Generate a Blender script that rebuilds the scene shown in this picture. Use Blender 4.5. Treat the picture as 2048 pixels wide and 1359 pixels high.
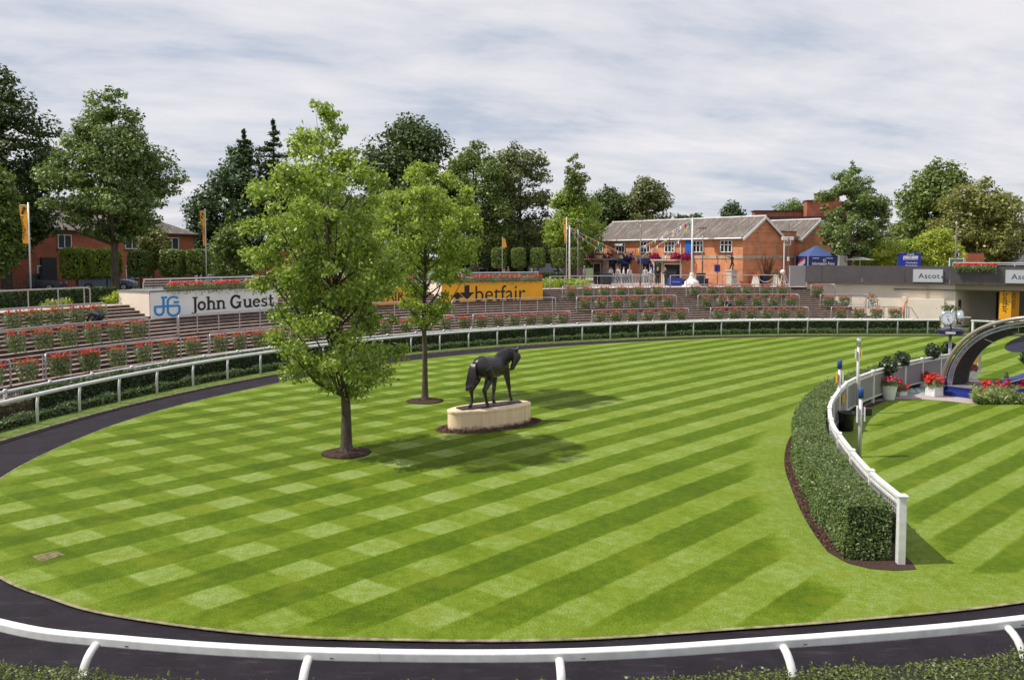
import bpy, bmesh, math, random
import numpy as np
from mathutils import Vector, Matrix
from mathutils.geometry import tessellate_polygon

# ---------------------------------------------------------------- camera, sky, sun, exposure
R = math.radians
scn = bpy.context.scene
for o in list(bpy.data.objects): bpy.data.objects.remove(o)
COL = scn.collection
H, FPX, PITCH = 6.2, 1600.0, R(3.0)
cam = bpy.data.cameras.new('camera'); camo = bpy.data.objects.new('camera', cam); COL.objects.link(camo)
cam.sensor_fit = 'HORIZONTAL'; cam.sensor_width = 36.0; cam.lens = FPX / 2048 * 36.0
cam.shift_y = -85.6 / 2048; cam.clip_start = 0.1; cam.clip_end = 3000
camo.location = (0, 0, H); camo.rotation_euler = (math.pi/2 - PITCH, 0, 0)
scn.camera = camo
scn.render.resolution_x, scn.render.resolution_y = 1024, 679
scn.view_settings.view_transform = 'Standard'; scn.view_settings.look = 'None'
scn.view_settings.exposure = 0.18; scn.view_settings.gamma = 1.0
scn.view_settings.use_curve_mapping = False

SUN_EL = R(54.0); SUN_DIR = Vector((-1.0, -0.10, 0)).normalized()     # towards the sun, on the ground
world = bpy.data.worlds.new('World'); scn.world = world; world.use_nodes = True
nt = world.node_tree; N = nt.nodes; L = nt.links; N.clear()
out = N.new('ShaderNodeOutputWorld')
sky = N.new('ShaderNodeTexSky'); sky.sky_type = 'NISHITA'; sky.sun_disc = False
sky.sun_elevation = SUN_EL; sky.sun_rotation = math.atan2(SUN_DIR.x, SUN_DIR.y) % (2*math.pi)
sky.air_density = 1.0; sky.dust_density = 1.5
bg1 = N.new('ShaderNodeBackground'); bg1.inputs[1].default_value = 0.11; L.new(sky.outputs[0], bg1.inputs[0])
tc = N.new('ShaderNodeTexCoord'); sep = N.new('ShaderNodeSeparateXYZ'); L.new(tc.outputs['Generated'], sep.inputs[0])
def mth(op, a, b=None, c=None, nodes=None, links=None):
    n = (nodes or N).new('ShaderNodeMath'); n.operation = op
    for i, v in enumerate((a, b, c)):
        if v is None: continue
        if isinstance(v, (int, float)): n.inputs[i].default_value = v
        else: (links or L).new(v, n.inputs[i])
    return n.outputs[0]
zc = mth('MAXIMUM', sep.outputs[2], 0.0); den = mth('ADD', zc, 0.16)
px_ = mth('DIVIDE', sep.outputs[0], den); py_ = mth('DIVIDE', sep.outputs[1], den)
cmb = N.new('ShaderNodeCombineXYZ'); L.new(mth('MULTIPLY', px_, 0.62), cmb.inputs[0])
L.new(mth('MULTIPLY_ADD', px_, -0.22, py_), cmb.inputs[1])
n1 = N.new('ShaderNodeTexNoise'); n1.inputs['Scale'].default_value = 1.8; n1.inputs['Detail'].default_value = 9
n1.inputs['Roughness'].default_value = 0.60; n1.inputs['Distortion'].default_value = 0.15; L.new(cmb.outputs[0], n1.inputs['Vector'])
rp = N.new('ShaderNodeValToRGB'); L.new(n1.outputs[0], rp.inputs[0])
rp.color_ramp.elements[0].position = 0.35; rp.color_ramp.elements[0].color = (0.47, 0.52, 0.62, 1)
rp.color_ramp.elements[1].position = 0.64; rp.color_ramp.elements[1].color = (0.80, 0.775, 0.80, 1)
e = rp.color_ramp.elements.new(0.47); e.color = (0.65, 0.655, 0.71, 1)
bg2 = N.new('ShaderNodeBackground'); bg2.inputs[1].default_value = 1.0; L.new(rp.outputs[0], bg2.inputs[0])
mx = N.new('ShaderNodeMixShader'); mx.inputs[0].default_value = 0.90
L.new(bg1.outputs[0], mx.inputs[1]); L.new(bg2.outputs[0], mx.inputs[2]); L.new(mx.outputs[0], out.inputs[0])

sun = bpy.data.lights.new('sun', 'SUN'); suno = bpy.data.objects.new('sun', sun); COL.objects.link(suno)
sun.energy = 4.1; sun.angle = R(0.9); sun.color = (1.0, 0.955, 0.87)
suno.rotation_euler = Vector((SUN_DIR.x*math.cos(SUN_EL), SUN_DIR.y*math.cos(SUN_EL), math.sin(SUN_EL))).to_track_quat('Z', 'Y').to_euler()

# ---------------------------------------------------------------- helpers
def W(x, y, Y):                       # the point seen at pixel (x, y) of the 2048 px picture, Y metres ahead
    a = (x-1024)/FPX; b = -(y-(510+FPX*math.tan(PITCH)))/FPX
    dy = math.cos(PITCH)+b*math.sin(PITCH); dz = -math.sin(PITCH)+b*math.cos(PITCH)
    t = Y/dy
    return Vector((a*t, Y, H+dz*t))
def G(x, y, z=0.0):                   # the point seen at pixel (x, y) on the level z
    a = (x-1024)/FPX; b = -(y-(510+FPX*math.tan(PITCH)))/FPX
    dy = math.cos(PITCH)+b*math.sin(PITCH); dz = -math.sin(PITCH)+b*math.cos(PITCH)
    t = (z-H)/dz
    return Vector((a*t, dy*t, z))
def XP(p):
    d = p[1]*math.cos(PITCH)-(p[2]-H)*math.sin(PITCH)
    return 1024+FPX*p[0]/d

ORG = {}
def tag(o, label=None, cat=None, group=None, kind=None):
    if label: o['label'] = label
    if cat: o['category'] = cat
    if group: o['group'] = group
    if kind: o['kind'] = kind
    return o
def thing(name, label, cat, loc=(0, 0, 0), rz=0.0, group=None):
    o = bpy.data.objects.new(name, None); COL.objects.link(o); o.empty_display_size = 0.2
    o.location = loc; o.rotation_euler = (0, 0, rz); ORG[o.name] = Vector(loc)
    return tag(o, label, cat, group)
def link_mesh(name, me, m=None, parent=None, loc=None):
    if m is not None:
        me.materials.clear(); me.materials.append(m)
    o = bpy.data.objects.new(name, me); COL.objects.link(o)
    if parent is not None: o.parent = parent
    return o
def place(me, org):
    if org.length > 0:
        me.transform(Matrix.Translation(-org))
class MB:
    def __init__(s): s.v = []; s.f = []; s.sm = False
    def add(s, vs, fs):
        n = len(s.v); s.v += [tuple(p) for p in vs]; s.f += [tuple(i+n for i in f) for f in fs]; return s
    def obox(s, c, ux, uy, uz, dims):          # centre c, half axes by unit vectors and full dims
        c = Vector(c); a = Vector(ux)*dims[0]/2; b = Vector(uy)*dims[1]/2; d = Vector(uz)*dims[2]/2
        vs = [c+sx*a+sy*b+sz*d for sz in (-1, 1) for sy in (-1, 1) for sx in (-1, 1)]
        return s.add(vs, [(0, 2, 3, 1), (4, 5, 7, 6), (0, 1, 5, 4), (2, 6, 7, 3), (0, 4, 6, 2), (1, 3, 7, 5)])
    def box(s, x0, x1, y0, y1, z0, z1):
        return s.obox(((x0+x1)/2, (y0+y1)/2, (z0+z1)/2), (1, 0, 0), (0, 1, 0), (0, 0, 1), (x1-x0, y1-y0, z1-z0))
    def rbox(s, c, rz, dims, z0=None):          # box standing on c, turned by rz
        c = Vector(c); u = (math.cos(rz), math.sin(rz), 0); w = (-math.sin(rz), math.cos(rz), 0)
        return s.obox(c+Vector((0, 0, dims[2]/2)), u, w, (0, 0, 1), dims)
    def tube(s, pts, rad, n=8, caps=True, flat=1.0):
        pts = [Vector(p) for p in pts]; rr = rad if hasattr(rad, '__len__') else [rad]*len(pts)
        base = len(s.v); prev = None
        for i, p in enumerate(pts):
            t = (pts[min(i+1, len(pts)-1)]-pts[max(i-1, 0)])
            t = t.normalized() if t.length > 1e-9 else Vector((0, 0, 1))
            if prev is None:
                a = t.cross(Vector((0, 0, 1)) if abs(t.z) < 0.9 else Vector((0, 1, 0))).normalized()
            else:
                a = (prev-t*prev.dot(t)).normalized()
            prev = a; b = t.cross(a)
            for k in range(n):
                g = 2*math.pi*(k+0.5)/n
                s.v.append(tuple(p+a*math.cos(g)*rr[i]+b*math.sin(g)*rr[i]*flat))
        for i in range(len(pts)-1):
            for k in range(n):
                k2 = (k+1) % n
                s.f.append((base+i*n+k, base+i*n+k2, base+(i+1)*n+k2, base+(i+1)*n+k))
        if caps:
            s.f.append(tuple(base+k for k in reversed(range(n)))); e = base+(len(pts)-1)*n
            s.f.append(tuple(e+k for k in range(n)))
        return s
    def lathe(s, prof, c=(0, 0, 0), n=20, sx=1.0, sy=1.0, rz=0.0):
        base = len(s.v); ca, sa = math.cos(rz), math.sin(rz)
        for (r, z) in prof:
            for k in range(n):
                g = 2*math.pi*k/n; x = r*math.cos(g)*sx; y = r*math.sin(g)*sy
                s.v.append((c[0]+x*ca-y*sa, c[1]+x*sa+y*ca, c[2]+z))
        for i in range(len(prof)-1):
            for k in range(n):
                k2 = (k+1) % n; s.f.append((base+i*n+k, base+i*n+k2, base+(i+1)*n+k2, base+(i+1)*n+k))
        s.f.append(tuple(base+k for k in reversed(range(n)))); e = base+(len(prof)-1)*n
        s.f.append(tuple(e+k for k in range(n))); return s
    def poly(s, pts):
        tris = tessellate_polygon([[Vector(p) for p in pts]])
        a = [Vector(p) for p in pts]; nn = Vector((0, 0, 0)); fs = []
        for t in tris:
            fs.append(tuple(t))
        # face up when flat
        for t in fs: nn += (a[t[1]]-a[t[0]]).cross(a[t[2]]-a[t[0]])
        if nn.z < 0 and abs(nn.z) > abs(nn.x)+abs(nn.y): fs = [tuple(reversed(t)) for t in fs]
        return s.add(pts, fs)
    def prism(s, pts, z0, z1):
        pts = [(p[0], p[1]) for p in pts]; n = len(pts)
        s.poly([(x, y, z1) for x, y in pts])
        area = sum(pts[i][0]*pts[(i+1) % n][1]-pts[(i+1) % n][0]*pts[i][1] for i in range(n))
        if area < 0: pts = pts[::-1]
        return s.add([(x, y, z0) for x, y in pts]+[(x, y, z1) for x, y in pts], [(i, (i+1) % n, n+(i+1) % n, n+i) for i in range(n)])
    def slab(s, pts, nrm, th):                   # planar outline given thickness along nrm
        pts = [Vector(p) for p in pts]; nrm = Vector(nrm).normalized(); n = len(pts)
        tris = tessellate_polygon([pts])
        fr = [tuple(p+nrm*th/2) for p in pts]; bk = [tuple(p-nrm*th/2) for p in pts]
        a = sum(((pts[i]).cross(pts[(i+1) % n]) for i in range(n)), Vector((0, 0, 0)))
        ff = []
        for t in tris:
            q = (pts[t[1]]-pts[t[0]]).cross(pts[t[2]]-pts[t[0]])
            ff.append(tuple(t) if q.dot(nrm) > 0 else tuple(reversed(t)))
        fs = ff+[tuple(n+i for i in reversed(t)) for t in ff]
        side = [(i, n+i, n+(i+1) % n, (i+1) % n) if a.dot(nrm) > 0 else (i, (i+1) % n, n+(i+1) % n, n+i) for i in range(n)]
        return s.add(fr+bk, fs+side)
    def grid(s, rows):                           # rows of points -> quads
        base = len(s.v); m = len(rows[0])
        for r in rows: s.v += [tuple(p) for p in r]
        for i in range(len(rows)-1):
            for j in range(m-1): s.f.append((base+i*m+j, base+i*m+j+1, base+(i+1)*m+j+1, base+(i+1)*m+j))
        return s
    def build(s, name, m=None, parent=None, smooth=False, org=None):
        me = bpy.data.meshes.new(name); me.from_pydata(s.v, [], s.f)
        if parent is not None: o0 = ORG.get(parent.name, Vector((0, 0, 0)))
        elif org is not None: o0 = Vector(org)
        else: o0 = Vector((0, 0, 0))
        if o0.length > 0: me.transform(Matrix.Translation(-o0))
        if smooth: me.polygons.foreach_set('use_smooth', [True]*len(me.polygons))
        me.update()
        o = link_mesh(name, me, m, parent)
        if parent is None: o.location = o0
        ORG[o.name] = o0
        return o
def copy_tree(o, parent=None):
    c = o.copy(); COL.objects.link(c); c.parent = parent
    for ch in o.children: copy_tree(ch, c)
    return c
def bevel(o, w=0.01, seg=2):
    md = o.modifiers.new('edge', 'BEVEL'); md.width = w; md.segments = seg; md.limit_method = 'ANGLE'; return o

ORD = ['first', 'second', 'third', 'fourth', 'fifth', 'sixth', 'seventh', 'eighth', 'ninth', 'tenth', 'eleventh', 'twelfth']

# ---------------------------------------------------------------- materials
MATS = {}
def mat(name, col, rough=0.6, var=0.0, scale=4.0, bump=0.0, bscale=40.0, metal=0.0, col2=None, spec=0.5, aniso=None, detail=6):
    if name in MATS: return MATS[name]
    m = bpy.data.materials.new(name); m.use_nodes = True; t = m.node_tree; n = t.nodes; l = t.links
    b = n['Principled BSDF']; b.inputs['Roughness'].default_value = rough; b.inputs['Metallic'].default_value = metal
    b.inputs['Specular IOR Level'].default_value = spec
    b.inputs['Base Color'].default_value = (*col, 1)
    if var > 0 or col2 is not None:
        c = n.new('ShaderNodeTexCoord'); ns = n.new('ShaderNodeTexNoise'); ns.inputs['Scale'].default_value = scale
        ns.inputs['Detail'].default_value = detail; ns.inputs['Roughness'].default_value = 0.6
        if aniso:
            mp = n.new('ShaderNodeMapping'); mp.inputs['Scale'].default_value = aniso
            l.new(c.outputs['Object'], mp.inputs[0]); l.new(mp.outputs[0], ns.inputs['Vector'])
        else: l.new(c.outputs['Object'], ns.inputs['Vector'])
        rr = n.new('ShaderNodeValToRGB'); l.new(ns.outputs[0], rr.inputs[0])
        c2 = col2 if col2 is not None else tuple(x*(1-var) for x in col)
        rr.color_ramp.elements[0].position = 0.36; rr.color_ramp.elements[0].color = (*c2, 1)
        rr.color_ramp.elements[1].position = 0.64; rr.color_ramp.elements[1].color = (*[min(1, x*(1+var*0.6)) for x in col], 1)
        l.new(rr.outputs[0], b.inputs['Base Color'])
    if bump > 0:
        c = n.new('ShaderNodeTexCoord'); ns = n.new('ShaderNodeTexNoise'); ns.inputs['Scale'].default_value = bscale
        ns.inputs['Detail'].default_value = 5; l.new(c.outputs['Object'], ns.inputs['Vector'])
        bp = n.new('ShaderNodeBump'); bp.inputs['Strength'].default_value = bump; bp.inputs['Distance'].default_value = 0.03
        l.new(ns.outputs[0], bp.inputs['Height']); l.new(bp.outputs[0], b.inputs['Normal'])
    MATS[name] = m; return m
def leafmat(name, dark, light, trans=0.35, rough=0.45, spec=0.4):
    if name in MATS: return MATS[name]
    m = bpy.data.materials.new(name); m.use_nodes = True; t = m.node_tree; n = t.nodes; l = t.links
    b = n['Principled BSDF']; o = n['Material Output']
    g = n.new('ShaderNodeNewGeometry'); rr = n.new('ShaderNodeValToRGB'); l.new(g.outputs['Random Per Island'], rr.inputs[0])
    rr.color_ramp.elements[0].color = (*dark, 1); rr.color_ramp.elements[1].color = (*light, 1)
    l.new(rr.outputs[0], b.inputs['Base Color']); b.inputs['Roughness'].default_value = rough
    b.inputs['Specular IOR Level'].default_value = spec
    tr = n.new('ShaderNodeBsdfTranslucent'); mc = n.new('ShaderNodeMix'); mc.data_type = 'RGBA'; mc.blend_type = 'MULTIPLY'
    mc.inputs['Factor'].default_value = 1.0; l.new(rr.outputs[0], mc.inputs['A']); mc.inputs['B'].default_value = (1.25, 1.45, 0.75, 1)
    l.new(mc.outputs['Result'], tr.inputs[0])
    ms = n.new('ShaderNodeMixShader'); ms.inputs[0].default_value = trans
    l.new(b.outputs[0], ms.inputs[1]); l.new(tr.outputs[0], ms.inputs[2]); l.new(ms.outputs[0], o.inputs[0])
    MATS[name] = m; return m
WHITE = mat('white_paint', (0.80, 0.80, 0.80), 0.38, scale=5, col2=(0.66, 0.655, 0.63), detail=9)
GALV = mat('galvanised_steel', (0.46, 0.44, 0.45), 0.42, var=0.2, scale=14, metal=0.55)
DARKM = mat('dark_metal', (0.05, 0.045, 0.045), 0.5)
BLACK = mat('black_plastic', (0.012, 0.012, 0.014), 0.4)
BLUE = mat('navy_blue_vinyl', (0.012, 0.022, 0.14), 0.45, var=0.15, scale=3)
CREAM = mat('cream_render', (0.80, 0.70, 0.58), 0.85, var=0.07, scale=0.7, bump=0.12, bscale=30)
YEL = mat('amber_board', (0.90, 0.42, 0.012), 0.45, var=0.05, scale=1.5)
INK = mat('black_lettering', (0.012, 0.008, 0.01), 0.5)
SOIL = mat('soil_bark', (0.055, 0.027, 0.018), 0.95, var=0.6, scale=26, bump=0.9, bscale=30)
GLASS = mat('window_glass', (0.02, 0.022, 0.028), 0.12, spec=0.7)
BARK = mat('bark', (0.085, 0.062, 0.045), 0.9, var=0.45, scale=9, bump=0.6, bscale=26, aniso=(1, 1, 0.25))

def brickmat(name, c1, c2, mortar):
    m = bpy.data.materials.new(name); m.use_nodes = True; t = m.node_tree; n = t.nodes; l = t.links
    b = n['Principled BSDF']; b.inputs['Roughness'].default_value = 0.85
    c = n.new('ShaderNodeTexCoord'); sp = n.new('ShaderNodeSeparateXYZ'); l.new(c.outputs['Object'], sp.inputs[0])
    cb = n.new('ShaderNodeCombineXYZ'); l.new(mth('ADD', mth('MULTIPLY', sp.outputs[0], 0.75, None, n, l), mth('MULTIPLY', sp.outputs[1], -0.95, None, n, l), None, n, l), cb.inputs[0]); l.new(sp.outputs[2], cb.inputs[1])
    br = n.new('ShaderNodeTexBrick'); l.new(cb.outputs[0], br.inputs[0]); br.inputs['Scale'].default_value = 1.0
    br.inputs['Brick Width'].default_value = 0.23; br.inputs['Row Height'].default_value = 0.08; br.inputs['Mortar Size'].default_value = 0.008
    br.inputs['Color1'].default_value = (*c1, 1); br.inputs['Color2'].default_value = (*c2, 1); br.inputs['Mortar'].default_value = (*mortar, 1)
    ns = n.new('ShaderNodeTexNoise'); ns.inputs['Scale'].default_value = 0.9; ns.inputs['Detail'].default_value = 8; l.new(c.outputs['Object'], ns.inputs['Vector'])
    mr = n.new('ShaderNodeMapRange'); mr.inputs['From Min'].default_value = 0.3; mr.inputs['From Max'].default_value = 0.7
    mr.inputs['To Min'].default_value = 0.72; mr.inputs['To Max'].default_value = 1.15; l.new(ns.outputs[0], mr.inputs[0])
    mc = n.new('ShaderNodeVectorMath'); mc.operation = 'SCALE'; l.new(br.outputs[0], mc.inputs[0]); l.new(mr.outputs[0], mc.inputs['Scale'])
    l.new(mc.outputs[0], b.inputs['Base Color']); MATS[name] = m; return m
BRICK = brickmat('orange_brick', (0.72, 0.27, 0.11), (0.56, 0.175, 0.068), (0.48, 0.30, 0.20))
BRICKD = brickmat('red_brick', (0.46, 0.125, 0.06), (0.36, 0.09, 0.045), (0.30, 0.16, 0.11))

def roofmat(name, axis):                      # slates with pale streaks that run down the slope
    m = bpy.data.materials.new(name); m.use_nodes = True; t = m.node_tree; n = t.nodes; l = t.links
    b = n['Principled BSDF']; b.inputs['Roughness'].default_value = 0.75
    c = n.new('ShaderNodeTexCoord'); mp = n.new('ShaderNodeMapping'); l.new(c.outputs['Object'], mp.inputs[0])
    mp.inputs['Rotation'].default_value = (0, 0, -axis); 
    mp2 = n.new('ShaderNodeMapping'); mp2.inputs['Scale'].default_value = (2.6, 0.5, 0.5); l.new(mp.outputs[0], mp2.inputs[0])
    n1 = n.new('ShaderNodeTexNoise'); n1.inputs['Scale'].default_value = 1.0; n1.inputs['Detail'].default_value = 8; n1.inputs['Roughness'].default_value = 0.7; l.new(mp2.outputs[0], n1.inputs['Vector'])
    n2 = n.new('ShaderNodeTexNoise'); n2.inputs['Scale'].default_value = 7; n2.inputs['Detail'].default_value = 5; l.new(c.outputs['Object'], n2.inputs['Vector'])
    s = mth('ADD', mth('MULTIPLY', n1.outputs[0], 0.65, None, n, l), mth('MULTIPLY', n2.outputs[0], 0.35, None, n, l), None, n, l)
    rr = n.new('ShaderNodeValToRGB'); l.new(s, rr.inputs[0])
    rr.color_ramp.elements[0].position = 0.38; rr.color_ramp.elements[0].color = (0.09, 0.075, 0.065, 1)
    rr.color_ramp.elements[1].position = 0.62; rr.color_ramp.elements[1].color = (0.28, 0.235, 0.205, 1)
    e = rr.color_ramp.elements.new(0.5); e.color = (0.112, 0.090, 0.077, 1)
    l.new(rr.outputs[0], b.inputs['Base Color']); MATS[name] = m; return m

def chips(name, pts_fn, n, size, seed, z=0.06):
    rng = np.random.default_rng(seed); P = pts_fn(rng, n); o = leaf_cloud(name, P, rng.normal(size=(n, 3))*0.7+np.array([0, 0, 0.8]), size, leafmat('bark_chip', (0.03, 0.014, 0.009), (0.19, 0.10, 0.06), 0.0, 0.9), rng, aspect=0.55); tag(o, 'scattered bark chips on the soil beds', 'bark chips', kind='stuff'); return o
# ---------------------------------------------------------------- foliage
def leaf_cloud(name, P, Nn, size, m, rng, parent=None, org=None, jit=0.5, aspect=0.62, fold=0.0, smooth=False):
    n = len(P); P = np.asarray(P, float); Nn = np.asarray(Nn, float)
    Nn = Nn/np.maximum(np.linalg.norm(Nn, axis=1, keepdims=True), 1e-6)
    r = rng.normal(size=(n, 3)); a = np.cross(Nn, r); a /= np.maximum(np.linalg.norm(a, axis=1, keepdims=True), 1e-6)
    b = np.cross(Nn, a); s = size*(1+jit*(rng.random((n, 1))*2-1))
    v = np.empty((n, 4, 3)); v[:, 0] = P-a*s/2; v[:, 1] = P+b*s*aspect/2-a*s*0.08+Nn*s*fold; v[:, 2] = P+a*s/2; v[:, 3] = P-b*s*aspect/2-a*s*0.08+Nn*s*fold
    if parent is not None: o0 = ORG.get(parent.name, Vector((0, 0, 0)))
    else: o0 = Vector(org) if org is not None else Vector((0, 0, 0))
    v = v.reshape(-1, 3)-np.array(o0)
    me = bpy.data.meshes.new(name); me.vertices.add(4*n); me.vertices.foreach_set('co', v.ravel().astype(np.float32))
    me.loops.add(4*n); me.loops.foreach_set('vertex_index', np.arange(4*n, dtype=np.int32))
    me.polygons.add(n); me.polygons.foreach_set('loop_start', np.arange(0, 4*n, 4, dtype=np.int32))
    me.polygons.foreach_set('loop_total', np.full(n, 4, dtype=np.int32)); me.update(calc_edges=True)
    o = link_mesh(name, me, m, parent)
    if parent is None: o.location = o0
    ORG[o.name] = o0; return o
def rnd_dir(rng, n):
    d = rng.normal(size=(n, 3)); return d/np.linalg.norm(d, axis=1, keepdims=True)

def tree(kname, label, cat, base, top, cbot, rx, prof, m, leaves=9000, lsize=0.4, clump=1.3, nclump=46, seed=1, group=None, airy=False,
         trunk_r=0.25, lean=(0, 0), ry=None, barkm=None, sq=0.75, vis_trunk=True, fill=0.5, nb=14, clip_h=None):
    """base: foot (x,y,z); top, cbot: heights of crown top and crown bottom; prof: [(h, r)] radius share by height share."""
    rng = np.random.default_rng(seed); base = Vector(base); ry = ry or rx
    t = thing(kname, label, cat, base, 0, group)
    hs = [p[0] for p in prof]; rs = [p[1] for p in prof]
    C = []; tries = 0
    while len(C) < nclump and tries < 9000:
        tries += 1; h = rng.random(); rr = np.interp(h, hs, rs)
        if rng.random() > rr**1.2+0.03: continue
        g = rng.random()*2*math.pi; q = (fill+(1-fill)*rng.random())**0.6*max(rr*1.0-clump*0.45/rx, 0.02)
        C.append((base.x+lean[0]*h+math.cos(g)*q*rx, base.y+lean[1]*h+math.sin(g)*q*ry, cbot+(top-cbot-clump*0.3)*h, h))
    C = np.array(C); k = len(C)
    sizes = clump*(0.6+0.75*rng.random(k))*np.clip(np.interp(C[:, 3], hs, rs)+0.35, 0.35, 1.0)
    w = sizes**2; idx = rng.choice(k, size=leaves, p=w/w.sum()); d = rnd_dir(rng, leaves); d[:, 2] = np.where(d[:, 2] < -0.3, d[:, 2]*0.6, d[:, 2])
    rad = sizes[idx][:, None]*(0.42+0.62*rng.random((leaves, 1))**0.8)
    P = C[idx, :3]+d*rad*np.array([1, 1, sq])
    nn = d*0.7+np.array([0, 0, 0.55])+rng.normal(size=(leaves, 3))*0.5
    if airy:
        P = C[idx, :3]+rng.normal(size=(leaves, 3))*(sizes[idx][:, None]*0.36)*np.array([1, 1, sq])
        nn = (P-C[idx, :3])*0.5/clump+np.array([0, 0, 0.35])+rng.normal(size=(leaves, 3))*0.8
    if vis_trunk:
        tb = MB(); zt = cbot+(top-cbot)*0.82
        pts = []; rad_ = []
        for i in range(9):
            u = i/8; z = base.z+(zt-base.z)*u
            hh = max(0, (z-cbot)/(top-cbot)); pts.append((base.x+lean[0]*hh+rng.normal()*0.04*u, base.y+lean[1]*hh, z)); rad_.append(trunk_r*(1.0-0.85*u))
        b0 = Vector(pts[0]); pts = [pts[0], b0+Vector((0, 0, 0.08)), b0+Vector((0, 0, 0.3))]+pts[1:]; rad_ = [trunk_r*1.75, trunk_r*1.35, trunk_r*1.08]+rad_[1:]
        tb.tube(pts, rad_, 10); tb.build('trunk', barkm or BARK, t, smooth=True)
        bb = MB(); order = rng.permutation(k)[:nb]
        for j in order:
            c = C[j]; zs = max(base.z+(cbot-base.z)*0.9, c[2]-(abs(c[0]-base.x)+abs(c[1]-base.y))*0.7-0.4); zs = min(zs, zt-0.3)
            hh = max(0, (zs-cbot)/(top-cbot)); p0 = Vector((base.x+lean[0]*hh, base.y+lean[1]*hh, zs)); p3 = Vector(c[:3])
            u = (zs-base.z)/(zt-base.z); r0 = trunk_r*(1-0.85*u)*0.5
            mid = p0.lerp(p3, 0.5)+Vector((0, 0, -0.12*(p3-p0).length)); bb.tube([p0, mid, p3], [r0, r0*0.6, r0*0.2], 6)
        if order.size: bb.build('limbs', barkm or BARK, t, smooth=True)
    leaf_cloud('crown', P, nn, lsize, m, rng, parent=t)
    return t

def hedge_strip(name, inner, outer, z0, z1, m, leaves, lsize, rng, label, cat, core=None, jitter=0.05, shoots=0, top_share=0.45, group=None, ends=True):
    """a clipped hedge between two polylines: a dark core and a coat of leaves."""
    t = thing(name, label, cat, (*[(inner[0][i]+outer[0][i])/2 for i in (0, 1)], z0), 0, group)
    ins = 0.05; q = MB(); rows = []
    for a, b in zip(inner, outer):
        a = Vector((a[0], a[1], 0)); b = Vector((b[0], b[1], 0)); d = (b-a).normalized()*ins
        rows.append([(*(a+d)[:2], z0), (*(a+d)[:2], z1-ins), (*(b-d)[:2], z1-ins), (*(b-d)[:2], z0)])
    for r0, r1 in ((0, 1), (-1, -2)):            # keep the core inside the coat of leaves at both ends
        dd = (Vector(rows[r1][0])-Vector(rows[r0][0])); dd = dd.normalized()*min(0.09, dd.length*0.4); rows[r0] = [tuple(Vector(p)+dd) for p in rows[r0]]
    q.grid(rows); n = len(rows); q.f.append((0, 1, 2, 3)); q.f.append(tuple((n-1)*4+i for i in (3, 2, 1, 0)))
    q.build('stems', core or mat('hedge_core', (0.02, 0.026, 0.01), 0.95, var=0.5, scale=20), t)
    A = np.array([(p[0], p[1]) for p in inner]); B = np.array([(p[0], p[1]) for p in outer])
    seg = np.hypot(*np.diff((A+B)/2, axis=0).T); cum = np.r_[0, np.cumsum(seg)]; tot = cum[-1]
    wdt = np.hypot(*(B[0]-A[0])); hh = z1-z0; at = tot*wdt*1.0; asd = tot*hh
    pr = np.array([at, asd, asd, wdt*hh*1.3, wdt*hh*1.3]); 
    if not ends: pr[3:] = 0
    wh = rng.choice(5, size=leaves, p=pr/pr.sum()); s = rng.random(leaves)*tot
    s = np.where(wh == 3, rng.random(leaves)*0.05, s); s = np.where(wh == 4, tot-rng.random(leaves)*0.05, s)
    i = np.clip(np.searchsorted(cum, s)-1, 0, len(seg)-1); f = ((s-cum[i])/seg[i])[:, None]
    a = A[i]*(1-f)+A[i+1]*f; b = B[i]*(1-f)+B[i+1]*f
    u = rng.random(leaves); u = np.where(wh == 1, 0, np.where(wh == 2, 1, u)); z = np.where(wh == 0, z1, z0+rng.random(leaves)*hh)
    xy = a*(1-u[:, None])+b*u[:, None]; P = np.c_[xy, z]
    d = (b-a)/np.linalg.norm(b-a, axis=1, keepdims=True); tg = np.stack([-d[:, 1], d[:, 0]], 1)
    nn = np.zeros((leaves, 3)); nn[wh == 0] = (0, 0, 1); nn[wh == 1, :2] = -d[wh == 1]; nn[wh == 2, :2] = d[wh == 2]
    sg = np.sign(np.sum(tg*(A[-1]-A[0]), axis=1))[:, None]*tg
    nn[wh == 3, :2] = -sg[wh == 3]; nn[wh == 4, :2] = sg[wh == 4]
    lump = np.sin(P[:, 0]*3.1+P[:, 1]*2.3)*np.cos(P[:, 2]*4.0+P[:, 0]*1.7)*jitter
    P = P+nn*(lump[:, None]+rng.normal(size=(leaves, 1))*jitter*0.6); nn = nn*0.8+rng.normal(size=(leaves, 3))*0.55+np.array([0, 0, 0.25])
    if shoots:                                   # stray new growth standing out of the clipped top
        si = rng.choice(np.flatnonzero(wh == 0), shoots); hgt = rng.uniform(0.5, 1.0, shoots)*lsize*3.4; ln = rng.normal(size=(shoots, 2))*0.25
        k = 9; u = np.tile(np.linspace(0.1, 1, k), shoots); q_ = np.repeat(P[si], k, axis=0); hh_ = np.repeat(hgt, k); l2 = np.repeat(ln, k, axis=0)
        q_ = q_+np.c_[l2*(u*hh_)[:, None], u*hh_]+rng.normal(size=(len(u), 3))*lsize*0.22; P = np.vstack([P, q_]); nn = np.vstack([nn, rng.normal(size=(len(u), 3))])
    leaf_cloud('foliage', P, nn, lsize, m, rng, parent=t)
    return t
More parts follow.
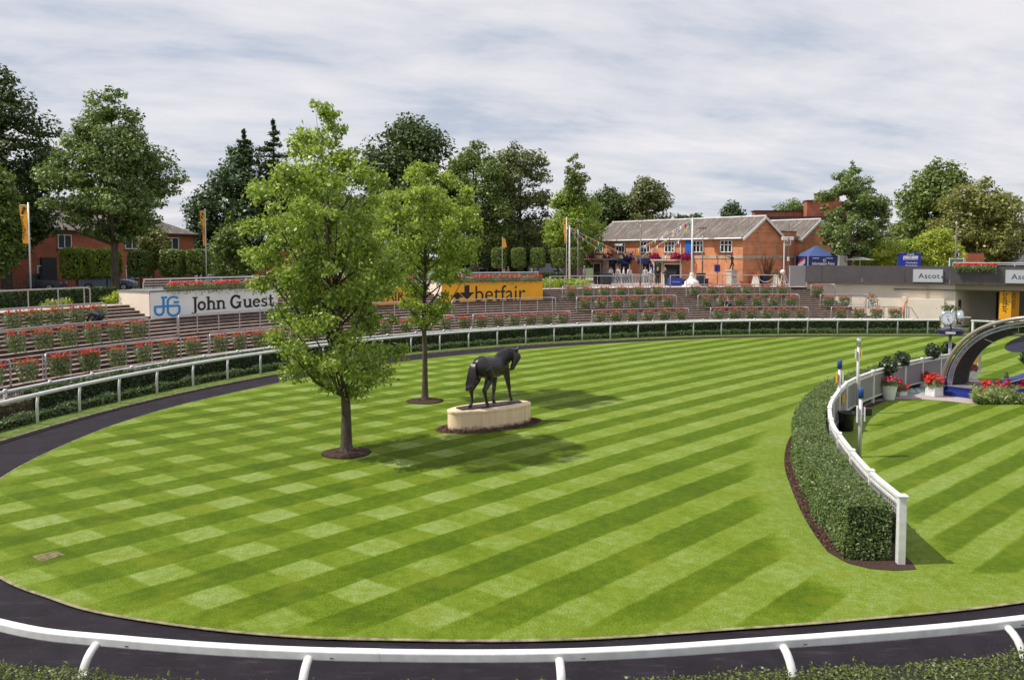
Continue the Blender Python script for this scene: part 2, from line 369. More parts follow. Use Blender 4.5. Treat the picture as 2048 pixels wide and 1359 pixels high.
# ================================================================ the setting
ZT = 3.25                                  # level of the terrace above the paddock
RC = np.array([24.4, 18.7])
_th = [186, 176, 169, 160, 150, 140, 132, 122, 112, 104, 96, 90]
_rr = [42.2, 42.5, 42.75, 43.3, 43.6, 43.85, 43.9, 43.5, 43.15, 43.3, 43.5, 43.6]
def _base():
    th = np.linspace(186, 90, 260); r = np.interp(-th, [-a for a in _th], _rr)
    k = np.exp(-np.linspace(-2, 2, 41)**2); k /= k.sum(); rp = np.pad(r, 20, mode='edge'); r = np.convolve(rp, k, 'valid')
    p = np.c_[RC[0]+r*np.cos(np.radians(th)), RC[1]+r*np.sin(np.radians(th))]
    ex = np.c_[np.linspace(RC[0]+0.4, 62, 90), np.full(90, p[-1, 1])]
    return np.vstack([p, ex])
BP = _base(); _seg = np.hypot(*np.diff(BP, axis=0).T); BS = np.r_[0, np.cumsum(_seg)]
_d = np.gradient(BP, axis=0); _d /= np.linalg.norm(_d, axis=1, keepdims=True); BN = np.stack([-_d[:, 1], _d[:, 0]], 1)
BN = np.stack([np.convolve(np.pad(BN[:, i], 6, mode='edge'), np.ones(13)/13, 'valid') for i in (0, 1)], 1)
BN /= np.linalg.norm(BN, axis=1, keepdims=True)
def CP(s, o, z=0.0):                       # point at arc length s along the far rail, o metres outside it
    x = np.interp(s, BS, BP[:, 0]); y = np.interp(s, BS, BP[:, 1]); nx = np.interp(s, BS, BN[:, 0]); ny = np.interp(s, BS, BN[:, 1])
    return Vector((x+nx*o, y+ny*o, z))
def CT(s):
    a = CP(s-0.05, 0); b = CP(s+0.05, 0); return (b-a).normalized()
def SX(px, o, z):                          # arc length where the offset curve crosses picture column px
    ss = np.linspace(0, BS[-1], 1200); v = np.array([XP(CP(s, o, z)) for s in ss])
    ok = np.array([CP(s, o).y for s in ss]) > 8
    return float(np.interp(px, v[ok], ss[ok]))
def smooth_poly(pts, n=12):                # Catmull-Rom
    P = [np.array(p, float) for p in pts]; P = [2*P[0]-P[1]]+P+[2*P[-1]-P[-2]]; o = []
    for i in range(1, len(P)-2):
        for k in range(n):
            t = k/n; o.append(0.5*((2*P[i])+(-P[i-1]+P[i+1])*t+(2*P[i-1]-5*P[i]+4*P[i+1]-P[i+2])*t*t+(-P[i-1]+3*P[i]-3*P[i+1]+P[i+2])*t**3))
    o.append(P[-2]); return np.array(o)
def offs(pl, d):                           # offset an (n,2) polyline to its left by d
    t = np.gradient(pl, axis=0); t /= np.linalg.norm(t, axis=1, keepdims=True); return pl+np.stack([-t[:, 1], t[:, 0]], 1)*d

# edge of the lawn, clockwise from the front right round to the back right
FRONT = [(62, 50), (46, 37.5), (34, 27.5), (22, 19.3), (14.5, 15.7), (9.11, 13.93), (5.77, 13.34-.12), (3.43, 12.86), (1.42, 12.58), (-.19, 12.49), (-1.79, 12.52), (-3.41, 12.62), (-5.15, 12.92), (-7.13, 13.5), (-8.34, 14.1), (-9.74, 14.95),
         (-11.9, 16.8), (-13.4, 19.2), (-14.2, 21.88), (-14.55, 24.2), (-14.62, 27.3), (-14.4, 29.8), (-13.8, 32.5), (-12.9, 34.9), (-11.3, 38.5), (-8.9, 42.7), (-5.6, 47.0), (-1.6, 50.5), (2.7, 53.5), (6.2, 55.5), (10.0, 57.3), (13.9, 58.8), (17.9, 59.8), (21.8, 60.35), (25.7, 60.6), (34, 60.7), (46, 60.7), (60, 60.7)]
LAWN_EDGE = smooth_poly(FRONT, 8)

# fence line of the winner's enclosure, near end first
FEN = smooth_poly([(7.78, 15.73), (8.0, 17.55), (8.33, 19.25), (8.72, 20.93), (9.12, 22.5), (9.7, 24.2), (10.33, 25.75), (11.05, 27.2), (11.88, 28.75), (12.8, 30.3), (13.8, 31.65), (14.85, 32.9), (15.9, 34.05), (17.0, 35.2), (18.2, 36.3), (19.45, 37.4), (20.9, 38.55), (21.5, 39.0)], 5)

def lawnmat():
    m = bpy.data.materials.new('striped_lawn'); m.use_nodes = True; t = m.node_tree; n = t.nodes; l = t.links
    M = lambda op, a, b=None, c=None: mth(op, a, b, c, n, l)
    b = n['Principled BSDF']; b.inputs['Roughness'].default_value = 0.8; b.inputs['Specular IOR Level'].default_value = 0.15
    c = n.new('ShaderNodeTexCoord'); sp = n.new('ShaderNodeSeparateXYZ')
    wb = n.new('ShaderNodeTexNoise'); wb.inputs['Scale'].default_value = 1.1; wb.inputs['Detail'].default_value = 7; l.new(c.outputs['Object'], wb.inputs['Vector'])
    wv = n.new('ShaderNodeVectorMath'); wv.operation = 'MULTIPLY_ADD'; l.new(wb.outputs['Color'], wv.inputs[0]); wv.inputs[1].default_value = (0.15, 0.15, 0); l.new(c.outputs['Object'], wv.inputs[2])
    l.new(wv.outputs[0], sp.inputs[0]); x, y = sp.outputs[0], sp.outputs[1]
    s = M('MULTIPLY', M('SUBTRACT', x, y), 0.70711); tt = M('MULTIPLY', M('ADD', x, y), 0.70711)
    tp = M('MULTIPLY_ADD', s, -0.156, tt)
    def wave(v, per, cen, soft):            # 1 in the light half, 0 in the dark half, soft edge
        ph = M('DIVIDE', M('SUBTRACT', v, cen), per); co = M('COSINE', M('MULTIPLY', ph, 2*math.pi))
        mr = n.new('ShaderNodeMapRange'); mr.interpolation_type = 'SMOOTHSTEP'; mr.inputs['From Min'].default_value = -soft; mr.inputs['From Max'].default_value = soft; l.new(co, mr.inputs[0]); return mr.outputs[0]
    A = wave(s, 1.7, -10.0-0.425, 0.16); B = wave(tp, 1.765, 10.25, 0.2)
    at = n.new('ShaderNodeAttribute'); at.attribute_name = 'lap'; lap = at.outputs['Fac']          # 1 where the border was mown round the edge
    at2 = n.new('ShaderNodeAttribute'); at2.attribute_name = 'cross'; crs = at2.outputs['Fac']
    ns = n.new('ShaderNodeTexNoise'); ns.inputs['Scale'].default_value = 0.55; ns.inputs['Detail'].default_value = 4; l.new(c.outputs['Object'], ns.inputs['Vector'])
    mr2 = n.new('ShaderNodeMapRange'); mr2.inputs['From Min'].default_value = 0.35; mr2.inputs['From Max'].default_value = 0.65; mr2.inputs['To Min'].default_value = 0.55; l.new(ns.outputs[0], mr2.inputs[0])
    Bs = M('MULTIPLY', M('MULTIPLY', M('SUBTRACT', B, 0.5), crs), mr2.outputs[0])
    at3 = n.new('ShaderNodeAttribute'); at3.attribute_name = 'enclosure'; enc = at3.outputs['Fac']
    s2 = M('ADD', M('MULTIPLY', x, 0.663), M('MULTIPLY', y, -0.749)); A2 = wave(s2, 1.25, -8.97+0.625, 0.3)
    am = n.new('ShaderNodeMix'); l.new(enc, am.inputs[0]); l.new(A, am.inputs[2]); l.new(A2, am.inputs[3]); A = am.outputs[0]
    gx = n.new('ShaderNodeMapRange'); gx.inputs['From Min'].default_value = -8; gx.inputs['From Max'].default_value = 3; gx.inputs['To Min'].default_value = 0.36; gx.inputs['To Max'].default_value = 0.44; l.new(x, gx.inputs[0])
    wn = n.new('ShaderNodeTexWhiteNoise'); wn.noise_dimensions = '1D'; l.new(M('FLOOR', M('DIVIDE', M('ADD', s, 10.0), 0.85)), wn.inputs['W'])
    v = M('ADD', M('MULTIPLY_ADD', A, gx.outputs[0], 0.20), M('MULTIPLY', wn.outputs['Value'], 0.08)); v = M('ADD', v, M('MULTIPLY', Bs, M('MULTIPLY_ADD', A, 0.24, 0.15)))
    mixl = n.new('ShaderNodeMix'); l.new(lap, mixl.inputs[0]); l.new(v, mixl.inputs[2]); mixl.inputs[3].default_value = 0.68
    fine = n.new('ShaderNodeTexNoise'); fine.inputs['Scale'].default_value = 26; fine.inputs['Detail'].default_value = 6; fine.inputs['Roughness'].default_value = 0.75; l.new(c.outputs['Object'], fine.inputs['Vector'])
    mid = n.new('ShaderNodeTexNoise'); mid.inputs['Scale'].default_value = 5; mid.inputs['Detail'].default_value = 5; l.new(c.outputs['Object'], mid.inputs['Vector'])
    big = n.new('ShaderNodeTexNoise'); big.inputs['Scale'].default_value = 0.35; big.inputs['Detail'].default_value = 3; l.new(c.outputs['Object'], big.inputs['Vector'])
    v2 = M('ADD', mixl.outputs[0], M('MULTIPLY', M('SUBTRACT', fine.outputs[0], 0.5), 1.6)); v2 = M('ADD', v2, M('MULTIPLY', M('SUBTRACT', mid.outputs[0], 0.5), 0.55)); v2 = M('ADD', v2, M('MULTIPLY', M('SUBTRACT', big.outputs[0], 0.5), 0.45))
    rr = n.new('ShaderNodeValToRGB'); l.new(v2, rr.inputs[0]); cr = rr.color_ramp
    cr.elements[0].position = 0.02; cr.elements[0].color = (0.048, 0.090, 0.001, 1)
    cr.elements[1].position = 1.1 if False else 1.0; cr.elements[1].color = (0.265, 0.335, 0.130, 1)
    e = cr.elements.new(0.3); e.color = (0.084, 0.138, 0.001, 1)
    e = cr.elements.new(0.68); e.color = (0.160, 0.228, 0.020, 1)
    yv = n.new('ShaderNodeTexNoise'); yv.inputs['Scale'].default_value = 0.9; yv.inputs['Detail'].default_value = 2; l.new(wv.outputs[0], yv.inputs['Vector'])
    ym = n.new('ShaderNodeMapRange'); ym.inputs['From Min'].default_value = 0.55; ym.inputs['From Max'].default_value = 0.8; ym.inputs['To Max'].default_value = 0.6; l.new(yv.outputs[0], ym.inputs[0])
    mc = n.new('ShaderNodeMix'); mc.data_type = 'RGBA'; l.new(ym.outputs[0], mc.inputs[0]); l.new(rr.outputs[0], mc.inputs['A']); mc.inputs['B'].default_value = (0.17, 0.20, 0.012, 1)
    l.new(mc.outputs['Result'], b.inputs['Base Color'])
    bp = n.new('ShaderNodeBump'); bp.inputs['Strength'].default_value = 0.75; bp.inputs['Distance'].default_value = 0.03; l.new(fine.outputs[0], bp.inputs['Height']); l.new(bp.outputs[0], b.inputs['Normal'])
    return m
LAWNM = lawnmat()
def dist_poly(P, pl):
    best = np.full(len(P), 1e9)
    for i in range(len(pl)-1):
        a = pl[i]; d = pl[i+1]-a; u = np.clip(((P-a)@d)/(d@d), 0, 1); q = np.hypot(*(P-(a+u[:, None]*d)).T); best = np.minimum(best, q)
    return best
def build_lawn():
    e = LAWN_EDGE; k = int(np.argmin(e[:, 1])); left = e[k:]; right = e[:k+1][::-1]
    y0, y1 = e[k, 1], 60.69
    u = np.linspace(0, 1, 230); ys = y0+(y1-y0)*u**1.35
    # the left side bulges, so it is single valued in y only after this sort
    ly = np.maximum.accumulate(left[:, 1]+np.arange(len(left))*1e-6); ry = np.maximum.accumulate(right[:, 1]+np.arange(len(right))*1e-6)
    xl = np.interp(ys, ly, left[:, 0]); xr = np.interp(ys, ry, right[:, 0], right=60); xr = np.where(ys > right[-1, 1], 60, xr)
    nx = 260; g = np.linspace(0, 1, nx)**1.25; V = np.empty((len(ys), nx, 3))
    V[:, :, 0] = xl[:, None]+(xr-xl)[:, None]*g; V[:, :, 1] = ys[:, None]; V[:, :, 2] = 0.035
    q = MB(); q.grid(V); o = q.build('lawn', LAWNM); tag(o, kind='structure')
    P = V.reshape(-1, 3)[:, :2]; dh = dist_poly(P, FEN); de = dist_poly(P, LAWN_EDGE[::3])
    # inside the enclosure: right of the fence
    d = np.zeros(len(P), bool); fy = FEN[:, 1]; fx = FEN[:, 0]; d = (P[:, 0] > np.interp(P[:, 1], fy, fx)) & (P[:, 1] > fy[0]-0.5) & (P[:, 1] < fy[-1])
    lap = np.clip(1-(dh-2.0)/0.5, 0, 1)*(~d)+np.clip(1-(dh-0.9)/0.5, 0, 1)*d
    lap = np.maximum(lap, 0.4*np.clip(1-(np.hypot(P[:, 0]-8.2, (P[:, 1]-13.3)*1.3)-2.0)/1.6, 0, 1))
    lap = np.maximum(lap, 0.5*np.clip(1-(de-0.35)/0.5, 0, 1))
    cr = np.clip((5-P[:, 0])/9, 0.25, 1.0)*(~d)+0.05*d
    for nm, a in (('lap', lap), ('cross', cr), ('enclosure', d.astype(float))):
        at = o.data.attributes.new(nm, 'FLOAT', 'POINT'); at.data.foreach_set('value', a.astype(np.float32))
build_lawn()

ASPH = mat('asphalt', (0.015, 0.0105, 0.017), 0.8, var=0.4, scale=1.3, bump=0.55, bscale=60, spec=0.25)
def asph_specks(m):
    t = m.node_tree; n = t.nodes; l = t.links; b = n['Principled BSDF']; src = b.inputs['Base Color'].links[0].from_socket
    c = n.new('ShaderNodeTexCoord'); v = n.new('ShaderNodeTexVoronoi'); v.inputs['Scale'].default_value = 16; l.new(c.outputs['Object'], v.inputs['Vector'])
    mr = n.new('ShaderNodeMapRange'); mr.inputs['From Min'].default_value = 0.16; mr.inputs['From Max'].default_value = 0.08; l.new(v.outputs['Distance'], mr.inputs[0])
    w = n.new('ShaderNodeTexNoise'); w.inputs['Scale'].default_value = 2; w.inputs['Detail'].default_value = 6; l.new(c.outputs['Object'], w.inputs['Vector'])
    m2 = n.new('ShaderNodeMapRange'); m2.inputs['From Min'].default_value = 0.52; m2.inputs['From Max'].default_value = 0.7; m2.inputs['To Max'].default_value = 1.0; l.new(w.outputs[0], m2.inputs[0])
    mx_ = n.new('ShaderNodeMix'); mx_.data_type = 'RGBA'; l.new(mth('MULTIPLY', mr.outputs[0], m2.outputs[0], None, n, l), mx_.inputs[0]); l.new(src, mx_.inputs['A']); mx_.inputs['B'].default_value = (0.13, 0.12, 0.12, 1)
    l.new(mx_.outputs['Result'], b.inputs['Base Color'])
asph_specks(ASPH)
def asph_scuffs(m):                               # pale drag marks and trodden dust
    t = m.node_tree; n = t.nodes; l = t.links; b = n['Principled BSDF']; src = b.inputs['Base Color'].links[0].from_socket
    c = n.new('ShaderNodeTexCoord'); mp = n.new('ShaderNodeMapping'); mp.inputs['Scale'].default_value = (0.5, 2.2, 1); mp.inputs['Rotation'].default_value = (0, 0, 0.3); l.new(c.outputs['Object'], mp.inputs[0])
    w = n.new('ShaderNodeTexNoise'); w.inputs['Scale'].default_value = 2.4; w.inputs['Detail'].default_value = 9; w.inputs['Roughness'].default_value = 0.72; l.new(mp.outputs[0], w.inputs['Vector'])
    mr = n.new('ShaderNodeMapRange'); mr.inputs['From Min'].default_value = 0.55; mr.inputs['From Max'].default_value = 0.78; mr.inputs['To Max'].default_value = 0.55; l.new(w.outputs[0], mr.inputs[0])
    mx_ = n.new('ShaderNodeMix'); mx_.data_type = 'RGBA'; l.new(mr.outputs[0], mx_.inputs[0]); l.new(src, mx_.inputs['A']); mx_.inputs['B'].default_value = (0.085, 0.075, 0.085, 1); l.new(mx_.outputs['Result'], b.inputs['Base Color'])
asph_scuffs(ASPH)
# low ground, one sheet to the horizon
g = MB(); g.poly([(-900, -60, -0.03), (900, -60, -0.03), (900, 1800, -0.03), (-900, 1800, -0.03)])
tag(g.build('ground', mat('rough_grass', (0.07, 0.10, 0.03), 0.9, var=0.4, scale=0.4, bump=0.4, bscale=20)), kind='structure')
# walking track: a ring around the lawn
OUT = np.array([CP(s, -0.62)[:2] for s in np.linspace(1.0, BS[-1]-0.5, 240)])
NEAR = smooth_poly([(-17.3, 21.5), (-16.4, 18), (-14.2, 14.5), (-11.0, 11.9), (-8.2, 10.2), (-4.5, 8.9), (-0.7, 8.5), (3.2, 8.8), (7.4, 10.0), (12, 12.0), (20, 16.5), (34, 25)], 8)
pol = [(*p, 0.0) for p in NEAR[::-1]]+[(*p, 0.0) for p in OUT[OUT[:, 1] > 22]]
inn = [(*p, 0.0) for p in offs(LAWN_EDGE, 0.0)[::-1]]
tk = MB(); tk.poly(pol+[(62, 61.5, 0), (62, 25, 0)]); tag(tk.build('path', ASPH), kind='structure')
# pale edging strips
kb = MB(); li = LAWN_EDGE
kb.grid([[(*(offs(li, -0.06)[i]), 0.004), (*(offs(li, -0.06)[i]), 0.042), (*(offs(li, -0.03)[i]), 0.042), (*(offs(li, -0.0)[i]), 0.03)] for i in range(len(li))])
tag(kb.build('kerb', mat('timber_edging', (0.27, 0.21, 0.15), 0.85, var=0.5, scale=5)), kind='structure')
vs = np.linspace(1.0, BS[-1]-1, 260)
kb = MB(); kb.grid([[CP(s, -0.66, 0.004), CP(s, -0.66, 0.05), CP(s, -0.60, 0.05)] for s in vs])
tag(kb.build('kerb', mat('timber_edging', (0, 0, 0))), kind='structure')
vg = MB(); vg.grid([[CP(s, -0.61, 0.046), CP(s, 0.25, 0.07), CP(s, 0.7, 0.08)] for s in vs])
tag(vg.build('verge', mat('verge_grass', (0.095, 0.150, 0.012), 0.9, var=0.45, scale=6, bump=0.8, bscale=45)), kind='structure')
sb = MB(); sb.grid([[CP(s, 0.6, 0.09), CP(s, 2.45, 0.09)] for s in vs]); tag(sb.build('soil_border', SOIL), kind='structure')

# the stepped standing terrace
NS, RI, DE, O0 = 21, 0.155, 0.46, 2.4
OT = O0+NS*DE
S_A = 1.0
def s_end(o):
    xe = 31.8-(o-O0)/(OT-O0)*4.8
    ss = np.linspace(BS[-1]*0.4, BS[-1], 800); xx = np.array([CP(s, o).x for s in ss]); return float(np.interp(xe, xx, ss))
STEPM = bpy.data.materials.new('concrete_steps'); STEPM.use_nodes = True
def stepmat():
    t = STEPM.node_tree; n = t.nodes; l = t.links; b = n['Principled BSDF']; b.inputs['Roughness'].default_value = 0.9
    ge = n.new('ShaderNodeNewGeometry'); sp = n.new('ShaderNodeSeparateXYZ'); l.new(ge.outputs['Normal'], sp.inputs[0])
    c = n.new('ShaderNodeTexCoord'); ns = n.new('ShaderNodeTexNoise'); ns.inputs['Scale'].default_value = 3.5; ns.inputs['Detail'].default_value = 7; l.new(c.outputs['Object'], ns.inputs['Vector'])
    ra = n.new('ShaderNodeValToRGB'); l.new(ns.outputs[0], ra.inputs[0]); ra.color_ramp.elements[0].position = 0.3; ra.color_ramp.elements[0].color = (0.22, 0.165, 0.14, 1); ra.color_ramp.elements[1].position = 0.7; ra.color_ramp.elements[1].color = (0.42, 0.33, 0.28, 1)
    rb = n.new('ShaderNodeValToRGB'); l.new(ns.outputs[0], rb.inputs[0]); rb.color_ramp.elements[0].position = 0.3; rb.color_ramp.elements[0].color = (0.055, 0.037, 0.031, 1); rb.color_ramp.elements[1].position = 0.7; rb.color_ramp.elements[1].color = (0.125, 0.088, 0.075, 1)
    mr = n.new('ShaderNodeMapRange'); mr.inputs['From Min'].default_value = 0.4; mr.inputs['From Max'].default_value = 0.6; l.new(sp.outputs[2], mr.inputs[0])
    mc = n.new('ShaderNodeMix'); mc.data_type = 'RGBA'; l.new(mr.outputs[0], mc.inputs[0]); l.new(rb.outputs[0], mc.inputs['A']); l.new(ra.outputs[0], mc.inputs['B']); l.new(mc.outputs['Result'], b.inputs['Base Color'])  # treads paler, risers darker: sun and shade painted in by face direction
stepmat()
st = MB(); rows = []
for i in range(NS+1):
    o = O0+i*DE; ze = s_end(o); ss = np.linspace(S_A, ze, 150)
    rows.append([CP(s, o, i*RI) for s in ss]); 
    if i < NS: rows.append([CP(s, o, (i+1)*RI) for s in ss])
cols = [[rows[r][k] for r in range(len(rows))] for k in range(150)]
st.grid(cols)
# end wall of the flight, in the plane of the last column
endp = [Vector(p) for p in cols[-1]]; st.add([*endp, *[Vector((p.x, p.y, -0.02)) for p in endp]], [(i, i+1, len(endp)+i+1, len(endp)+i) for i in range(len(endp)-1)])
tag(st.build('steps', STEPM), kind='structure')

# plateau behind the terrace and the paving on it
WA, WB = Vector((27.2, 74.0, 0)), Vector((38.1, 68.6, 0)); WU = (WB-WA).normalized(); WN = Vector((WU.y, -WU.x, 0))   # towards the camera
if WN.y > 0: WN = -WN
sT = s_end(OT); edge = [CP(s, OT-0.002, ZT) for s in np.linspace(S_A, sT, 120)]
far = [Vector((27.1, 74.35, ZT)), (WA-WN*0.15)+Vector((0, 0, ZT)), (WA+WU*36-WN*0.15)+Vector((0, 0, ZT)), Vector((300, 60, ZT)), Vector((900, 1700, ZT)), Vector((-900, 1700, ZT)), Vector((-900, 15, ZT)), Vector((-60, 12, ZT))]
pl = MB(); pl.poly([tuple(p) for p in edge+far]); tag(pl.build('terrain', mat('rough_grass', (0, 0, 0))), kind='structure')
pv = MB(); pv.grid([[CP(s, OT-0.02, ZT+0.006), CP(s, OT+3.2, ZT+0.006)] for s in np.linspace(S_A, SX(1010, OT, ZT), 60)])
s0 = SX(1010, OT, ZT)
pv.grid([[CP(s, OT-0.02, ZT+0.006), CP(s, OT+30, ZT+0.006)] for s in np.linspace(s0+0.0, sT, 60)])
q1 = CP(sT, OT-0.02, ZT+0.006); q2 = CP(sT, OT+30, ZT+0.006); w1 = WA-WN*0.16+Vector((0, 0, ZT+0.006)); w2 = WA+WU*36-WN*0.16+Vector((0, 0, ZT+0.006))
pv.add([q1, w1, w2, Vector((90, 104, ZT+0.006)), q2], [(0, 1, 2, 3, 4)])
PAVE = mat('terrace_paving', (0.50, 0.42, 0.38), 0.9, var=0.25, scale=1.2)
tag(pv.build('pavement', PAVE), kind='structure')

# ---------------------------------------------------------------- rails round the track
RNG = np.random.default_rng(7)
def rail_run(name, label, cat, pts, z, rr, posts, post_fn, m=WHITE, square=False, group=None):
    t = thing(name, label, cat, (*pts[0][:2], 0), 0, group)
    q = MB(); q.tube([(p[0], p[1], z) for p in pts], rr, 12 if not square else 4, flat=1.0); o_ = q.build('rail', m, t, smooth=not square)
    if square: bevel(o_, 0.02, 3)
    for p in posts:
        mb = MB(); post_fn(mb, *p); mb.build('post', m, t, smooth=True)
    return t
s_l = SX(-45, 0, 1); s_r = SX(1905, 0, 1)
s75 = SX(75, 0, 0); posts = []
k0 = -1; sp = []
s = s75-2.15
while s < s_r:
    sp.append(s); u = min(1, max(0, (s-s75)/45)); s += 2.15+0.2*u
def far_post(mb, s):
    a = CP(s, 0); n = (CP(s, 1)-a).normalized()
    mb.tube([a+Vector((0, 0, 0.02))-n*0.0, a+Vector((0, 0, 0.8))-n*0.01, a+Vector((0, 0, 1.08))-n*0.05], [0.052, 0.05, 0.048], 8)
rail_run('running_rail', 'long white running rail curving behind the lawn with a clipped hedge behind it', 'rail',
         [CP(s, -0.06) for s in np.linspace(s_l-1.0, s_r, 130)], 1.15, [0.075]*130, [(s,) for s in sp], far_post)
# near rail with curved posts
NR = smooth_poly([(-13.4, 14.7), (-10.0, 11.95), (-6.82, 10.42), (-5.09, 9.98), (-2.5, 9.66), (0.58, 9.62), (3.43, 9.95), (6.34, 10.42), (8.6, 11.05), (11.5, 12.3), (16, 14.8)], 10)
def near_post(mb, x):
    i = int(np.argmin(abs(NR[:, 0]-x))); a = Vector((*NR[i], 0)); t = NR[min(i+1, len(NR)-1)]-NR[i-1]; n = Vector((t[1], -t[0], 0)).normalized()
    if n.y > 0: n = -n
    r = 0.36; ps = [a+Vector((0, 0, 1.255))+n*0.0]
    for k in range(1, 8):
        g = k/7*math.pi/2; ps.append(a+n*(math.sin(g)*r)+Vector((0, 0, 1.255-r*1.25+math.cos(g)*r*1.25)))
    ps += [a+n*r+Vector((0, 0, 0.35)), a+n*r+Vector((0, 0, 0.0))]
    mb.tube(ps, [0.055]*len(ps), 12, flat=0.75)
def rail_collars(t):
    for x in (-2.15, 3.95, 9.9):
        i = int(np.argmin(abs(NR[:, 0]-x))); ps = [(*NR[j], 1.28) for j in range(i, i+3)]
        mb = MB(); mb.tube(ps, 0.0900, 4); bevel(mb.build('collar', WHITE, t), 0.02, 3)
t = rail_run('running_rail', 'white running rail on curved posts across the very front', 'rail', [(*p,) for p in NR], 1.28, [0.088]*len(NR),
         [(x,) for x in (-11.3, -8.35, -5.26, -2.6, 0.57, 3.5, 6.5, 9.5, 12.3)], near_post, square=True)
rail_collars(t)
for x in (-4.95, -2.3, 0.85, 3.8, 6.75):            # slots where the lengths of rail are pinned, and fixing bolts
    i = int(np.argmin(abs(NR[:, 0]-x))); a = Vector((*NR[i], 1.262)); tg = Vector((*(NR[i+1]-NR[i-1]), 0)).normalized(); n_ = Vector((tg.y, -tg.x, 0)); mb = MB(); mb.obox(a+n_*0.063, tg, n_, (0, 0, 1), (0.05, 0.006, 0.011)); mb.build('pin_slot', DARKM, t)

# back rail behind the far hedge: post and rail fence with a white mesh panel
t = thing('spectator_fence', 'low white post fence with capped posts, peeping over the far hedge', 'fence', tuple(CP(s_l, 2.0)))
q = MB(); ssr = np.linspace(s_l-1, SX(1830, 2.0, 1), 150)
q.tube([CP(s, 2.0, 1.05) for s in ssr], 0.06, 8); q.tube([CP(s, 2.0, 0.2) for s in ssr], 0.03, 6); q.build('rail', WHITE, t, smooth=True)
m_ = MB()
for s in np.arange(s_l-1, s_l+9, 0.12): m_.tube([CP(s, 2.0, 0.2), CP(s, 2.0, 1.02)], 0.006, 4, caps=False)
for z in np.arange(0.25, 1.0, 0.09): m_.tube([CP(s, 2.0, z) for s in np.linspace(s_l-1, s_l+9, 12)], 0.006, 4, caps=False)
m_.build('mesh_panel', WHITE, t)
s = s75-1.35
while s < ssr[-1]:
    mb = MB(); a = CP(s, 2.0); mb.tube([a, a+Vector((0, 0, 1.08))], 0.055, 8); mb.tube([a+Vector((0, 0, 1.08)), a+Vector((0, 0, 1.16))], [0.085, 0.06], 10)
    mb.build('post', WHITE, t, smooth=True); s += 2.1

# hedges behind the far rail
HB = leafmat('box_leaf', (0.018, 0.042, 0.010), (0.085, 0.135, 0.035), 0.25)
HBL = leafmat('low_box_leaf', (0.05, 0.09, 0.03), (0.17, 0.23, 0.09), 0.3)
hs = np.linspace(SX(70, 1.2, 0.5), SX(1880, 1.2, 0.5), 110)
hedge_strip('hedge', [CP(s, 1.0) for s in hs], [CP(s, 1.8) for s in hs], 0.08, 1.02, HB, 52000, 0.10, np.random.default_rng(3),
            'long dark clipped box hedge behind the far white running rail', 'hedge', jitter=0.04)
hs = np.linspace(SX(-40, 1.2, 0.5), SX(66, 1.2, 0.5), 10)
hedge_strip('hedge', [CP(s, 1.05) for s in hs], [CP(s, 1.7) for s in hs], 0.08, 0.8, leafmat('sparse_box_leaf', (0.03, 0.04, 0.012), (0.12, 0.11, 0.045), 0.2), 1300, 0.09, np.random.default_rng(4),
            'thin straggly brown hedge piece beside the white mesh panel', 'hedge', jitter=0.12, core=mat('twigs', (0.10, 0.065, 0.04), 0.9, var=0.6, scale=22))
hs = np.linspace(SX(-40, 0.6, 0.2), SX(1880, 0.6, 0.2), 120)
hedge_strip('low_hedge', [CP(s, 0.30) for s in hs], [CP(s, 0.85) for s in hs], 0.07, 0.36, HBL, 34000, 0.085, np.random.default_rng(5),
            'knee high strip of grey green box plants along the foot of the far rail', 'hedge', jitter=0.07)
# foreground hedge
FH = smooth_poly([(-13.0, 13.2), (-9.6, 10.8), (-7.6, 9.9), (-6.26, 9.52), (-4.94, 9.30), (-3.7, 9.12), (-1.4, 8.98), (0.74, 9.08), (2.24, 9.24), (4.1, 9.44), (6.44, 9.80), (8.8, 10.4), (12.2, 11.9)], 6)
hin = offs(FH, -0.02); hout = offs(FH, -1.5)
if hout[20, 1] > hin[20, 1]: hout = offs(FH, 1.5)
hedge_strip('hedge', [tuple(p) for p in hin], [tuple(p) for p in hout], 0.0, 1.24, leafmat('near_box_leaf', (0.060, 0.095, 0.018), (0.24, 0.27, 0.08), 0.3, 0.35), 150000, 0.036,
            np.random.default_rng(6), 'leafy green hedge along the bottom edge, in front of the near rail', 'hedge', jitter=0.045, shoots=900)
SR = offs(FH, -0.75)
if SR[20, 1] > FH[20, 1]: SR = offs(FH, 0.75)
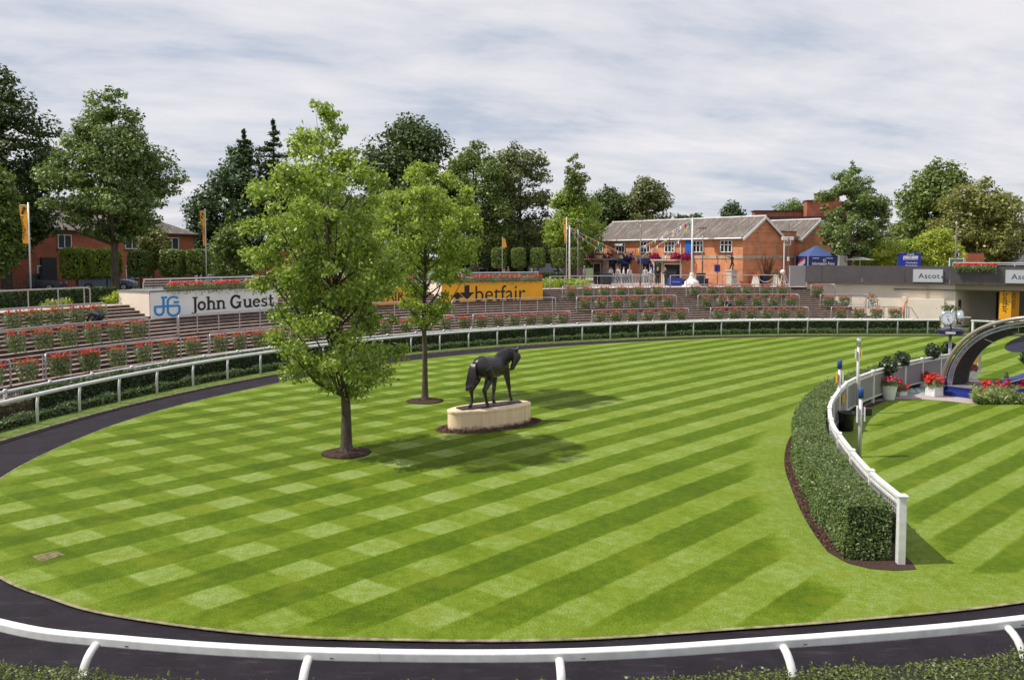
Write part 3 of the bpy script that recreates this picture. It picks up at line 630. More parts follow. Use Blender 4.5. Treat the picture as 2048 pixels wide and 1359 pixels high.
# ================================================================ terrace furniture
def step_z(o): return max(0.0, min(NS, math.floor((o-O0)/DE+1)))*RI if o >= O0 else 0.0
REDF = leafmat('red_geranium', (0.55, 0.008, 0.012), (0.88, 0.05, 0.04), 0.25, 0.5)
ORF = leafmat('orange_geranium', (0.62, 0.06, 0.01), (0.85, 0.16, 0.03), 0.25, 0.5)
TRAIL = leafmat('trailing_leaf', (0.09, 0.125, 0.045), (0.32, 0.36, 0.17), 0.35)
BOXM = mat('planter_plastic', (0.45, 0.45, 0.43), 0.6)
def flower_box_proto(seed, fm):
    rng = np.random.default_rng(seed); t = thing('flower_box', 'x', 'flower box', (0, 0, 0)); 
    q = MB(); q.box(-0.42, 0.42, -0.10, 0.10, -0.02, 0.16); q.build('trough', BOXM, t)
    n = 900; x = rng.uniform(-0.43, 0.43, n); z = 0.18-np.abs(rng.normal(0, 0.22, n)); 
    z = np.where(rng.random(n) < 0.7, rng.uniform(-0.55, 0.34, n), z); z = np.maximum(z, -0.52-0.12*np.sin(x*9+seed))
    y = rng.uniform(-0.20, 0.16, n)-0.05*(z < 0); x = x*(1+0.14*(z > -0.1)-0.12*(z < -0.35))+rng.normal(0, .03, n); 
    P = np.stack([x, y, z], 1); nn = np.stack([rng.normal(size=n)*0.6, -0.6+rng.normal(size=n)*0.5, 0.4+rng.normal(size=n)*0.5], 1)
    leaf_cloud('trailing_foliage', P, nn, 0.10, TRAIL, rng, parent=t, aspect=0.6)
    n = 300; c = rng.uniform(-0.48, 0.48, 28); cz = rng.uniform(0.19, 0.44, 28); cy = rng.uniform(-0.22, 0.14, 28); i = rng.integers(0, 28, n)
    d = rnd_dir(rng, n)*0.042; P = np.stack([c[i], cy[i], cz[i]], 1)+d*np.array([1.2, 1, 0.8])
    leaf_cloud('blossoms', P, d+np.array([0, 0, 0.03]), 0.055, fm, rng, parent=t, aspect=0.9)
    return t
PROT = [flower_box_proto(i, REDF if i < 3 else ORF) for i in range(4)]
used_proto = [False]*4
def put_box(loc, rz, label, group, k):
    if not used_proto[k]: o = PROT[k]; used_proto[k] = True
    else: o = copy_tree(PROT[k])
    o.location = loc; o.rotation_euler = (0, 0, rz); o['label'] = label; o['group'] = group; return o
def step_rail(label, px0, px1, off, z0=None, bays=None, boxes=None, blabel=None, orange=False, hh=1.1, ends=(True, True), s01=None, low=False):
    zf = step_z(off) if z0 is None else z0
    if s01: sa, sb = s01
    else: sa, sb = SX(px0, off, zf+hh), SX(px1, off, zf+hh)
    n = bays or max(1, round((sb-sa)/1.33)); t = thing('step_railing', label, 'railing', tuple(CP((sa+sb)/2, off, zf)), 0, 'galvanised railings on the steps')
    q = MB(); zz = zf+hh; pts = []
    r = 0.12
    if ends[0]: pts += [CP(sa, off-0.30, zf-0.12), CP(sa, off-0.30, zz-r), CP(sa+0.03, off-0.27, zz-0.03), CP(sa+r, off-0.18, zz)]
    pts += [CP(s, off-(0.0 if 0 < i < 24 else 0.02), zz) for i, s in enumerate(np.linspace(sa+(0.3 if ends[0] else 0), sb-(0.3 if ends[1] else 0), 25))]
    if ends[1]: pts += [CP(sb-r, off-0.18, zz), CP(sb-0.03, off-0.27, zz-0.03), CP(sb, off-0.30, zz-r), CP(sb, off-0.30, zf-0.12)]
    q.tube(pts, 0.040, 8)
    if low or boxes: q.tube([CP(s, off, zf+0.22) for s in np.linspace(sa, sb, 20)], 0.018, 6)
    q.build('rail', GALV, t, smooth=True)
    for i in range(n+1):
        s = sa+(sb-sa)*i/n; s = min(max(s, sa+0.12), sb-0.12); mb = MB(); mb.tube([CP(s, off, zf-0.1), CP(s, off, zz)], 0.031, 6); mb.obox(CP(s, off, zf+0.01), (1, 0, 0), (0, 1, 0), (0, 0, 1), (0.11, 0.11, 0.03)); mb.build('post', GALV, t)
    if boxes is not None:
        for j, i in enumerate(boxes):
            s = sa+(sb-sa)*(i+0.5)/n; p = CP(s, off-0.26, zf+0.62); tg = CT(s); rz = math.atan2(tg.y, tg.x)
            k = (3 if orange and (i % 3) else (i*7+int(px0)) % 3)
            put_box(p, rz, f'{ORD[j]} flower box from the left on the {blabel}', 'flower boxes hung on the step railings', k)
    return t
O1, O2, O3, O4 = 4.6, 7.1, 9.65, 12.25
six = range(6)
step_rail('bottom row step railing with one flower box, cut off by the left picture edge', -210, 8, O1, boxes=six, blabel='bottom railing at the left edge')
step_rail('bottom row step railing with six flower boxes, second from the left', 80, 353, O1, boxes=six, blabel='bottom railing second from left')
step_rail('bottom row step railing with flower boxes, partly behind the larger young tree', 412, 640, O1, boxes=six, blabel='bottom railing left of the larger tree')
step_rail('bottom row step railing with flower boxes seen between the two young trees', 706, 905, O1, boxes=six, blabel='bottom railing between the young trees')
step_rail('bottom row step railing with six flower boxes above the horse statue', 942, 1137, O1, boxes=six, blabel='bottom railing above the horse')
step_rail('bottom row step railing with six flower boxes, third from its right end', 1181, 1374, O1, boxes=six, blabel='bottom railing third from right')
step_rail('bottom row step railing with six flower boxes under the kneeling gardener', 1418, 1614, O1, boxes=six, blabel='bottom railing below the kneeling gardener')
step_rail('bottom row step railing with four flower boxes at the right end of the steps', 1660, 1804, O1, bays=4, boxes=range(4), blabel='bottom railing at the right end')
step_rail('middle row step railing with orange and red flower boxes at the far left', -190, 290, O2, bays=9, boxes=range(2, 9), blabel='far left middle railing', orange=False)
step_rail('plain middle row step railing in front of the white board with blue emblem', 350, 600, O2)
step_rail('plain middle row step railing behind the two young trees', 640, 860, O2)
step_rail('plain middle row step railing in front of the amber board with black arrows', 900, 1108, O2)
step_rail('middle row step railing with six flower boxes right of the amber board', 1150, 1350, O2, boxes=six, blabel='middle railing beside the amber board')
step_rail('middle row step railing with six flower boxes beside the kneeling gardener', 1393, 1596, O2, boxes=six, blabel='middle railing beside the gardener')
step_rail('middle row step railing with two flower boxes meeting the cream wall', 1638, 1735, O2, bays=3, boxes=range(2), blabel='middle railing by the cream wall')
step_rail('top row step railing with orange flower boxes at the far left', -160, 205, O3, bays=8, boxes=range(3, 8), blabel='far left top railing', orange=True)
step_rail('top row step railing with six flower boxes below the yellow shrubs', 1122, 1328, O3, boxes=six, blabel='top railing below the yellow shrubs')
step_rail('top row step railing with six flower boxes below the white flagpole', 1370, 1578, O3, boxes=six, blabel='top railing below the flagpole')
step_rail('top row step railing with a single flower box beside the grey parapet', 1620, 1668, O3, bays=2, boxes=[0], blabel='short top railing beside the parapet')
step_rail('plain railing at the edge of the upper paving, far left', -150, 173, O4, z0=ZT)
step_rail('plain railing at the edge of the upper paving, below the brick building', 1097, 1300, O4, z0=ZT)
step_rail('plain railing at the edge of the upper paving, right of the flagpole', 1338, 1553, O4, z0=ZT)

# ---------------------------------------------------------------- writing and marks
def text_pts(s, size, bold=0.0, spacing=1.0):
    cu = bpy.data.curves.new('t', 'FONT'); cu.body = s; cu.size = size; cu.offset = bold; cu.extrude = 0.0; cu.space_character = spacing; cu.resolution_u = 3; cu.fill_mode = 'FRONT'
    o = bpy.data.objects.new('t', cu); COL.objects.link(o); bpy.context.view_layer.update()
    me = bpy.data.meshes.new_from_object(o.evaluated_get(bpy.context.evaluated_depsgraph_get()))
    v = np.array([tuple(p.co) for p in me.vertices]) if len(me.vertices) else np.zeros((0, 3)); f = [tuple(p.vertices) for p in me.polygons]
    bpy.data.objects.remove(o); bpy.data.curves.remove(cu); bpy.data.meshes.remove(me); return v, f
def put_text(name, s, fn, size, m, parent, bold=0.0, width=None, spacing=1.0, extra=None):
    """fn(x, y) -> point on the board; x from 0 rightwards, y up from the baseline."""
    v, f = text_pts(s, size, bold, spacing)
    if len(v) == 0: return
    if width: v[:, 0] = (v[:, 0]-v[:, 0].min())*width/(v[:, 0].max()-v[:, 0].min())
    q = MB(); q.add([fn(a[0], a[1]) for a in v], f)
    if extra:
        for pl_ in extra: q.poly([fn(*p) for p in pl_])
    return q.build(name, m, parent)
def board(c, u, n=None):                    # flat board frame: origin c, rightwards u, pushed out by n
    c = Vector(c); u = Vector(u); n = Vector(n) if n is not None else Vector((0, 0, 0))
    return lambda x, y, d=0.0: c+u*x+Vector((0, 0, 1))*y+n*(0.004+d)
def arrow(cx, cy, s, up):
    k = 1 if up else -1
    return [(cx-0.16*s, cy-0.5*s*k), (cx+0.16*s, cy-0.5*s*k), (cx+0.16*s, cy), (cx+0.48*s, cy), (cx, cy+0.5*s*k), (cx-0.48*s, cy), (cx-0.16*s, cy)]
def ribbon(pts, w):
    pts = [Vector((p[0], p[1], 0)) for p in pts]; L_, R_ = [], []
    for i, p in enumerate(pts):
        t = (pts[min(i+1, len(pts)-1)]-pts[max(i-1, 0)]).normalized(); n = Vector((-t.y, t.x, 0)); L_.append(p+n*w/2); R_.append(p-n*w/2)
    return [(p.x, p.y) for p in L_+R_[::-1]]

# ---------------------------------------------------------------- the three sponsor walls standing in the steps
OW, ZB, ZW = 9.7, 2.15, 4.05
METAL_L = mat('pale_rail', (0.55, 0.55, 0.56), 0.4, metal=0.3)
def sponsor_wall(px0, px1, bm, label, ret_label, flowers_label, rail_label, ret_right=False, base_m=None):
    sa, sb = SX(px0, OW, 3.2), SX(px1, OW, 3.2); n = 24; ss = np.linspace(sa, sb, n)
    t = thing('display_wall', label, 'display board', tuple(CP((sa+sb)/2, OW, ZB)))
    q = MB(); q.grid([[CP(s, OW+0.06, ZB-0.4), CP(s, OW+0.06, ZW), CP(s, OW+2.9, ZW), CP(s, OW+2.9, ZB-0.4)] for s in ss]); k = (n-1)*4; q.f += [(0, 1, 2, 3), (k+3, k+2, k+1, k)]
    q.build('wall', CREAM, t)
    q = MB(); q.grid([[CP(s, OW, ZB+0.28), CP(s, OW, ZW-0.02), CP(s, OW+0.055, ZW-0.02)] for s in np.linspace(sa+0.02, sb-0.02, n)]); q.build('board_face', bm, t)
    q = MB(); q.grid([[CP(s, OW-0.012, ZB+0.12), CP(s, OW-0.012, ZB+0.28), CP(s, OW+0.05, ZB+0.28)] for s in np.linspace(sa+0.02, sb-0.02, n)]); q.build('skirting', base_m or BLUE, t)
    q = MB(); q.grid([[CP(s, OW-0.05, ZW), CP(s, OW-0.05, ZW+0.07), CP(s, OW+2.95, ZW+0.07), CP(s, OW+2.95, ZW)] for s in np.linspace(sa-0.04, sb+0.04, n)]); q.f += [(0, 1, 2, 3), (k+3, k+2, k+1, k)]; q.build('coping', mat('grey_coping', (0.20, 0.19, 0.20), 0.8, var=0.2), t)
    # planter along the top
    p = thing('flower_trough', flowers_label, 'flower trough', tuple(CP((sa+sb)/2, OW, ZW+0.07)))
    rng = np.random.default_rng(int(px0)); Lw = sb-sa; inset = 0.9 if px0 == 300 else 0.15
    q = MB(); q.grid([[CP(s, OW-0.02, ZW+0.09), CP(s, OW-0.02, ZW+0.30), CP(s, OW+0.3, ZW+0.30), CP(s, OW+0.3, ZW+0.09)] for s in np.linspace(sa+inset, sb-0.1, n)]); q.build('trough', BOXM, p)
    m = int(Lw*420); s = rng.uniform(sa+inset, sb-0.1, m); z = ZW+0.38-np.abs(rng.normal(0, 0.24, m)); z = np.maximum(z, ZW-0.26-0.10*np.sin(s*3.3)); o = OW-0.12+rng.uniform(-0.12, 0.22, m)
    x = np.array([CP(a, b, c) for a, b, c in zip(s, o, z)]); nn = np.tile(np.array(-(CP((sa+sb)/2, 1)-CP((sa+sb)/2, 0))), (m, 1))+rng.normal(size=(m, 3))*0.6+np.array([0, 0, 0.3])
    leaf_cloud('trailing_foliage', x, nn, 0.10, TRAIL, rng, parent=p, aspect=0.5)
    m = int(Lw*190); nc = int(Lw*9); cs = rng.uniform(sa+inset, sb-0.1, nc); cz = ZW+0.42+rng.uniform(-0.05, 0.10, nc); i = rng.integers(0, nc, m); d = rnd_dir(rng, m)*0.07
    x = np.array([CP(a, OW-0.05+b, c) for a, b, c in zip(cs[i], rng.uniform(-0.1, 0.15, m), cz[i])])+d; leaf_cloud('blossoms', x, d+np.array([0, -0.04, 0.04]), 0.07, REDF, rng, parent=p, aspect=0.9)
    # railing behind the planter
    r = thing('parapet_railing', rail_label, 'railing', tuple(CP((sa+sb)/2, OW+0.9, ZW+0.07)), 0, 'pale railings on top of the display walls')
    q = MB(); 
    for zz, rr_ in ((0.72, 0.04), (0.55, 0.02), (0.40, 0.02), (0.25, 0.02)): q.tube([CP(s, OW+0.6, ZW+zz) for s in np.linspace(sa+0.05, sb-0.1, n)], rr_, 6)
    q.build('rail', METAL_L, r)
    for s in np.linspace(sa+0.1, sb-0.15, int(Lw/1.1)): mb = MB(); mb.tube([CP(s, OW+0.75, ZW+0.06), CP(s, OW+0.75, ZW+0.5), CP(s, OW+0.6, ZW+0.72)], 0.028, 6); mb.build('post', METAL_L, r)
    def fn(x, y): return CP(sa+x, OW-0.014, ZB+0.28+y)
    return t, fn, sb-sa
WB_ = mat('white_board', (0.80, 0.80, 0.80), 0.5, var=0.06, scale=1.2)
t, fn, LW = sponsor_wall(300, 556, WB_, 'white curved display wall with a bright blue letter emblem and black name', '', 'long red geranium trough on top of the white display wall', 'pale railing behind the flowers on the white display wall')
def px_on(fn, y, px, LWm):                  # x along the board seen at picture column px
    xs = np.linspace(0, LWm, 400); v = [XP(fn(a, y)) for a in xs]; return float(np.interp(px, v, xs))
x0 = px_on(fn, 0.6, 381, LW); x1 = px_on(fn, 0.6, 549, LW)
hx = lambda px: px_on(fn, 0.6, px, LW)
# heavy slab-serif words drawn stroke by stroke: cap height 1, x height 0.68
def ell(cx, cy, rx, ry, a0, a1, n=18): return [(cx+rx*math.cos(R(a0+(a1-a0)*i/n)), cy+ry*math.sin(R(a0+(a1-a0)*i/n))) for i in range(n+1)]
GLY = {
 'J': (0.52, [([(.36, .95), (.36, .0)]+ell(.22, -.06, .14, .16, 0, -150, 8), .17), ([(.16, .955), (.54, .955)], .10)]),
 'o': (0.66, [(ell(.31, .33, .235, .27, 0, 360), .16)]),
 'h': (0.74, [([(.16, 0), (.16, 1.0)], .17), (ell(.36, .42, .20, .20, 165, 0)+[(.56, 0)], .15), ([(.0, .045), (.32, .045)], .09), ([(.42, .045), (.72, .045)], .09), ([(.0, .955), (.22, .955)], .09)]),
 'n': (0.74, [([(.16, 0), (.16, .66)], .17), (ell(.36, .42, .20, .20, 165, 0)+[(.56, 0)], .15), ([(.0, .045), (.32, .045)], .09), ([(.42, .045), (.72, .045)], .09), ([(.0, .62), (.22, .62)], .09)]),
 ' ': (0.30, []),
 'G': (0.98, [(ell(.45, .5, .35, .45, 42, 325), .19), ([(.74, .46), (.74, .04)], .17), ([(.48, .44), (.88, .44)], .10), ([(.74, .96), (.74, .70)], .09)]),
 'u': (0.74, [([(.16, .66), (.16, .25)]+ell(.35, .24, .19, .18, 180, 350), .16), ([(.57, .66), (.57, 0)], .16), ([(.0, .62), (.22, .62)], .09), ([(.42, .62), (.62, .62)], .09), ([(.55, .045), (.74, .045)], .09)]),
 'e': (0.66, [(ell(.32, .33, .24, .27, 8, 325), .15), ([(.10, .36), (.56, .36)], .10)]),
 's': (0.56, [(ell(.27, .48, .17, .13, 50, 250, 12)+ell(.26, .19, .19, .13, 70, -140, 12), .14), ([(.45, .62), (.45, .46)], .07), ([(.06, .22), (.06, .05)], .07)]),
 't': (0.50, [([(.20, .92), (.20, .20)]+ell(.34, .18, .14, .14, 180, 320), .16), ([(.02, .62), (.44, .62)], .09)])}
q = MB(); adv = sum(GLY[c][0] for c in 'John Guest'); ks_ = (x1-x0)/adv; xx_ = 0.0
for c in 'John Guest':
    for pts_, w_ in GLY[c][1]: q.poly([fn(x0+(xx_+p[0])*ks_, 0.36+p[1]*0.84) for p in ribbon(pts_, w_)])
    xx_ += GLY[c][0]
q.build('lettering', INK, t)
sx = (hx(360)-hx(307)); bx = hx(307)
E = lambda u, v: (u*sx, 0.13+v*1.22)
def arc(cx, cy, rx, ry, a0, a1, n=14): return [(cx+rx*math.cos(R(a0+(a1-a0)*i/n)), cy+ry*math.sin(R(a0+(a1-a0)*i/n))) for i in range(n+1)]
marks = [[(0.03, 0.50), (0.97, 0.50)], [(0.30, 0.93), (0.52, 0.93)], [(0.38, 0.93), (0.38, 0.30)]+arc(0.22, 0.30, 0.16, 0.20, 0, -180)[1:]+[(0.06, 0.50)],
         arc(0.76, 0.70, 0.22, 0.24, 40, 180)+[(0.54, 0.5)]+arc(0.76, 0.27, 0.22, 0.25, 180, 360)+[(0.98, 0.5)], [(0.76, 0.67), (0.97, 0.67)]]
q = MB()
for st_ in marks: q.poly([fn(bx+p[0], p[1]) for p in ribbon([E(*a) for a in st_], 0.13)])
q.build('emblem', mat('bright_blue', (0.015, 0.25, 0.62), 0.5), t)
t, fn, LW = sponsor_wall(602, 838, YEL, 'amber curved display wall with black capitals, mostly behind the young trees', '', 'long red geranium trough on the amber wall behind the young trees', 'pale railing on the amber wall behind the young trees', base_m=DARKM)
x0 = px_on(fn, 0.6, 622, LW); x1 = px_on(fn, 0.6, 815, LW)
put_text('lettering', 'DO YOU BETFAIR?', lambda x, y: fn(x0+x, 0.32+y), 0.95, INK, t, bold=0.012, width=x1-x0)
t, fn, LW = sponsor_wall(884, 1086, YEL, 'amber curved display wall with two black arrows and a lower case word', '', 'long red geranium trough on the amber wall above the horse statue', 'pale railing on the amber wall above the horse statue', base_m=DARKM)
x0 = px_on(fn, 0.6, 951, LW); x1 = px_on(fn, 0.6, 1051, LW)
xa = px_on(fn, 0.6, 934, LW); xb = px_on(fn, 0.6, 915, LW)
put_text('lettering', 'betfair', lambda x, y: fn(x0+x, 0.06+y*1.28), 1.42, INK, t, bold=0.0, width=x1-x0)
q = MB(); q.poly([fn(*p) for p in arrow(xa, 0.80, 1.15, False)]); q.poly([fn(*p) for p in arrow(xb, 0.42, 0.9, True)]); q.build('arrow_emblem', INK, t)

# ================================================================ grey parapet wall with the tunnel on the right
def WP(k, z, d=0.0): return WA+WU*k+WN*d+Vector((0, 0, z))
def KX(px, d=0.0):                            # distance along the wall seen at column px
    ks = np.linspace(-2, 40, 800); v = [XP(WP(a, 4.5, d)) for a in ks]; return float(np.interp(px, v, ks))
t = thing('parapet_wall', 'long dark grey parapet with cream wall and passage under it', 'wall', tuple(WP(0, 0)))
kL = KX(1578, 0.4)
PAR = mat('dark_grey_cladding', (0.082, 0.070, 0.076), 0.6, var=0.12, scale=1.2)
q = MB()
gaps = [0.0]+[KX(p, 0.5) for p in (1644, 1724, 1810, 1900, 1994)]+[KX(2048)+4, KX(2048)+9]
for a, b in zip(gaps[:-1], gaps[1:]): q.obox(WP((a+b)/2, (3.72+5.25)/2, 0.35), WU, WN, (0, 0, 1), (b-a-0.03, 0.3, 1.53))
q.build('fascia_panel', PAR, t)
q = MB(); q.add([WP(0.0, 3.35, 0.49), WP(0.0, 5.24, 0.49), WP(0.0, 5.24, 0.49)+Vector((-1.5, -0.2, 0)), WP(0.0, 3.35, 0.49)+Vector((-1.5, -0.2, 0)), WP(0.0, 3.35, 0.1), WP(0.0, 5.24, 0.1), WP(0.0, 5.24, 0.3)+Vector((-1.5, 0.1, 0)), WP(0.0, 3.35, 0.3)+Vector((-1.5, 0.1, 0))],
      [(0, 1, 2, 3), (4, 7, 6, 5), (1, 5, 6, 2), (2, 6, 7, 3), (0, 3, 7, 4)]); q.build('end_panel', mat('light_grey_panel', (0.36, 0.34, 0.36), 0.6), t)
kT = KX(1912)
q = MB(); q.add([WP(-0.2, -0.02), WP(kT, -0.02), WP(kT, 3.75), WP(-0.2, 3.75)], [(0, 1, 2, 3)])
back = Vector((16.0, 14.5, 0))
q.add([WP(kT, -0.02), WP(kT, -0.02)+back, WP(kT, 3.6)+back, WP(kT, 3.75)], [(0, 1, 2, 3)]); q.build('wall', CREAM, t)
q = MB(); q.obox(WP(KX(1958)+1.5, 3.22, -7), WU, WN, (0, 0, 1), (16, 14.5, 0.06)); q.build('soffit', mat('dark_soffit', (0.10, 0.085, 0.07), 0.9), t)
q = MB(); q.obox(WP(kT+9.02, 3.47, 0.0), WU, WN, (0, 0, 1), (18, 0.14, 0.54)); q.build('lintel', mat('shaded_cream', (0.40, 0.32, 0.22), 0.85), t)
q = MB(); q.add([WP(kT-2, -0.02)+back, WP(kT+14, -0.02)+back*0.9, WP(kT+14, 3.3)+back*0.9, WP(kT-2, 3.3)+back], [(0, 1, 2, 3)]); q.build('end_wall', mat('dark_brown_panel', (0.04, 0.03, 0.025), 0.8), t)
bk = back.normalized(); bn = Vector((bk.y, -bk.x, 0))
for f_ in (0.10,): q = MB(); q.obox(WP(kT, 1.5)+back*f_*0.45+bn*0.04, bk, bn, (0, 0, 1), (0.55, 0.05, 1.7)); q.build('hatch', DARKM, t)
for f_ in (0.52, 0.66): q = MB(); q.obox(WP(kT, 1.4)+back*f_+bn*0.04, bk, bn, (0, 0, 1), (1.5, 0.05, 2.6)); q.build('door', DARKM, t)
# lower block in front of the cream wall and the drain pipe
q = MB(); ka, kb_ = KX(1816, 0.6), KX(1890, 0.6); q.obox(WP((ka+kb_)/2, 1.2, 0.33), WU, WN, (0, 0, 1), (kb_-ka, 0.62, 2.45)); q.obox(WP(ka-0.25, 1.28, 0.33), WU, WN, (0, 0, 1), (0.4, 0.55, 2.56)); q.build('low_block', CREAM, t)
q = MB(); q.tube([WP(0.2, 3.62, 0.10), WP(KX(1850), 3.62, 0.10), WP(KX(1857), 3.5, 0.10), WP(KX(1857), 2.45, 0.10)], 0.07, 8); q.build('pipe', mat('cream_pipe', (0.55, 0.45, 0.38), 0.7), t, smooth=True)
def ascot_sign(px0, px1, lab, txt):
    a, b = KX(px0, 0.6), KX(px1, 0.6); s = thing('name_sign', lab, 'sign', tuple(WP((a+b)/2, 3.85, 0.6)))
    q = MB(); q.obox(WP((a+b)/2, 4.42, 0.56), WU, WN, (0, 0, 1), (b-a, 0.1, 1.12)); q.build('frame', mat('silver_frame', (0.55, 0.56, 0.60), 0.35, metal=0.5), s)
    q = MB(); q.obox(WP((a+b)/2, 4.42, 0.565), WU, WN, (0, 0, 1), (b-a-0.1, 0.11, 1.02)); q.build('face', mat('pale_grey_sign', (0.50, 0.50, 0.55), 0.5), s)
    f = board(WP(a, 4.22, 0.63), WU, WN); put_text('lettering', txt, lambda x, y: f(0.42+x, y), 0.62, mat('slate_lettering', (0.05, 0.05, 0.09), 0.5), s, width=1.62, spacing=1.05)
    q = MB(); X_ = 2.16
    for p in ([(X_, 0.02), (X_+0.36, 0.02), (X_+0.36, 0.09), (X_, 0.09)], [(X_+0.03, 0.13), (X_+0.07, 0.13), (X_+0.05, 0.32)], [(X_+0.12, 0.13), (X_+0.24, 0.13), (X_+0.18, 0.46)], [(X_+0.29, 0.13), (X_+0.33, 0.13), (X_+0.31, 0.32)], [(X_+0.03, 0.10), (X_+0.33, 0.10), (X_+0.33, 0.17), (X_+0.03, 0.17)]):
        q.poly([f(*c) for c in p])
    q.build('crown_emblem', MATS['slate_lettering'], s)
ascot_sign(1826, 1886, 'pale grey name sign with a small crown, below the blue board', 'Ascot')
ascot_sign(2011, 2071, 'pale grey name sign cut by the right picture edge', 'Ascot')
# planter and thin rail on the parapet
p = thing('flower_trough', 'white trough of red flowers with trailing leaves on the grey parapet', 'flower trough', tuple(WP(KX(1950), 5.2, 0.6)))
a, b = KX(1908, 0.6), KX(1992, 0.6); rng = np.random.default_rng(12)
q = MB(); q.obox(WP((a+b)/2, 5.22, 0.62), WU, WN, (0, 0, 1), (b-a, 0.22, 0.2)); q.build('trough', WHITE, p)
m = 1500; k = rng.uniform(a, b, m); P = np.array([WP(x, z, d) for x, z, d in zip(k, np.maximum(5.35-np.abs(rng.normal(0, 0.25, m)), 4.75+0.1*np.sin(k*4)), rng.uniform(0.55, 0.95, m))])
leaf_cloud('trailing_foliage', P, np.tile(np.array(WN), (m, 1))+rng.normal(size=(m, 3))*0.6, 0.13, TRAIL, rng, parent=p, aspect=0.45)
m = 900; k = rng.uniform(a-0.05, b+0.05, m); P = np.array([WP(x, z, d) for x, z, d in zip(k, rng.uniform(5.3, 5.52, m)*1.0, rng.uniform(0.5, 0.8, m))])
leaf_cloud('blossoms', P, rng.normal(size=(m, 3))+np.array([0, -0.4, 0.6]), 0.09, REDF, rng, parent=p, aspect=0.9)
r = thing('parapet_railing', 'thin pale railing along the grey parapet top, by the right edge', 'railing', tuple(WP(KX(1990), 5.25, 0.2)))
q = MB(); q.tube([WP(KX(1905), 5.55, 0.25), WP(KX(2048)+7, 5.55, 0.25)], 0.045, 6); q.tube([WP(KX(1905), 5.4, 0.25), WP(KX(2048)+7, 5.4, 0.25)], 0.025, 6); q.build('rail', METAL_L, r)
for k in np.arange(KX(1905), KX(2048)+7, 1.5): mb = MB(); mb.tube([WP(k, 5.2, 0.25), WP(k, 5.55, 0.25)], 0.03, 6); mb.build('post', METAL_L, r)
# amber columns at the passage
def banner_col(px, w, d, lab, txt, sz):
    k = KX(px); c = WP(k, 0, d); s = thing('banner_column', lab, 'column', tuple(c))
    q = MB(); q.obox(c+Vector((0, 0, 1.86)), WU, WN, (0, 0, 1), (w, 0.8, 3.72)); q.build('shaft', YEL, s)
    f = lambda x, y: c+WU*(y-0.2)+Vector((0, 0, 3.0-x))+WN*0.41
    put_text('lettering', txt, f, sz, INK, s, width=1.65 if txt == 'betfair' else 1.3)
    q = MB()
    for cx, cy, up in ((-0.42, 0.32, True), (-0.22, 0.12, False)): q.poly([f(*p_) for p_ in arrow(cx, cy, 0.32, up)])
    q.build('arrow_emblem', INK, s)
banner_col(2013, 0.85, -0.5, 'amber column with a lower case word running down it, at the passage', 'betfair', 0.62)
banner_col(2034, 0.7, -1.6, 'narrower amber column with capital letters, second at the passage', 'DO YOU?', 0.40)
# handrails by the foot of the cream wall
t = thing('ramp_railing', 'thin grey railing running off to the cream wall at the steps\' right end', 'railing', tuple(G(1800, 668)))
q = MB(); A_ = W(1735, 591, 67.2); q.tube([CP(s_end(O1)+0.2, O1+0.1, 1.9), W(1820, 614, 66.8)], 0.035, 6); q.tube([W(1822, 614, 66.8), W(1838, 639, 66.8)], 0.03, 6); q.build('rail', GALV, t)
for x in (1803, 1809, 1818): mb = MB(); p_ = W(x, 615, 66.8); mb.tube([(p_.x, p_.y, 0), p_], 0.04, 6); mb.build('post', GALV, t)
t = thing('wall_basket', 'tall white pot of orange flowers with trailing leaves by the cream wall', 'flower pot', tuple(W(1741, 612, 70)))
c = W(1741, 612, 70); q = MB(); q.lathe([(0.22, 0), (0.3, 0.55)], (c.x, c.y, c.z), 12); q.build('pot', WHITE, t); rng = np.random.default_rng(5)
P = np.array([c.x+0.15, c.y, c.z+0.45])+rng.normal(size=(260, 3))*np.array([0.28, 0.2, 0.35]); leaf_cloud('foliage', P, rng.normal(size=(260, 3)), 0.13, HBL, rng, parent=t)
P = np.array([c.x-0.05, c.y-0.1, c.z+0.85])+rng.normal(size=(90, 3))*np.array([0.25, 0.2, 0.12]); leaf_cloud('blossoms', P, rng.normal(size=(90, 3)), 0.11, ORF, rng, parent=t)
t = thing('orange_pole', 'thin leaning orange pole against the cream wall', 'pole', tuple(W(1803, 633, 67.5)))
q = MB(); q.tube([W(1802, 633, 67.5), W(1811, 604, 68.5), W(1815, 600, 68.5)], 0.07, 6); q.build('shaft', mat('orange_paint', (0.6, 0.14, 0.02), 0.5), t)

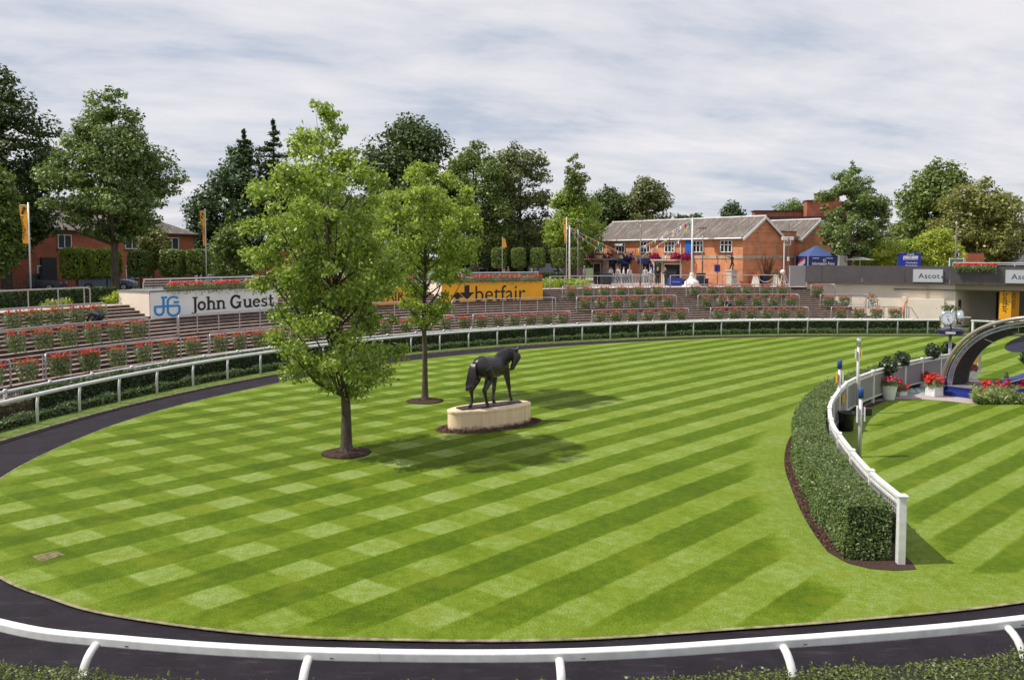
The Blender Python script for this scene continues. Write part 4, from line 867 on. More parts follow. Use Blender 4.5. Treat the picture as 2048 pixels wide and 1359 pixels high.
# ================================================================ plinth and bronze horse
PC = Vector((-0.80, 28.85, 0)); PA = Vector((0.845, 0.535, 0)).normalized(); PB = Vector((-PA.y, PA.x, 0)); PH = 0.74
def lens(a, b, n=72, off=0.0, pw=2.12):
    o = []
    for i in range(n):
        g = 2*math.pi*i/n; c_, s_ = math.cos(g), math.sin(g)
        x = (a+off)*math.copysign(abs(c_)**(2/pw), c_); y = (b+off)*math.copysign(abs(s_)**(2/pw), s_); o.append(PC+PA*x+PB*y)
    return o
q = MB(); q.poly([(p.x, p.y, 0.045) for p in lens(1.72, 0.72, off=0.42, pw=2.0)]); tag(q.build('soil_bed', SOIL), kind='structure')
PLM = bpy.data.materials.new('stained_stone'); PLM.use_nodes = True
def plm():
    t = PLM.node_tree; n = t.nodes; l = t.links; b = n['Principled BSDF']; b.inputs['Roughness'].default_value = 0.8
    c = n.new('ShaderNodeTexCoord'); mp = n.new('ShaderNodeMapping'); mp.inputs['Scale'].default_value = (4, 4, 0.4); l.new(c.outputs['Object'], mp.inputs[0])
    n1 = n.new('ShaderNodeTexNoise'); n1.inputs['Scale'].default_value = 1.5; n1.inputs['Detail'].default_value = 6; l.new(mp.outputs[0], n1.inputs['Vector'])
    rr = n.new('ShaderNodeValToRGB'); l.new(n1.outputs[0], rr.inputs[0]); rr.color_ramp.elements[0].position = 0.3; rr.color_ramp.elements[0].color = (0.74, 0.53, 0.33, 1); rr.color_ramp.elements[1].position = 0.65; rr.color_ramp.elements[1].color = (0.88, 0.68, 0.46, 1)
    sp = n.new('ShaderNodeSeparateXYZ'); l.new(c.outputs['Object'], sp.inputs[0]); n2 = n.new('ShaderNodeTexNoise'); n2.inputs['Scale'].default_value = 7; n2.inputs['Detail'].default_value = 6; l.new(c.outputs['Object'], n2.inputs['Vector'])
    h = mth('ADD', sp.outputs[2], mth('MULTIPLY', mth('SUBTRACT', n2.outputs[0], 0.5, None, n, l), -0.32, None, n, l), None, n, l)
    mr = n.new('ShaderNodeMapRange'); mr.inputs['From Min'].default_value = 0.20; mr.inputs['From Max'].default_value = 0.06; l.new(h, mr.inputs[0])   # splashed soil at the foot
    mx_ = n.new('ShaderNodeMix'); mx_.data_type = 'RGBA'; l.new(mr.outputs[0], mx_.inputs[0]); l.new(rr.outputs[0], mx_.inputs['A']); mx_.inputs['B'].default_value = (0.10, 0.055, 0.03, 1); l.new(mx_.outputs['Result'], b.inputs['Base Color'])
plm()
L0 = lens(1.69, 0.70); L1_ = lens(1.69, 0.70, off=0.02); L2_ = lens(1.69, 0.70, off=-0.03)
q = MB(); n = len(L0)
q.grid([[(p.x, p.y, 0.0) for p in L0]+[(L0[0].x, L0[0].y, 0)], [(p.x, p.y, PH-0.10) for p in L0]+[(L0[0].x, L0[0].y, PH-0.10)], [(p.x, p.y, PH-0.085) for p in L1_]+[(L1_[0].x, L1_[0].y, PH-0.085)],
        [(p.x, p.y, PH-0.02) for p in L1_]+[(L1_[0].x, L1_[0].y, PH-0.02)], [(p.x, p.y, PH) for p in L2_]+[(L2_[0].x, L2_[0].y, PH)]])
q.poly([(p.x, p.y, PH) for p in L2_]); o = q.build('stone_plinth', PLM, None, org=(PC.x, PC.y, 0)); tag(o, 'cream stone plinth with rounded ends and soil stains, carrying the horse', 'plinth')
BRZ = mat('dark_bronze', (0.020, 0.014, 0.017), 0.36, var=0.6, scale=5, bump=0.22, bscale=9, metal=0.0, spec=0.55)
BRZ.node_tree.nodes['Principled BSDF'].inputs['Coat Weight'].default_value = 0.12; BRZ.node_tree.nodes['Principled BSDF'].inputs['Coat Roughness'].default_value = 0.22
HS = thing('horse_statue', 'dark bronze walking horse with lowered turned head on the cream plinth', 'statue', (PC.x, PC.y, PH))
q = MB(); P_ = [PC+PA*x+PB*y for x, y in ((-1.28, -0.27), (-1.30, 0.20), (-0.9, 0.28), (0.2, 0.30), (1.1, 0.26), (1.33, 0.12), (1.30, -0.12), (0.7, -0.22), (-0.3, -0.30), (-0.95, -0.33))]
q.prism([(p.x, p.y) for p in P_], PH-0.01, PH+0.045); q.build('base', mat('bronze_base', (0.06, 0.05, 0.055), 0.5, var=0.6, scale=12, bump=0.8, bscale=18, metal=0.3), HS)
HF = Vector((0.62, 0.785, 0)).normalized(); HR = Vector((HF.y, -HF.x, 0)); HO = Vector((-0.77, 28.86, PH+0.045))
def hp(f, r, z): return HO+HF*f+HR*r+Vector((0, 0, z))
def skin(name, chains, m, parent, levels=2, org=None, smooth=True):
    """chains: lists of (point, rx, ry); equal points are welded. One continuous skinned surface."""
    V, E, Rr, key = [], [], [], {}
    for ch in chains:
        prev = None
        for (p, rx, ry) in ch:
            p = Vector(p); k = (round(p.x, 4), round(p.y, 4), round(p.z, 4))
            if k not in key: key[k] = len(V); V.append(p); Rr.append((rx, ry))
            i = key[k]
            if prev is not None and prev != i: E.append((prev, i))
            prev = i
    me = bpy.data.meshes.new(name); me.from_pydata([tuple(v) for v in V], E, []); o = bpy.data.objects.new(name, me); COL.objects.link(o)
    md = o.modifiers.new('s', 'SKIN'); md.use_smooth_shade = True
    for i, r_ in enumerate(Rr): me.skin_vertices[0].data[i].radius = r_; me.skin_vertices[0].data[i].use_root = (i == 0)
    if levels: sb_ = o.modifiers.new('b', 'SUBSURF'); sb_.levels = levels; sb_.render_levels = levels
    bpy.context.view_layer.update()
    m2 = bpy.data.meshes.new_from_object(o.evaluated_get(bpy.context.evaluated_depsgraph_get())); bpy.data.objects.remove(o); m2.name = name
    o0 = ORG.get(parent.name, Vector((0, 0, 0))) if parent is not None else (Vector(org) if org is not None else Vector((0, 0, 0)))
    if o0.length > 0: m2.transform(Matrix.Translation(-o0))
    m2.polygons.foreach_set('use_smooth', [True]*len(m2.polygons)); r = link_mesh(name, m2, m, parent)
    if parent is None: r.location = o0
    ORG[r.name] = o0; return r
def lathe_body(name, secs, m, parent, n=20, levels=1):
    """closed surface through rings: (centre, across vector, up vector) with half sizes baked in."""
    q = MB(); base = 0
    for (c, a, u) in secs:
        c, a, u = Vector(c), Vector(a), Vector(u); q.v += [tuple(c+a*math.cos(2*math.pi*k/n)+u*math.sin(2*math.pi*k/n)) for k in range(n)]
    for i in range(len(secs)-1):
        for k in range(n): k2 = (k+1) % n; q.f.append((i*n+k, i*n+k2, (i+1)*n+k2, (i+1)*n+k))
    q.f.append(tuple(reversed(range(n)))); q.f.append(tuple((len(secs)-1)*n+k for k in range(n)))
    return q
def horse():
    # one continuous body: trunk rings joined to legs, neck and head by a voxel remesh
    q = MB()
    def ring(secs, n=18):
        b = lathe_body('x', secs, None, None, n); q.add(b.v, b.f)
    U = Vector((0, 0, 1))
    # trunk, rump to chest: (f, z centre, half width, half height)
    T = [(-0.88, 1.42, 0.08, 0.16), (-0.80, 1.40, 0.22, 0.30), (-0.68, 1.41, 0.31, 0.37), (-0.50, 1.43, 0.345, 0.40), (-0.28, 1.42, 0.335, 0.375), (-0.02, 1.37, 0.345, 0.375), (0.22, 1.34, 0.35, 0.395), (0.45, 1.37, 0.29, 0.40), (0.62, 1.38, 0.25, 0.38), (0.78, 1.36, 0.19, 0.28), (0.87, 1.34, 0.10, 0.16)]
    ring([(hp(f, 0, z), HR*w, U*h) for f, z, w, h in T])
    # withers
    ring([(hp(0.15, 0, 1.66), HR*0.03, U*0.03), (hp(0.3, 0, 1.68), HR*0.09, U*0.11), (hp(0.48, 0, 1.70), HR*0.10, U*0.13), (hp(0.62, 0, 1.66), HR*0.07, U*0.14), (hp(0.7, 0, 1.6), HR*0.02, U*0.05)], 12)
    # arched neck turning to the right, head lowered
    nk = [((0.42, 0.00, 1.42), 0.22, 0.40, (0.6, 0, 0.8)), ((0.62, 0.03, 1.58), 0.19, 0.36, (0.75, 0.05, 0.66)), ((0.78, 0.10, 1.71), 0.16, 0.30, (0.78, 0.2, 0.5)), ((0.90, 0.19, 1.79), 0.14, 0.245, (0.7, 0.45, 0.22)), ((0.98, 0.30, 1.81), 0.12, 0.19, (0.55, 0.7, -0.15)), ((1.01, 0.39, 1.77), 0.115, 0.17, (0.4, 0.7, -0.6))]
    secs = []
    for (c, w, h, d) in nk:
        d3 = (HF*d[0]+HR*d[1]+U*d[2]).normalized(); side = d3.cross(U).normalized() if abs(d3.z) < 0.95 else HR; up = side.cross(d3).normalized(); secs.append((hp(*c), side*w, up*h))
    ring(secs, 16)
    # head: from poll down to muzzle
    hd = [((0.95, 0.32, 1.86), 0.095, 0.12), ((0.99, 0.38, 1.77), 0.12, 0.17), ((0.99, 0.40, 1.66), 0.12, 0.185), ((0.95, 0.395, 1.53), 0.10, 0.15), ((0.90, 0.37, 1.41), 0.08, 0.115), ((0.855, 0.345, 1.30), 0.070, 0.095), ((0.83, 0.33, 1.225), 0.066, 0.088), ((0.815, 0.32, 1.185), 0.036, 0.05)]
    fwd = (HF*0.55+HR*0.83).normalized(); sd = Vector((fwd.y, -fwd.x, 0))
    ring([(hp(*c), sd*w, fwd*h) for c, w, h in hd], 14)
    for sg in (-1, 1):                       # ears
        b = hp(0.99, 0.38, 1.93)+sd*sg*0.07; q.tube([b-U*0.06, b+U*0.03+fwd*0.03, b+U*0.10+fwd*0.11, b+U*0.12+fwd*0.17], [0.035, 0.045, 0.03, 0.008], 8)
    def leg(P, n=12):
        rr_ = [p[3]*(1.22 if p[3] < .1 else 1.06) for p in P]; q.tube([hp(p[0], p[1], p[2]) for p in P], rr_, n)
    # hind legs (stifle forward, hock back), walking
    leg([(-0.56, -0.17, 1.40, .21), (-0.52, -0.19, 1.14, .185), (-0.56, -0.20, 0.92, .13), (-0.76, -0.20, 0.70, .082), (-0.86, -0.20, 0.60, .072), (-0.83, -0.20, 0.44, .050), (-0.80, -0.20, 0.28, .044), (-0.80, -0.21, 0.18, .054), (-0.84, -0.21, 0.10, .042), (-0.90, -0.21, 0.055, .058), (-0.93, -0.21, 0.02, .062)])
    leg([(-0.50, 0.17, 1.40, .21), (-0.34, 0.19, 1.13, .19), (-0.34, 0.20, 0.92, .135), (-0.52, 0.21, 0.70, .084), (-0.61, 0.21, 0.60, .074), (-0.57, 0.22, 0.42, .050), (-0.52, 0.23, 0.26, .044), (-0.51, 0.23, 0.17, .054), (-0.46, 0.24, 0.09, .044), (-0.44, 0.24, 0.045, .060), (-0.43, 0.24, 0.0, .072)])
    # fore legs
    leg([(0.44, -0.14, 1.34, .19), (0.40, -0.15, 1.10, .135), (0.36, -0.13, 0.90, .092), (0.32, -0.11, 0.62, .066), (0.30, -0.10, 0.54, .067), (0.26, -0.09, 0.36, .044), (0.22, -0.08, 0.20, .044), (0.21, -0.08, 0.15, .052), (0.24, -0.07, 0.08, .044), (0.26, -0.07, 0.04, .058), (0.27, -0.07, 0.0, .070)])
    leg([(0.56, 0.14, 1.36, .19), (0.70, 0.15, 1.10, .135), (0.79, 0.13, 0.90, .092), (0.90, 0.10, 0.62, .066), (0.93, 0.10, 0.54, .067), (0.99, 0.08, 0.36, .044), (1.04, 0.06, 0.20, .044), (1.05, 0.06, 0.15, .052), (1.10, 0.05, 0.08, .044), (1.13, 0.05, 0.04, .058), (1.14, 0.05, 0.0, .070)])
    o = q.build('body', BRZ, HS)
    md = o.modifiers.new('r', 'REMESH'); md.mode = 'VOXEL'; md.voxel_size = 0.017; md2 = o.modifiers.new('s', 'CORRECTIVE_SMOOTH' if False else 'SMOOTH'); md2.factor = 0.5; md2.iterations = 5
    bpy.context.view_layer.update(); me = bpy.data.meshes.new_from_object(o.evaluated_get(bpy.context.evaluated_depsgraph_get())); o.modifiers.clear(); o.data = me; me.name = 'body'
    me.polygons.foreach_set('use_smooth', [True]*len(me.polygons))
    # tail, several locks swept aside
    q = MB(); rng = np.random.default_rng(3)
    for k in range(9):
        dx = (k-4)*0.022; q.tube([hp(-0.82, dx*0.3, 1.60), hp(-0.93, dx-0.01, 1.56), hp(-1.00, dx*1.2-0.02, 1.38), hp(-1.02, dx*1.6-0.03, 1.12), hp(-1.03, dx*2.0-0.05, 0.88+0.03*math.sin(k*2)), hp(-1.08, dx*1.6-0.10, 0.72+0.05*math.sin(k*3)), hp(-1.15, dx*0.9-0.14, 0.66+0.06*math.cos(k*2))],
                         [0.035, 0.045, 0.055, 0.06, 0.058, 0.045, 0.012], 7)
    q.build('tail', BRZ, HS, smooth=True)
    q = MB()                                 # mane lying on the far side of the crest
    for k in range(10):
        u = k/9; c = [(0.46, 0.0, 1.82), (0.60, 0.02, 1.95), (0.74, 0.09, 2.04), (0.87, 0.19, 2.07), (0.96, 0.31, 2.03)]; x = u*4; i = min(3, int(x)); f = x-i; p = [c[i][j]*(1-f)+c[i+1][j]*f for j in range(3)]
        q.tube([hp(p[0], p[1], p[2]-0.06), hp(p[0]-0.02, p[1]+0.05, p[2]-0.07), hp(p[0]-0.02, p[1]+0.12, p[2]-0.20), hp(p[0], p[1]+0.13, p[2]-0.30)], [0.035, 0.035, 0.028, 0.006], 6)
    q.build('mane', BRZ, HS, smooth=True)
    return o
horse()
# ================================================================ winner's enclosure on the right
FP = [Vector((*p, 0)) for p in FEN]; FL = np.r_[0, np.cumsum([ (FP[i+1]-FP[i]).length for i in range(len(FP)-1)])]
def FC(s, d=0.0, z=0.0):                     # along the fence, d metres to its outer (lawn) side
    x = np.interp(s, FL, FEN[:, 0]); y = np.interp(s, FL, FEN[:, 1]); a = Vector((np.interp(s+.1, FL, FEN[:, 0])-np.interp(s-.1, FL, FEN[:, 0]), np.interp(s+.1, FL, FEN[:, 1])-np.interp(s-.1, FL, FEN[:, 1]), 0)).normalized()
    return Vector((x, y, z))+Vector((-a.y, a.x, 0))*d
FT = FL[-1]
ss = np.linspace(0.02, FT, 60)
bed = [FC(s, 1.28) for s in ss if s > 0.45]; bedin = [FC(s, -0.25) for s in ss]
q = MB(); pts = [(p.x, p.y, 0.045) for p in bedin[::-1]]+[(7.95, 15.42, 0.045), (7.5, 15.36, 0.045), (7.05, 15.45, 0.045), (6.72, 15.75, 0.045)]+[(p.x, p.y, 0.045) for p in bed]
q.poly(pts); tag(q.build('soil_bed', SOIL), kind='structure')
hs = np.linspace(0.10, FT, 60)
HMID = leafmat('enclosure_box_leaf', (0.065, 0.12, 0.032), (0.25, 0.30, 0.12), 0.35, 0.4)  # mid green leaves of the curved enclosure hedge
hedge_strip('hedge', [FC(s, 0.16) for s in hs], [FC(s, 1.02) for s in hs], 0.04, 1.17, HMID, 130000, 0.055, np.random.default_rng(21),
            'thick curved clipped hedge along the outer side of the white enclosure fence', 'hedge', jitter=0.04, shoots=300)
t = thing('white_fence', 'curved white post and rail fence with capped posts and grey infill panels', 'fence', (7.78, 15.73, 0))
q = MB(); q.tube([FC(s, 0.0, 1.36) for s in np.linspace(0, FT, 70)], 0.078, 4, flat=0.55)
for z in (1.22, 0.28): q.tube([FC(s, 0.0, z) for s in np.linspace(0, FT, 70)], 0.038, 4)
q.build('rail', WHITE, t)
q = MB(); q.grid([[FC(s, 0.0, 0.30), FC(s, 0.0, 1.2)] for s in np.linspace(0.1, FT, 70)]); 
GM = bpy.data.materials.new('grey_mesh'); GM.use_nodes = True
def gm():
    t_ = GM.node_tree; n = t_.nodes; l = t_.links; b = n['Principled BSDF']; c = n.new('ShaderNodeTexCoord'); sp = n.new('ShaderNodeSeparateXYZ'); l.new(c.outputs['Object'], sp.inputs[0])
    a = mth('FRACT', mth('MULTIPLY', sp.outputs[2], 11.0, None, n, l), None, None, n, l); h = mth('GREATER_THAN', a, 0.55, None, n, l)
    d = mth('FRACT', mth('MULTIPLY', mth('ADD', sp.outputs[0], sp.outputs[1], None, n, l), 7.0, None, n, l), None, None, n, l); v = mth('GREATER_THAN', d, 0.6, None, n, l)
    m = mth('MAXIMUM', h, v, None, n, l); mc = n.new('ShaderNodeMix'); mc.data_type = 'RGBA'; l.new(m, mc.inputs[0]); mc.inputs['A'].default_value = (0.06, 0.055, 0.055, 1); mc.inputs['B'].default_value = (0.36, 0.34, 0.34, 1)
    l.new(mc.outputs['Result'], b.inputs['Base Color']); b.inputs['Roughness'].default_value = 0.7
gm(); q.build('infill_panel', GM, t)
s = 0.0; k = 0
while s < FT:
    a = FC(s); b = FC(s+0.1); u = (b-a).normalized(); w = Vector((-u.y, u.x, 0)); mb = MB(); big = 0.15 if k == 0 else 0.10
    mb.obox(a+Vector((0, 0, 0.70)), u, w, (0, 0, 1), (big, big, 1.40)); mb.obox(a+Vector((0, 0, 1.415)), u, w, (0, 0, 1), (big+0.05, big+0.05, 0.035)); o = mb.build('post', WHITE, t); bevel(o, 0.008); s += 1.92; k += 1
for px in ((1790, 0), ):
    pass
# gravel by the planters
q = MB(); q.poly([tuple(G(x, y, 0.046)) for x, y in ((1728, 812), (1748, 803), (1790, 797), (1850, 798), (1900, 802), (1952, 808), (1965, 790), (1960, 760), (1930, 742), (1880, 738), (1830, 742), (1780, 762), (1748, 780), (1728, 796))])
tag(q.build('gravel', mat('pale_gravel', (0.46, 0.38, 0.37), 0.95, var=0.5, scale=24, bump=0.8, bscale=40), None), kind='structure')
# posts with loudspeaker caps and plates
def pole(px, py, top, label, cap, plates, Yz=None):
    g_ = G(px, py, 0.04); h = W(px, top, g_.y).z; t = thing('steel_pole', label, 'pole', tuple(g_)); q = MB()
    q.tube([g_, g_+Vector((0, 0, h-0.3))], 0.055, 14); q.build('shaft', mat('pale_pole', (0.60, 0.57, 0.57), 0.4, metal=0.2), t, smooth=True)
    q = MB(); q.tube([g_+Vector((0, 0, h-0.30)), g_+Vector((0, 0, h-0.02)), g_+Vector((0, 0, h))], [0.085, 0.085, 0.06], 14); q.build('cap', cap, t, smooth=True)
    for (dy, col, side, hh) in plates:
        q = MB(); q.obox(g_+Vector((side*0.11, -0.02, h-dy)), (0.3, 1, 0), (1, -0.3, 0), (0, 0, 1), (0.16, 0.035, hh)); q.build('plate', col, t)
        q = MB(); q.obox(g_+Vector((side*0.07, -0.01, h-dy)), (1, 0, 0), (0, 1, 0), (0, 0, 1), (0.06, 0.04, 0.06)); q.build('bracket', GALV, t)
CH = mat('chrome', (0.7, 0.7, 0.72), 0.15, metal=0.9); CAPB = mat('blue_cap', (0.015, 0.06, 0.22), 0.35)
pole(1677, 850, 722, 'slim steel pole with blue cap and yellow plate, behind the curved hedge', CAPB, ((0.62, YEL, -1, 0.38), (0.62, WHITE, 1, 0.40)))
pole(1714, 826, 678, 'tallest slim white pole with chrome cap by the white fence', CH, ((0.60, WHITE, -1, 0.34), (0.58, YEL, 1, 0.30)))
pole(1719, 913, 778, 'slim steel pole with blue cap, nearest, standing on the enclosure lawn', CAPB, ((0.80, WHITE, -1, 0.5), (0.80, WHITE, 1, 0.42)))
t = thing('litter_bin', 'black round bin against the inside of the white fence', 'bin', tuple(G(1692, 860, 0.04))); c = G(1692, 860, 0.04)
q = MB(); q.lathe([(0.2, 0), (0.24, 0.05), (0.27, 0.60), (0.285, 0.62), (0.285, 0.66), (0.22, 0.66), (0.2, 0.5)], tuple(c), 22); q.build('tub', BLACK, t, smooth=True); q = MB(); q.lathe([(0.21, 0.52), (0.0, 0.53)], tuple(c), 22); q.build('liner', mat('bin_liner', (0.02, 0.02, 0.02), 0.3), t)
t = thing('crate', 'small black crate on the enclosure lawn beside the steel pole', 'crate', tuple(G(1733, 829, 0.04))); c = G(1733, 829, 0.04)
q = MB(); q.rbox(c, 0.3, (0.30, 0.26, 0.24)); o = q.build('body', BLACK, t); bevel(o, 0.02); q = MB(); q.rbox(c+Vector((0, 0, 0.241)), 0.3, (0.32, 0.28, 0.03)); q.build('lid', mat('rusty_lid', (0.12, 0.05, 0.03), 0.7), t)

TOPI = leafmat('bay_leaf', (0.014, 0.034, 0.012), (0.09, 0.13, 0.05), 0.2, 0.35, 0.6)
def ball_tree(px, py_ball, r_px, base, label, pot=None):
    g_ = G(*base, 0.045); t = thing('ball_topiary', label, 'topiary', tuple(g_)); k = g_.y/FPX; c = W(px, py_ball, g_.y); r = r_px*k; rng = np.random.default_rng(int(px))
    q = MB(); q.tube([g_, Vector((c.x, c.y, c.z-r*0.6))], 0.025, 6); q.build('stem', BARK, t); q = MB(); q.lathe([(0.01, -r*.75), (r*.6, -r*.5), (r*.78, 0), (r*.55, r*.55), (0.01, r*.75)], tuple(c), 12); q.build('core', MATS['hedge_core'], t)
    n = 1150; d = rnd_dir(rng, n); P = np.array(c)+d*r*(0.72+0.36*rng.random((n, 1)))*(1+0.12*np.sin(d[:, :1]*5+px)*np.cos(d[:, 2:]*4)); leaf_cloud('crown', P, d+rng.normal(size=(n, 3))*0.8, 0.10, TOPI, rng, parent=t)
    return t, g_
ball_tree(1777, 732, 17, (1779, 796), 'ball topiary on the left, over the white tapered pot')
ball_tree(1804, 718, 15, (1803, 784), 'ball topiary directly right of the one over the tapered pot')
ball_tree(1866, 702, 14.5, (1866, 768), 'ball topiary behind the red flowers, left of the clock pole')
ball_tree(1898, 697, 13.5, (1898, 756), 'ball topiary partly behind the clock pole and the arch')
ball_tree(2060, 716, 17, (2062, 770), 'ball topiary cut by the right picture edge')
def flower_mound(t, c, rx, ry, rz, n1, n2, fm, rng, fol=TRAIL, sz=0.08):
    d = rnd_dir(rng, n1); d[:, 2] = abs(d[:, 2])*0.9-0.15; P = np.array(c)+d*np.array([rx, ry, rz])*(0.7+0.3*rng.random((n1, 1))); leaf_cloud('foliage', P, d+rng.normal(size=(n1, 3))*0.5, sz*1.2, fol, rng, parent=t)
    cc = rnd_dir(rng, max(6, n2//16)); cc[:, 2] = abs(cc[:, 2])*0.8+0.25; i = rng.integers(0, len(cc), n2); d = rnd_dir(rng, n2)
    P = np.array(c)+cc[i]*np.array([rx, ry, rz])*1.02+d*0.06; leaf_cloud('blossoms', P, d+np.array([0, 0, .5]), sz*0.85, fm, rng, parent=t, aspect=0.9)
rng = np.random.default_rng(31)
def planter(px, py, w, h, label, kind, fm, rz=0.35, fl=1.0, hh=0.30):
    c = G(px, py, 0.05); t = thing('planter', label, 'planter', tuple(c)); q = MB()
    if kind == 'cone': q.lathe([(w*0.33, 0), (w*0.5, h), (w*0.52, h), (w*0.52, h+0.02), (w*0.44, h+0.02)], tuple(c), 24); o = q.build('pot', WHITE, t, smooth=False)
    else: q.rbox(c, rz, (w, w, h)); o = q.build('pot', WHITE, t); bevel(o, 0.012); q = MB(); q.rbox(c+Vector((0, 0, h)), rz, (w+0.05, w+0.05, 0.03)); q.build('rim', WHITE, t)
    q = MB(); q.lathe([(w*0.42, h+0.005), (0, h+0.03)], tuple(c), 12); q.build('compost', SOIL, t)
    flower_mound(t, c+Vector((0, 0, h+0.04)), w*0.62*fl, w*0.6*fl, hh, 700, 420, fm, rng)
    return t
MIXF = leafmat('pink_mixed_bloom', (0.45, 0.02, 0.06), (0.75, 0.14, 0.25), 0.25)
planter(1778, 798, 0.66, 0.62, 'white tapered pot under the leftmost ball topiary', 'cone', MIXF, hh=0.3)
planter(1800, 790, 0.42, 0.24, 'low white box with orange red flowers just right of the tapered pot', 'box', REDF, fl=1.3, hh=0.34)
planter(1827, 770, 0.55, 0.36, 'white box of bright red geraniums in the middle, behind the plastic sheet', 'box', REDF, fl=1.8, hh=0.38)
planter(1848, 772, 0.50, 0.30, 'half hidden white box of red geraniums left of the square planter', 'box', REDF, fl=1.2, hh=0.30)
planter(1868, 791, 0.50, 0.46, 'white square planter of red geraniums beside the arch foot', 'box', REDF, fl=1.3, hh=0.42)
planter(1880, 752, 0.45, 0.30, 'small planter of pink and violet flowers behind the arch foot', 'box', MIXF, fl=1.5, hh=0.40)
planter(1945, 758, 0.3, 0.42, 'small pot of pink flowers under the arch', 'box', MIXF, fl=1.1, hh=0.25)
t = thing('plastic_sheet', 'crumpled pale teal plastic sheet lying on the gravel', 'plastic sheet', tuple(G(1832, 783, 0.05))); c = G(1832, 783, 0.05); q = MB(); rr_ = []
for i in range(14):
    row = []
    for j in range(10):
        u = (i/13-0.5)*1.0; v = (j/9-0.5)*0.7; e_ = max(0, 1-(abs(u)*2)**3)*max(0, 1-(abs(v)*2.9)**3); row.append(c+Vector((u, v, 0.005+0.16*e_*(0.6+0.4*math.sin(u*17+v*9)*math.cos(v*21-u*5)))))
    rr_.append(row)
q.grid(rr_); q.build('sheet', mat('teal_plastic', (0.30, 0.50, 0.48), 0.25, var=0.3, scale=6), t, smooth=False)

# ---------------------------------------------------------------- the arched canopy and its platform
AU = Vector((0.64, -0.768, 0)); AV = Vector((0.768, 0.64, 0)); A0 = Vector((19.32, 35.55, 0.05))
def AP(q_, v, z): return A0+AU*q_+AV*v+Vector((0, 0, z))
prof = [(-0.05, 0.42), (0.0, 0.85), (0.10, 1.25), (0.30, 1.72), (0.62, 2.22), (1.05, 2.68), (1.60, 3.06), (2.30, 3.36), (3.10, 3.55), (4.0, 3.62), (4.9, 3.55), (5.7, 3.36), (6.4, 3.06), (6.95, 2.68), (7.4, 2.2), (7.7, 1.7), (7.9, 1.2), (8.0, 0.8), (8.05, 0.42)]
pf = smooth_poly(prof, 4)
t = thing('arched_canopy', 'arched canopy with silver tube edge and dark blue underside over the platform', 'canopy', tuple(A0))
SILV = mat('silver_tube', (0.50, 0.42, 0.40), 0.22, metal=0.75); NAVY2 = mat('canopy_blue', (0.03, 0.035, 0.13), 0.25, var=0.4, scale=2.0, spec=0.8)
q = MB(); q.tube([AP(a, -0.05, b) for a, b in pf], 0.085, 12); q.build('front_tube', SILV, t, smooth=True)
q = MB(); q.tube([AP(a, 1.9, b*0.96) for a, b in pf], 0.06, 10); q.build('rear_tube', SILV, t, smooth=True)
def inset(k): 
    g = np.gradient(pf, axis=0); g /= np.linalg.norm(g, axis=1, keepdims=True); return pf+np.stack([g[:, 1], -g[:, 0]], 1)*k
i1, i2, i3 = inset(0.20), inset(0.34), inset(0.12)
q = MB(); q.tube([AP(a, 0.02, b) for a, b in i1], 0.045, 8); q.tube([AP(a, 0.10, b) for a, b in i2], 0.03, 8); q.build('inner_tube', mat('polished_silver', (0.62, 0.60, 0.68), 0.12, metal=0.9), t, smooth=True)
q = MB(); q.grid([[AP(i3[k][0], 0.0, i3[k][1]), AP(i3[k][0], 1.9, i3[k][1]*0.96)] for k in range(len(pf))]); q.grid([[AP(i3[k][0], 0.0, i3[k][1]), AP(i1[k][0], 0.02, i1[k][1])] for k in range(len(pf))]); o = q.build('roof_skin', NAVY2, t, smooth=True)
q = MB(); nn_ = 22
q.grid([[AP(i2[k][0], 0.12, i2[k][1]), AP(i2[k][0]+0.25, 1.0, i2[k][1]*0.93), AP(i2[k][0]+0.05, 1.85, i2[k][1]*0.95)] for k in range(0, nn_+6)]); q.build('underside_panel', mat('canopy_underside', (0.035, 0.03, 0.032), 0.6, var=0.4, scale=6), t, smooth=True)
q = MB(); q.grid([[AP(i1[k][0], 0.03, i1[k][1]), AP(i2[k][0], 0.11, i2[k][1])] for k in range(0, 30)]); q.build('edge_panel', mat('edge_blue_reflections', (0.10, 0.12, 0.40), 0.25, spec=0.9, scale=3, col2=(0.45, 0.45, 0.55)), t, smooth=True)  # blue and white reflections painted into the edge panel's colour
q = MB(); q.tube([AP(1.25, 0.2, 2.62), AP(1.9, 0.5, 2.34)], 0.016, 6); q.build('tie_rod', WHITE, t)
s_ = thing('hanging_sign', 'dark curved hanging sign with a pale panel under the arch', 'sign', tuple(AP(3.0, 0.5, 2.3))); f0 = AP(3.25, 0.45, 2.50)
def lensp(w, h, n=28): return [f0+AU*(w*math.cos(2*math.pi*i/n))+Vector((0, 0, h*math.sin(2*math.pi*i/n)+0.28*(w*math.cos(2*math.pi*i/n))*1.0)) for i in range(n)]
q = MB(); q.slab(lensp(1.0, 0.36), AV, 0.07); q.build('panel', mat('sign_slate', (0.05, 0.05, 0.09), 0.3, spec=0.8), s_)
q = MB(); q.obox(f0+AU*0.38-AV*0.045+Vector((0, 0, 0.12)), AU, AV, (0, 0, 1), (0.42, 0.02, 0.62)); q.build('pale_panel', mat('sign_pale', (0.42, 0.42, 0.44), 0.5), s_)
for x in (-0.5, 0.6): q = MB(); q.tube([f0+AU*x+Vector((0, 0, 0.3)), f0+AU*x+Vector((0, 0, 1.0))], 0.02, 6); q.build('hanger', SILV, s_)
p = thing('platform', 'low podium with grey deck and blue skirt under the arch', 'platform', tuple(A0)); BL2 = mat('royal_blue', (0.012, 0.025, 0.20), 0.45, var=0.2, scale=3)
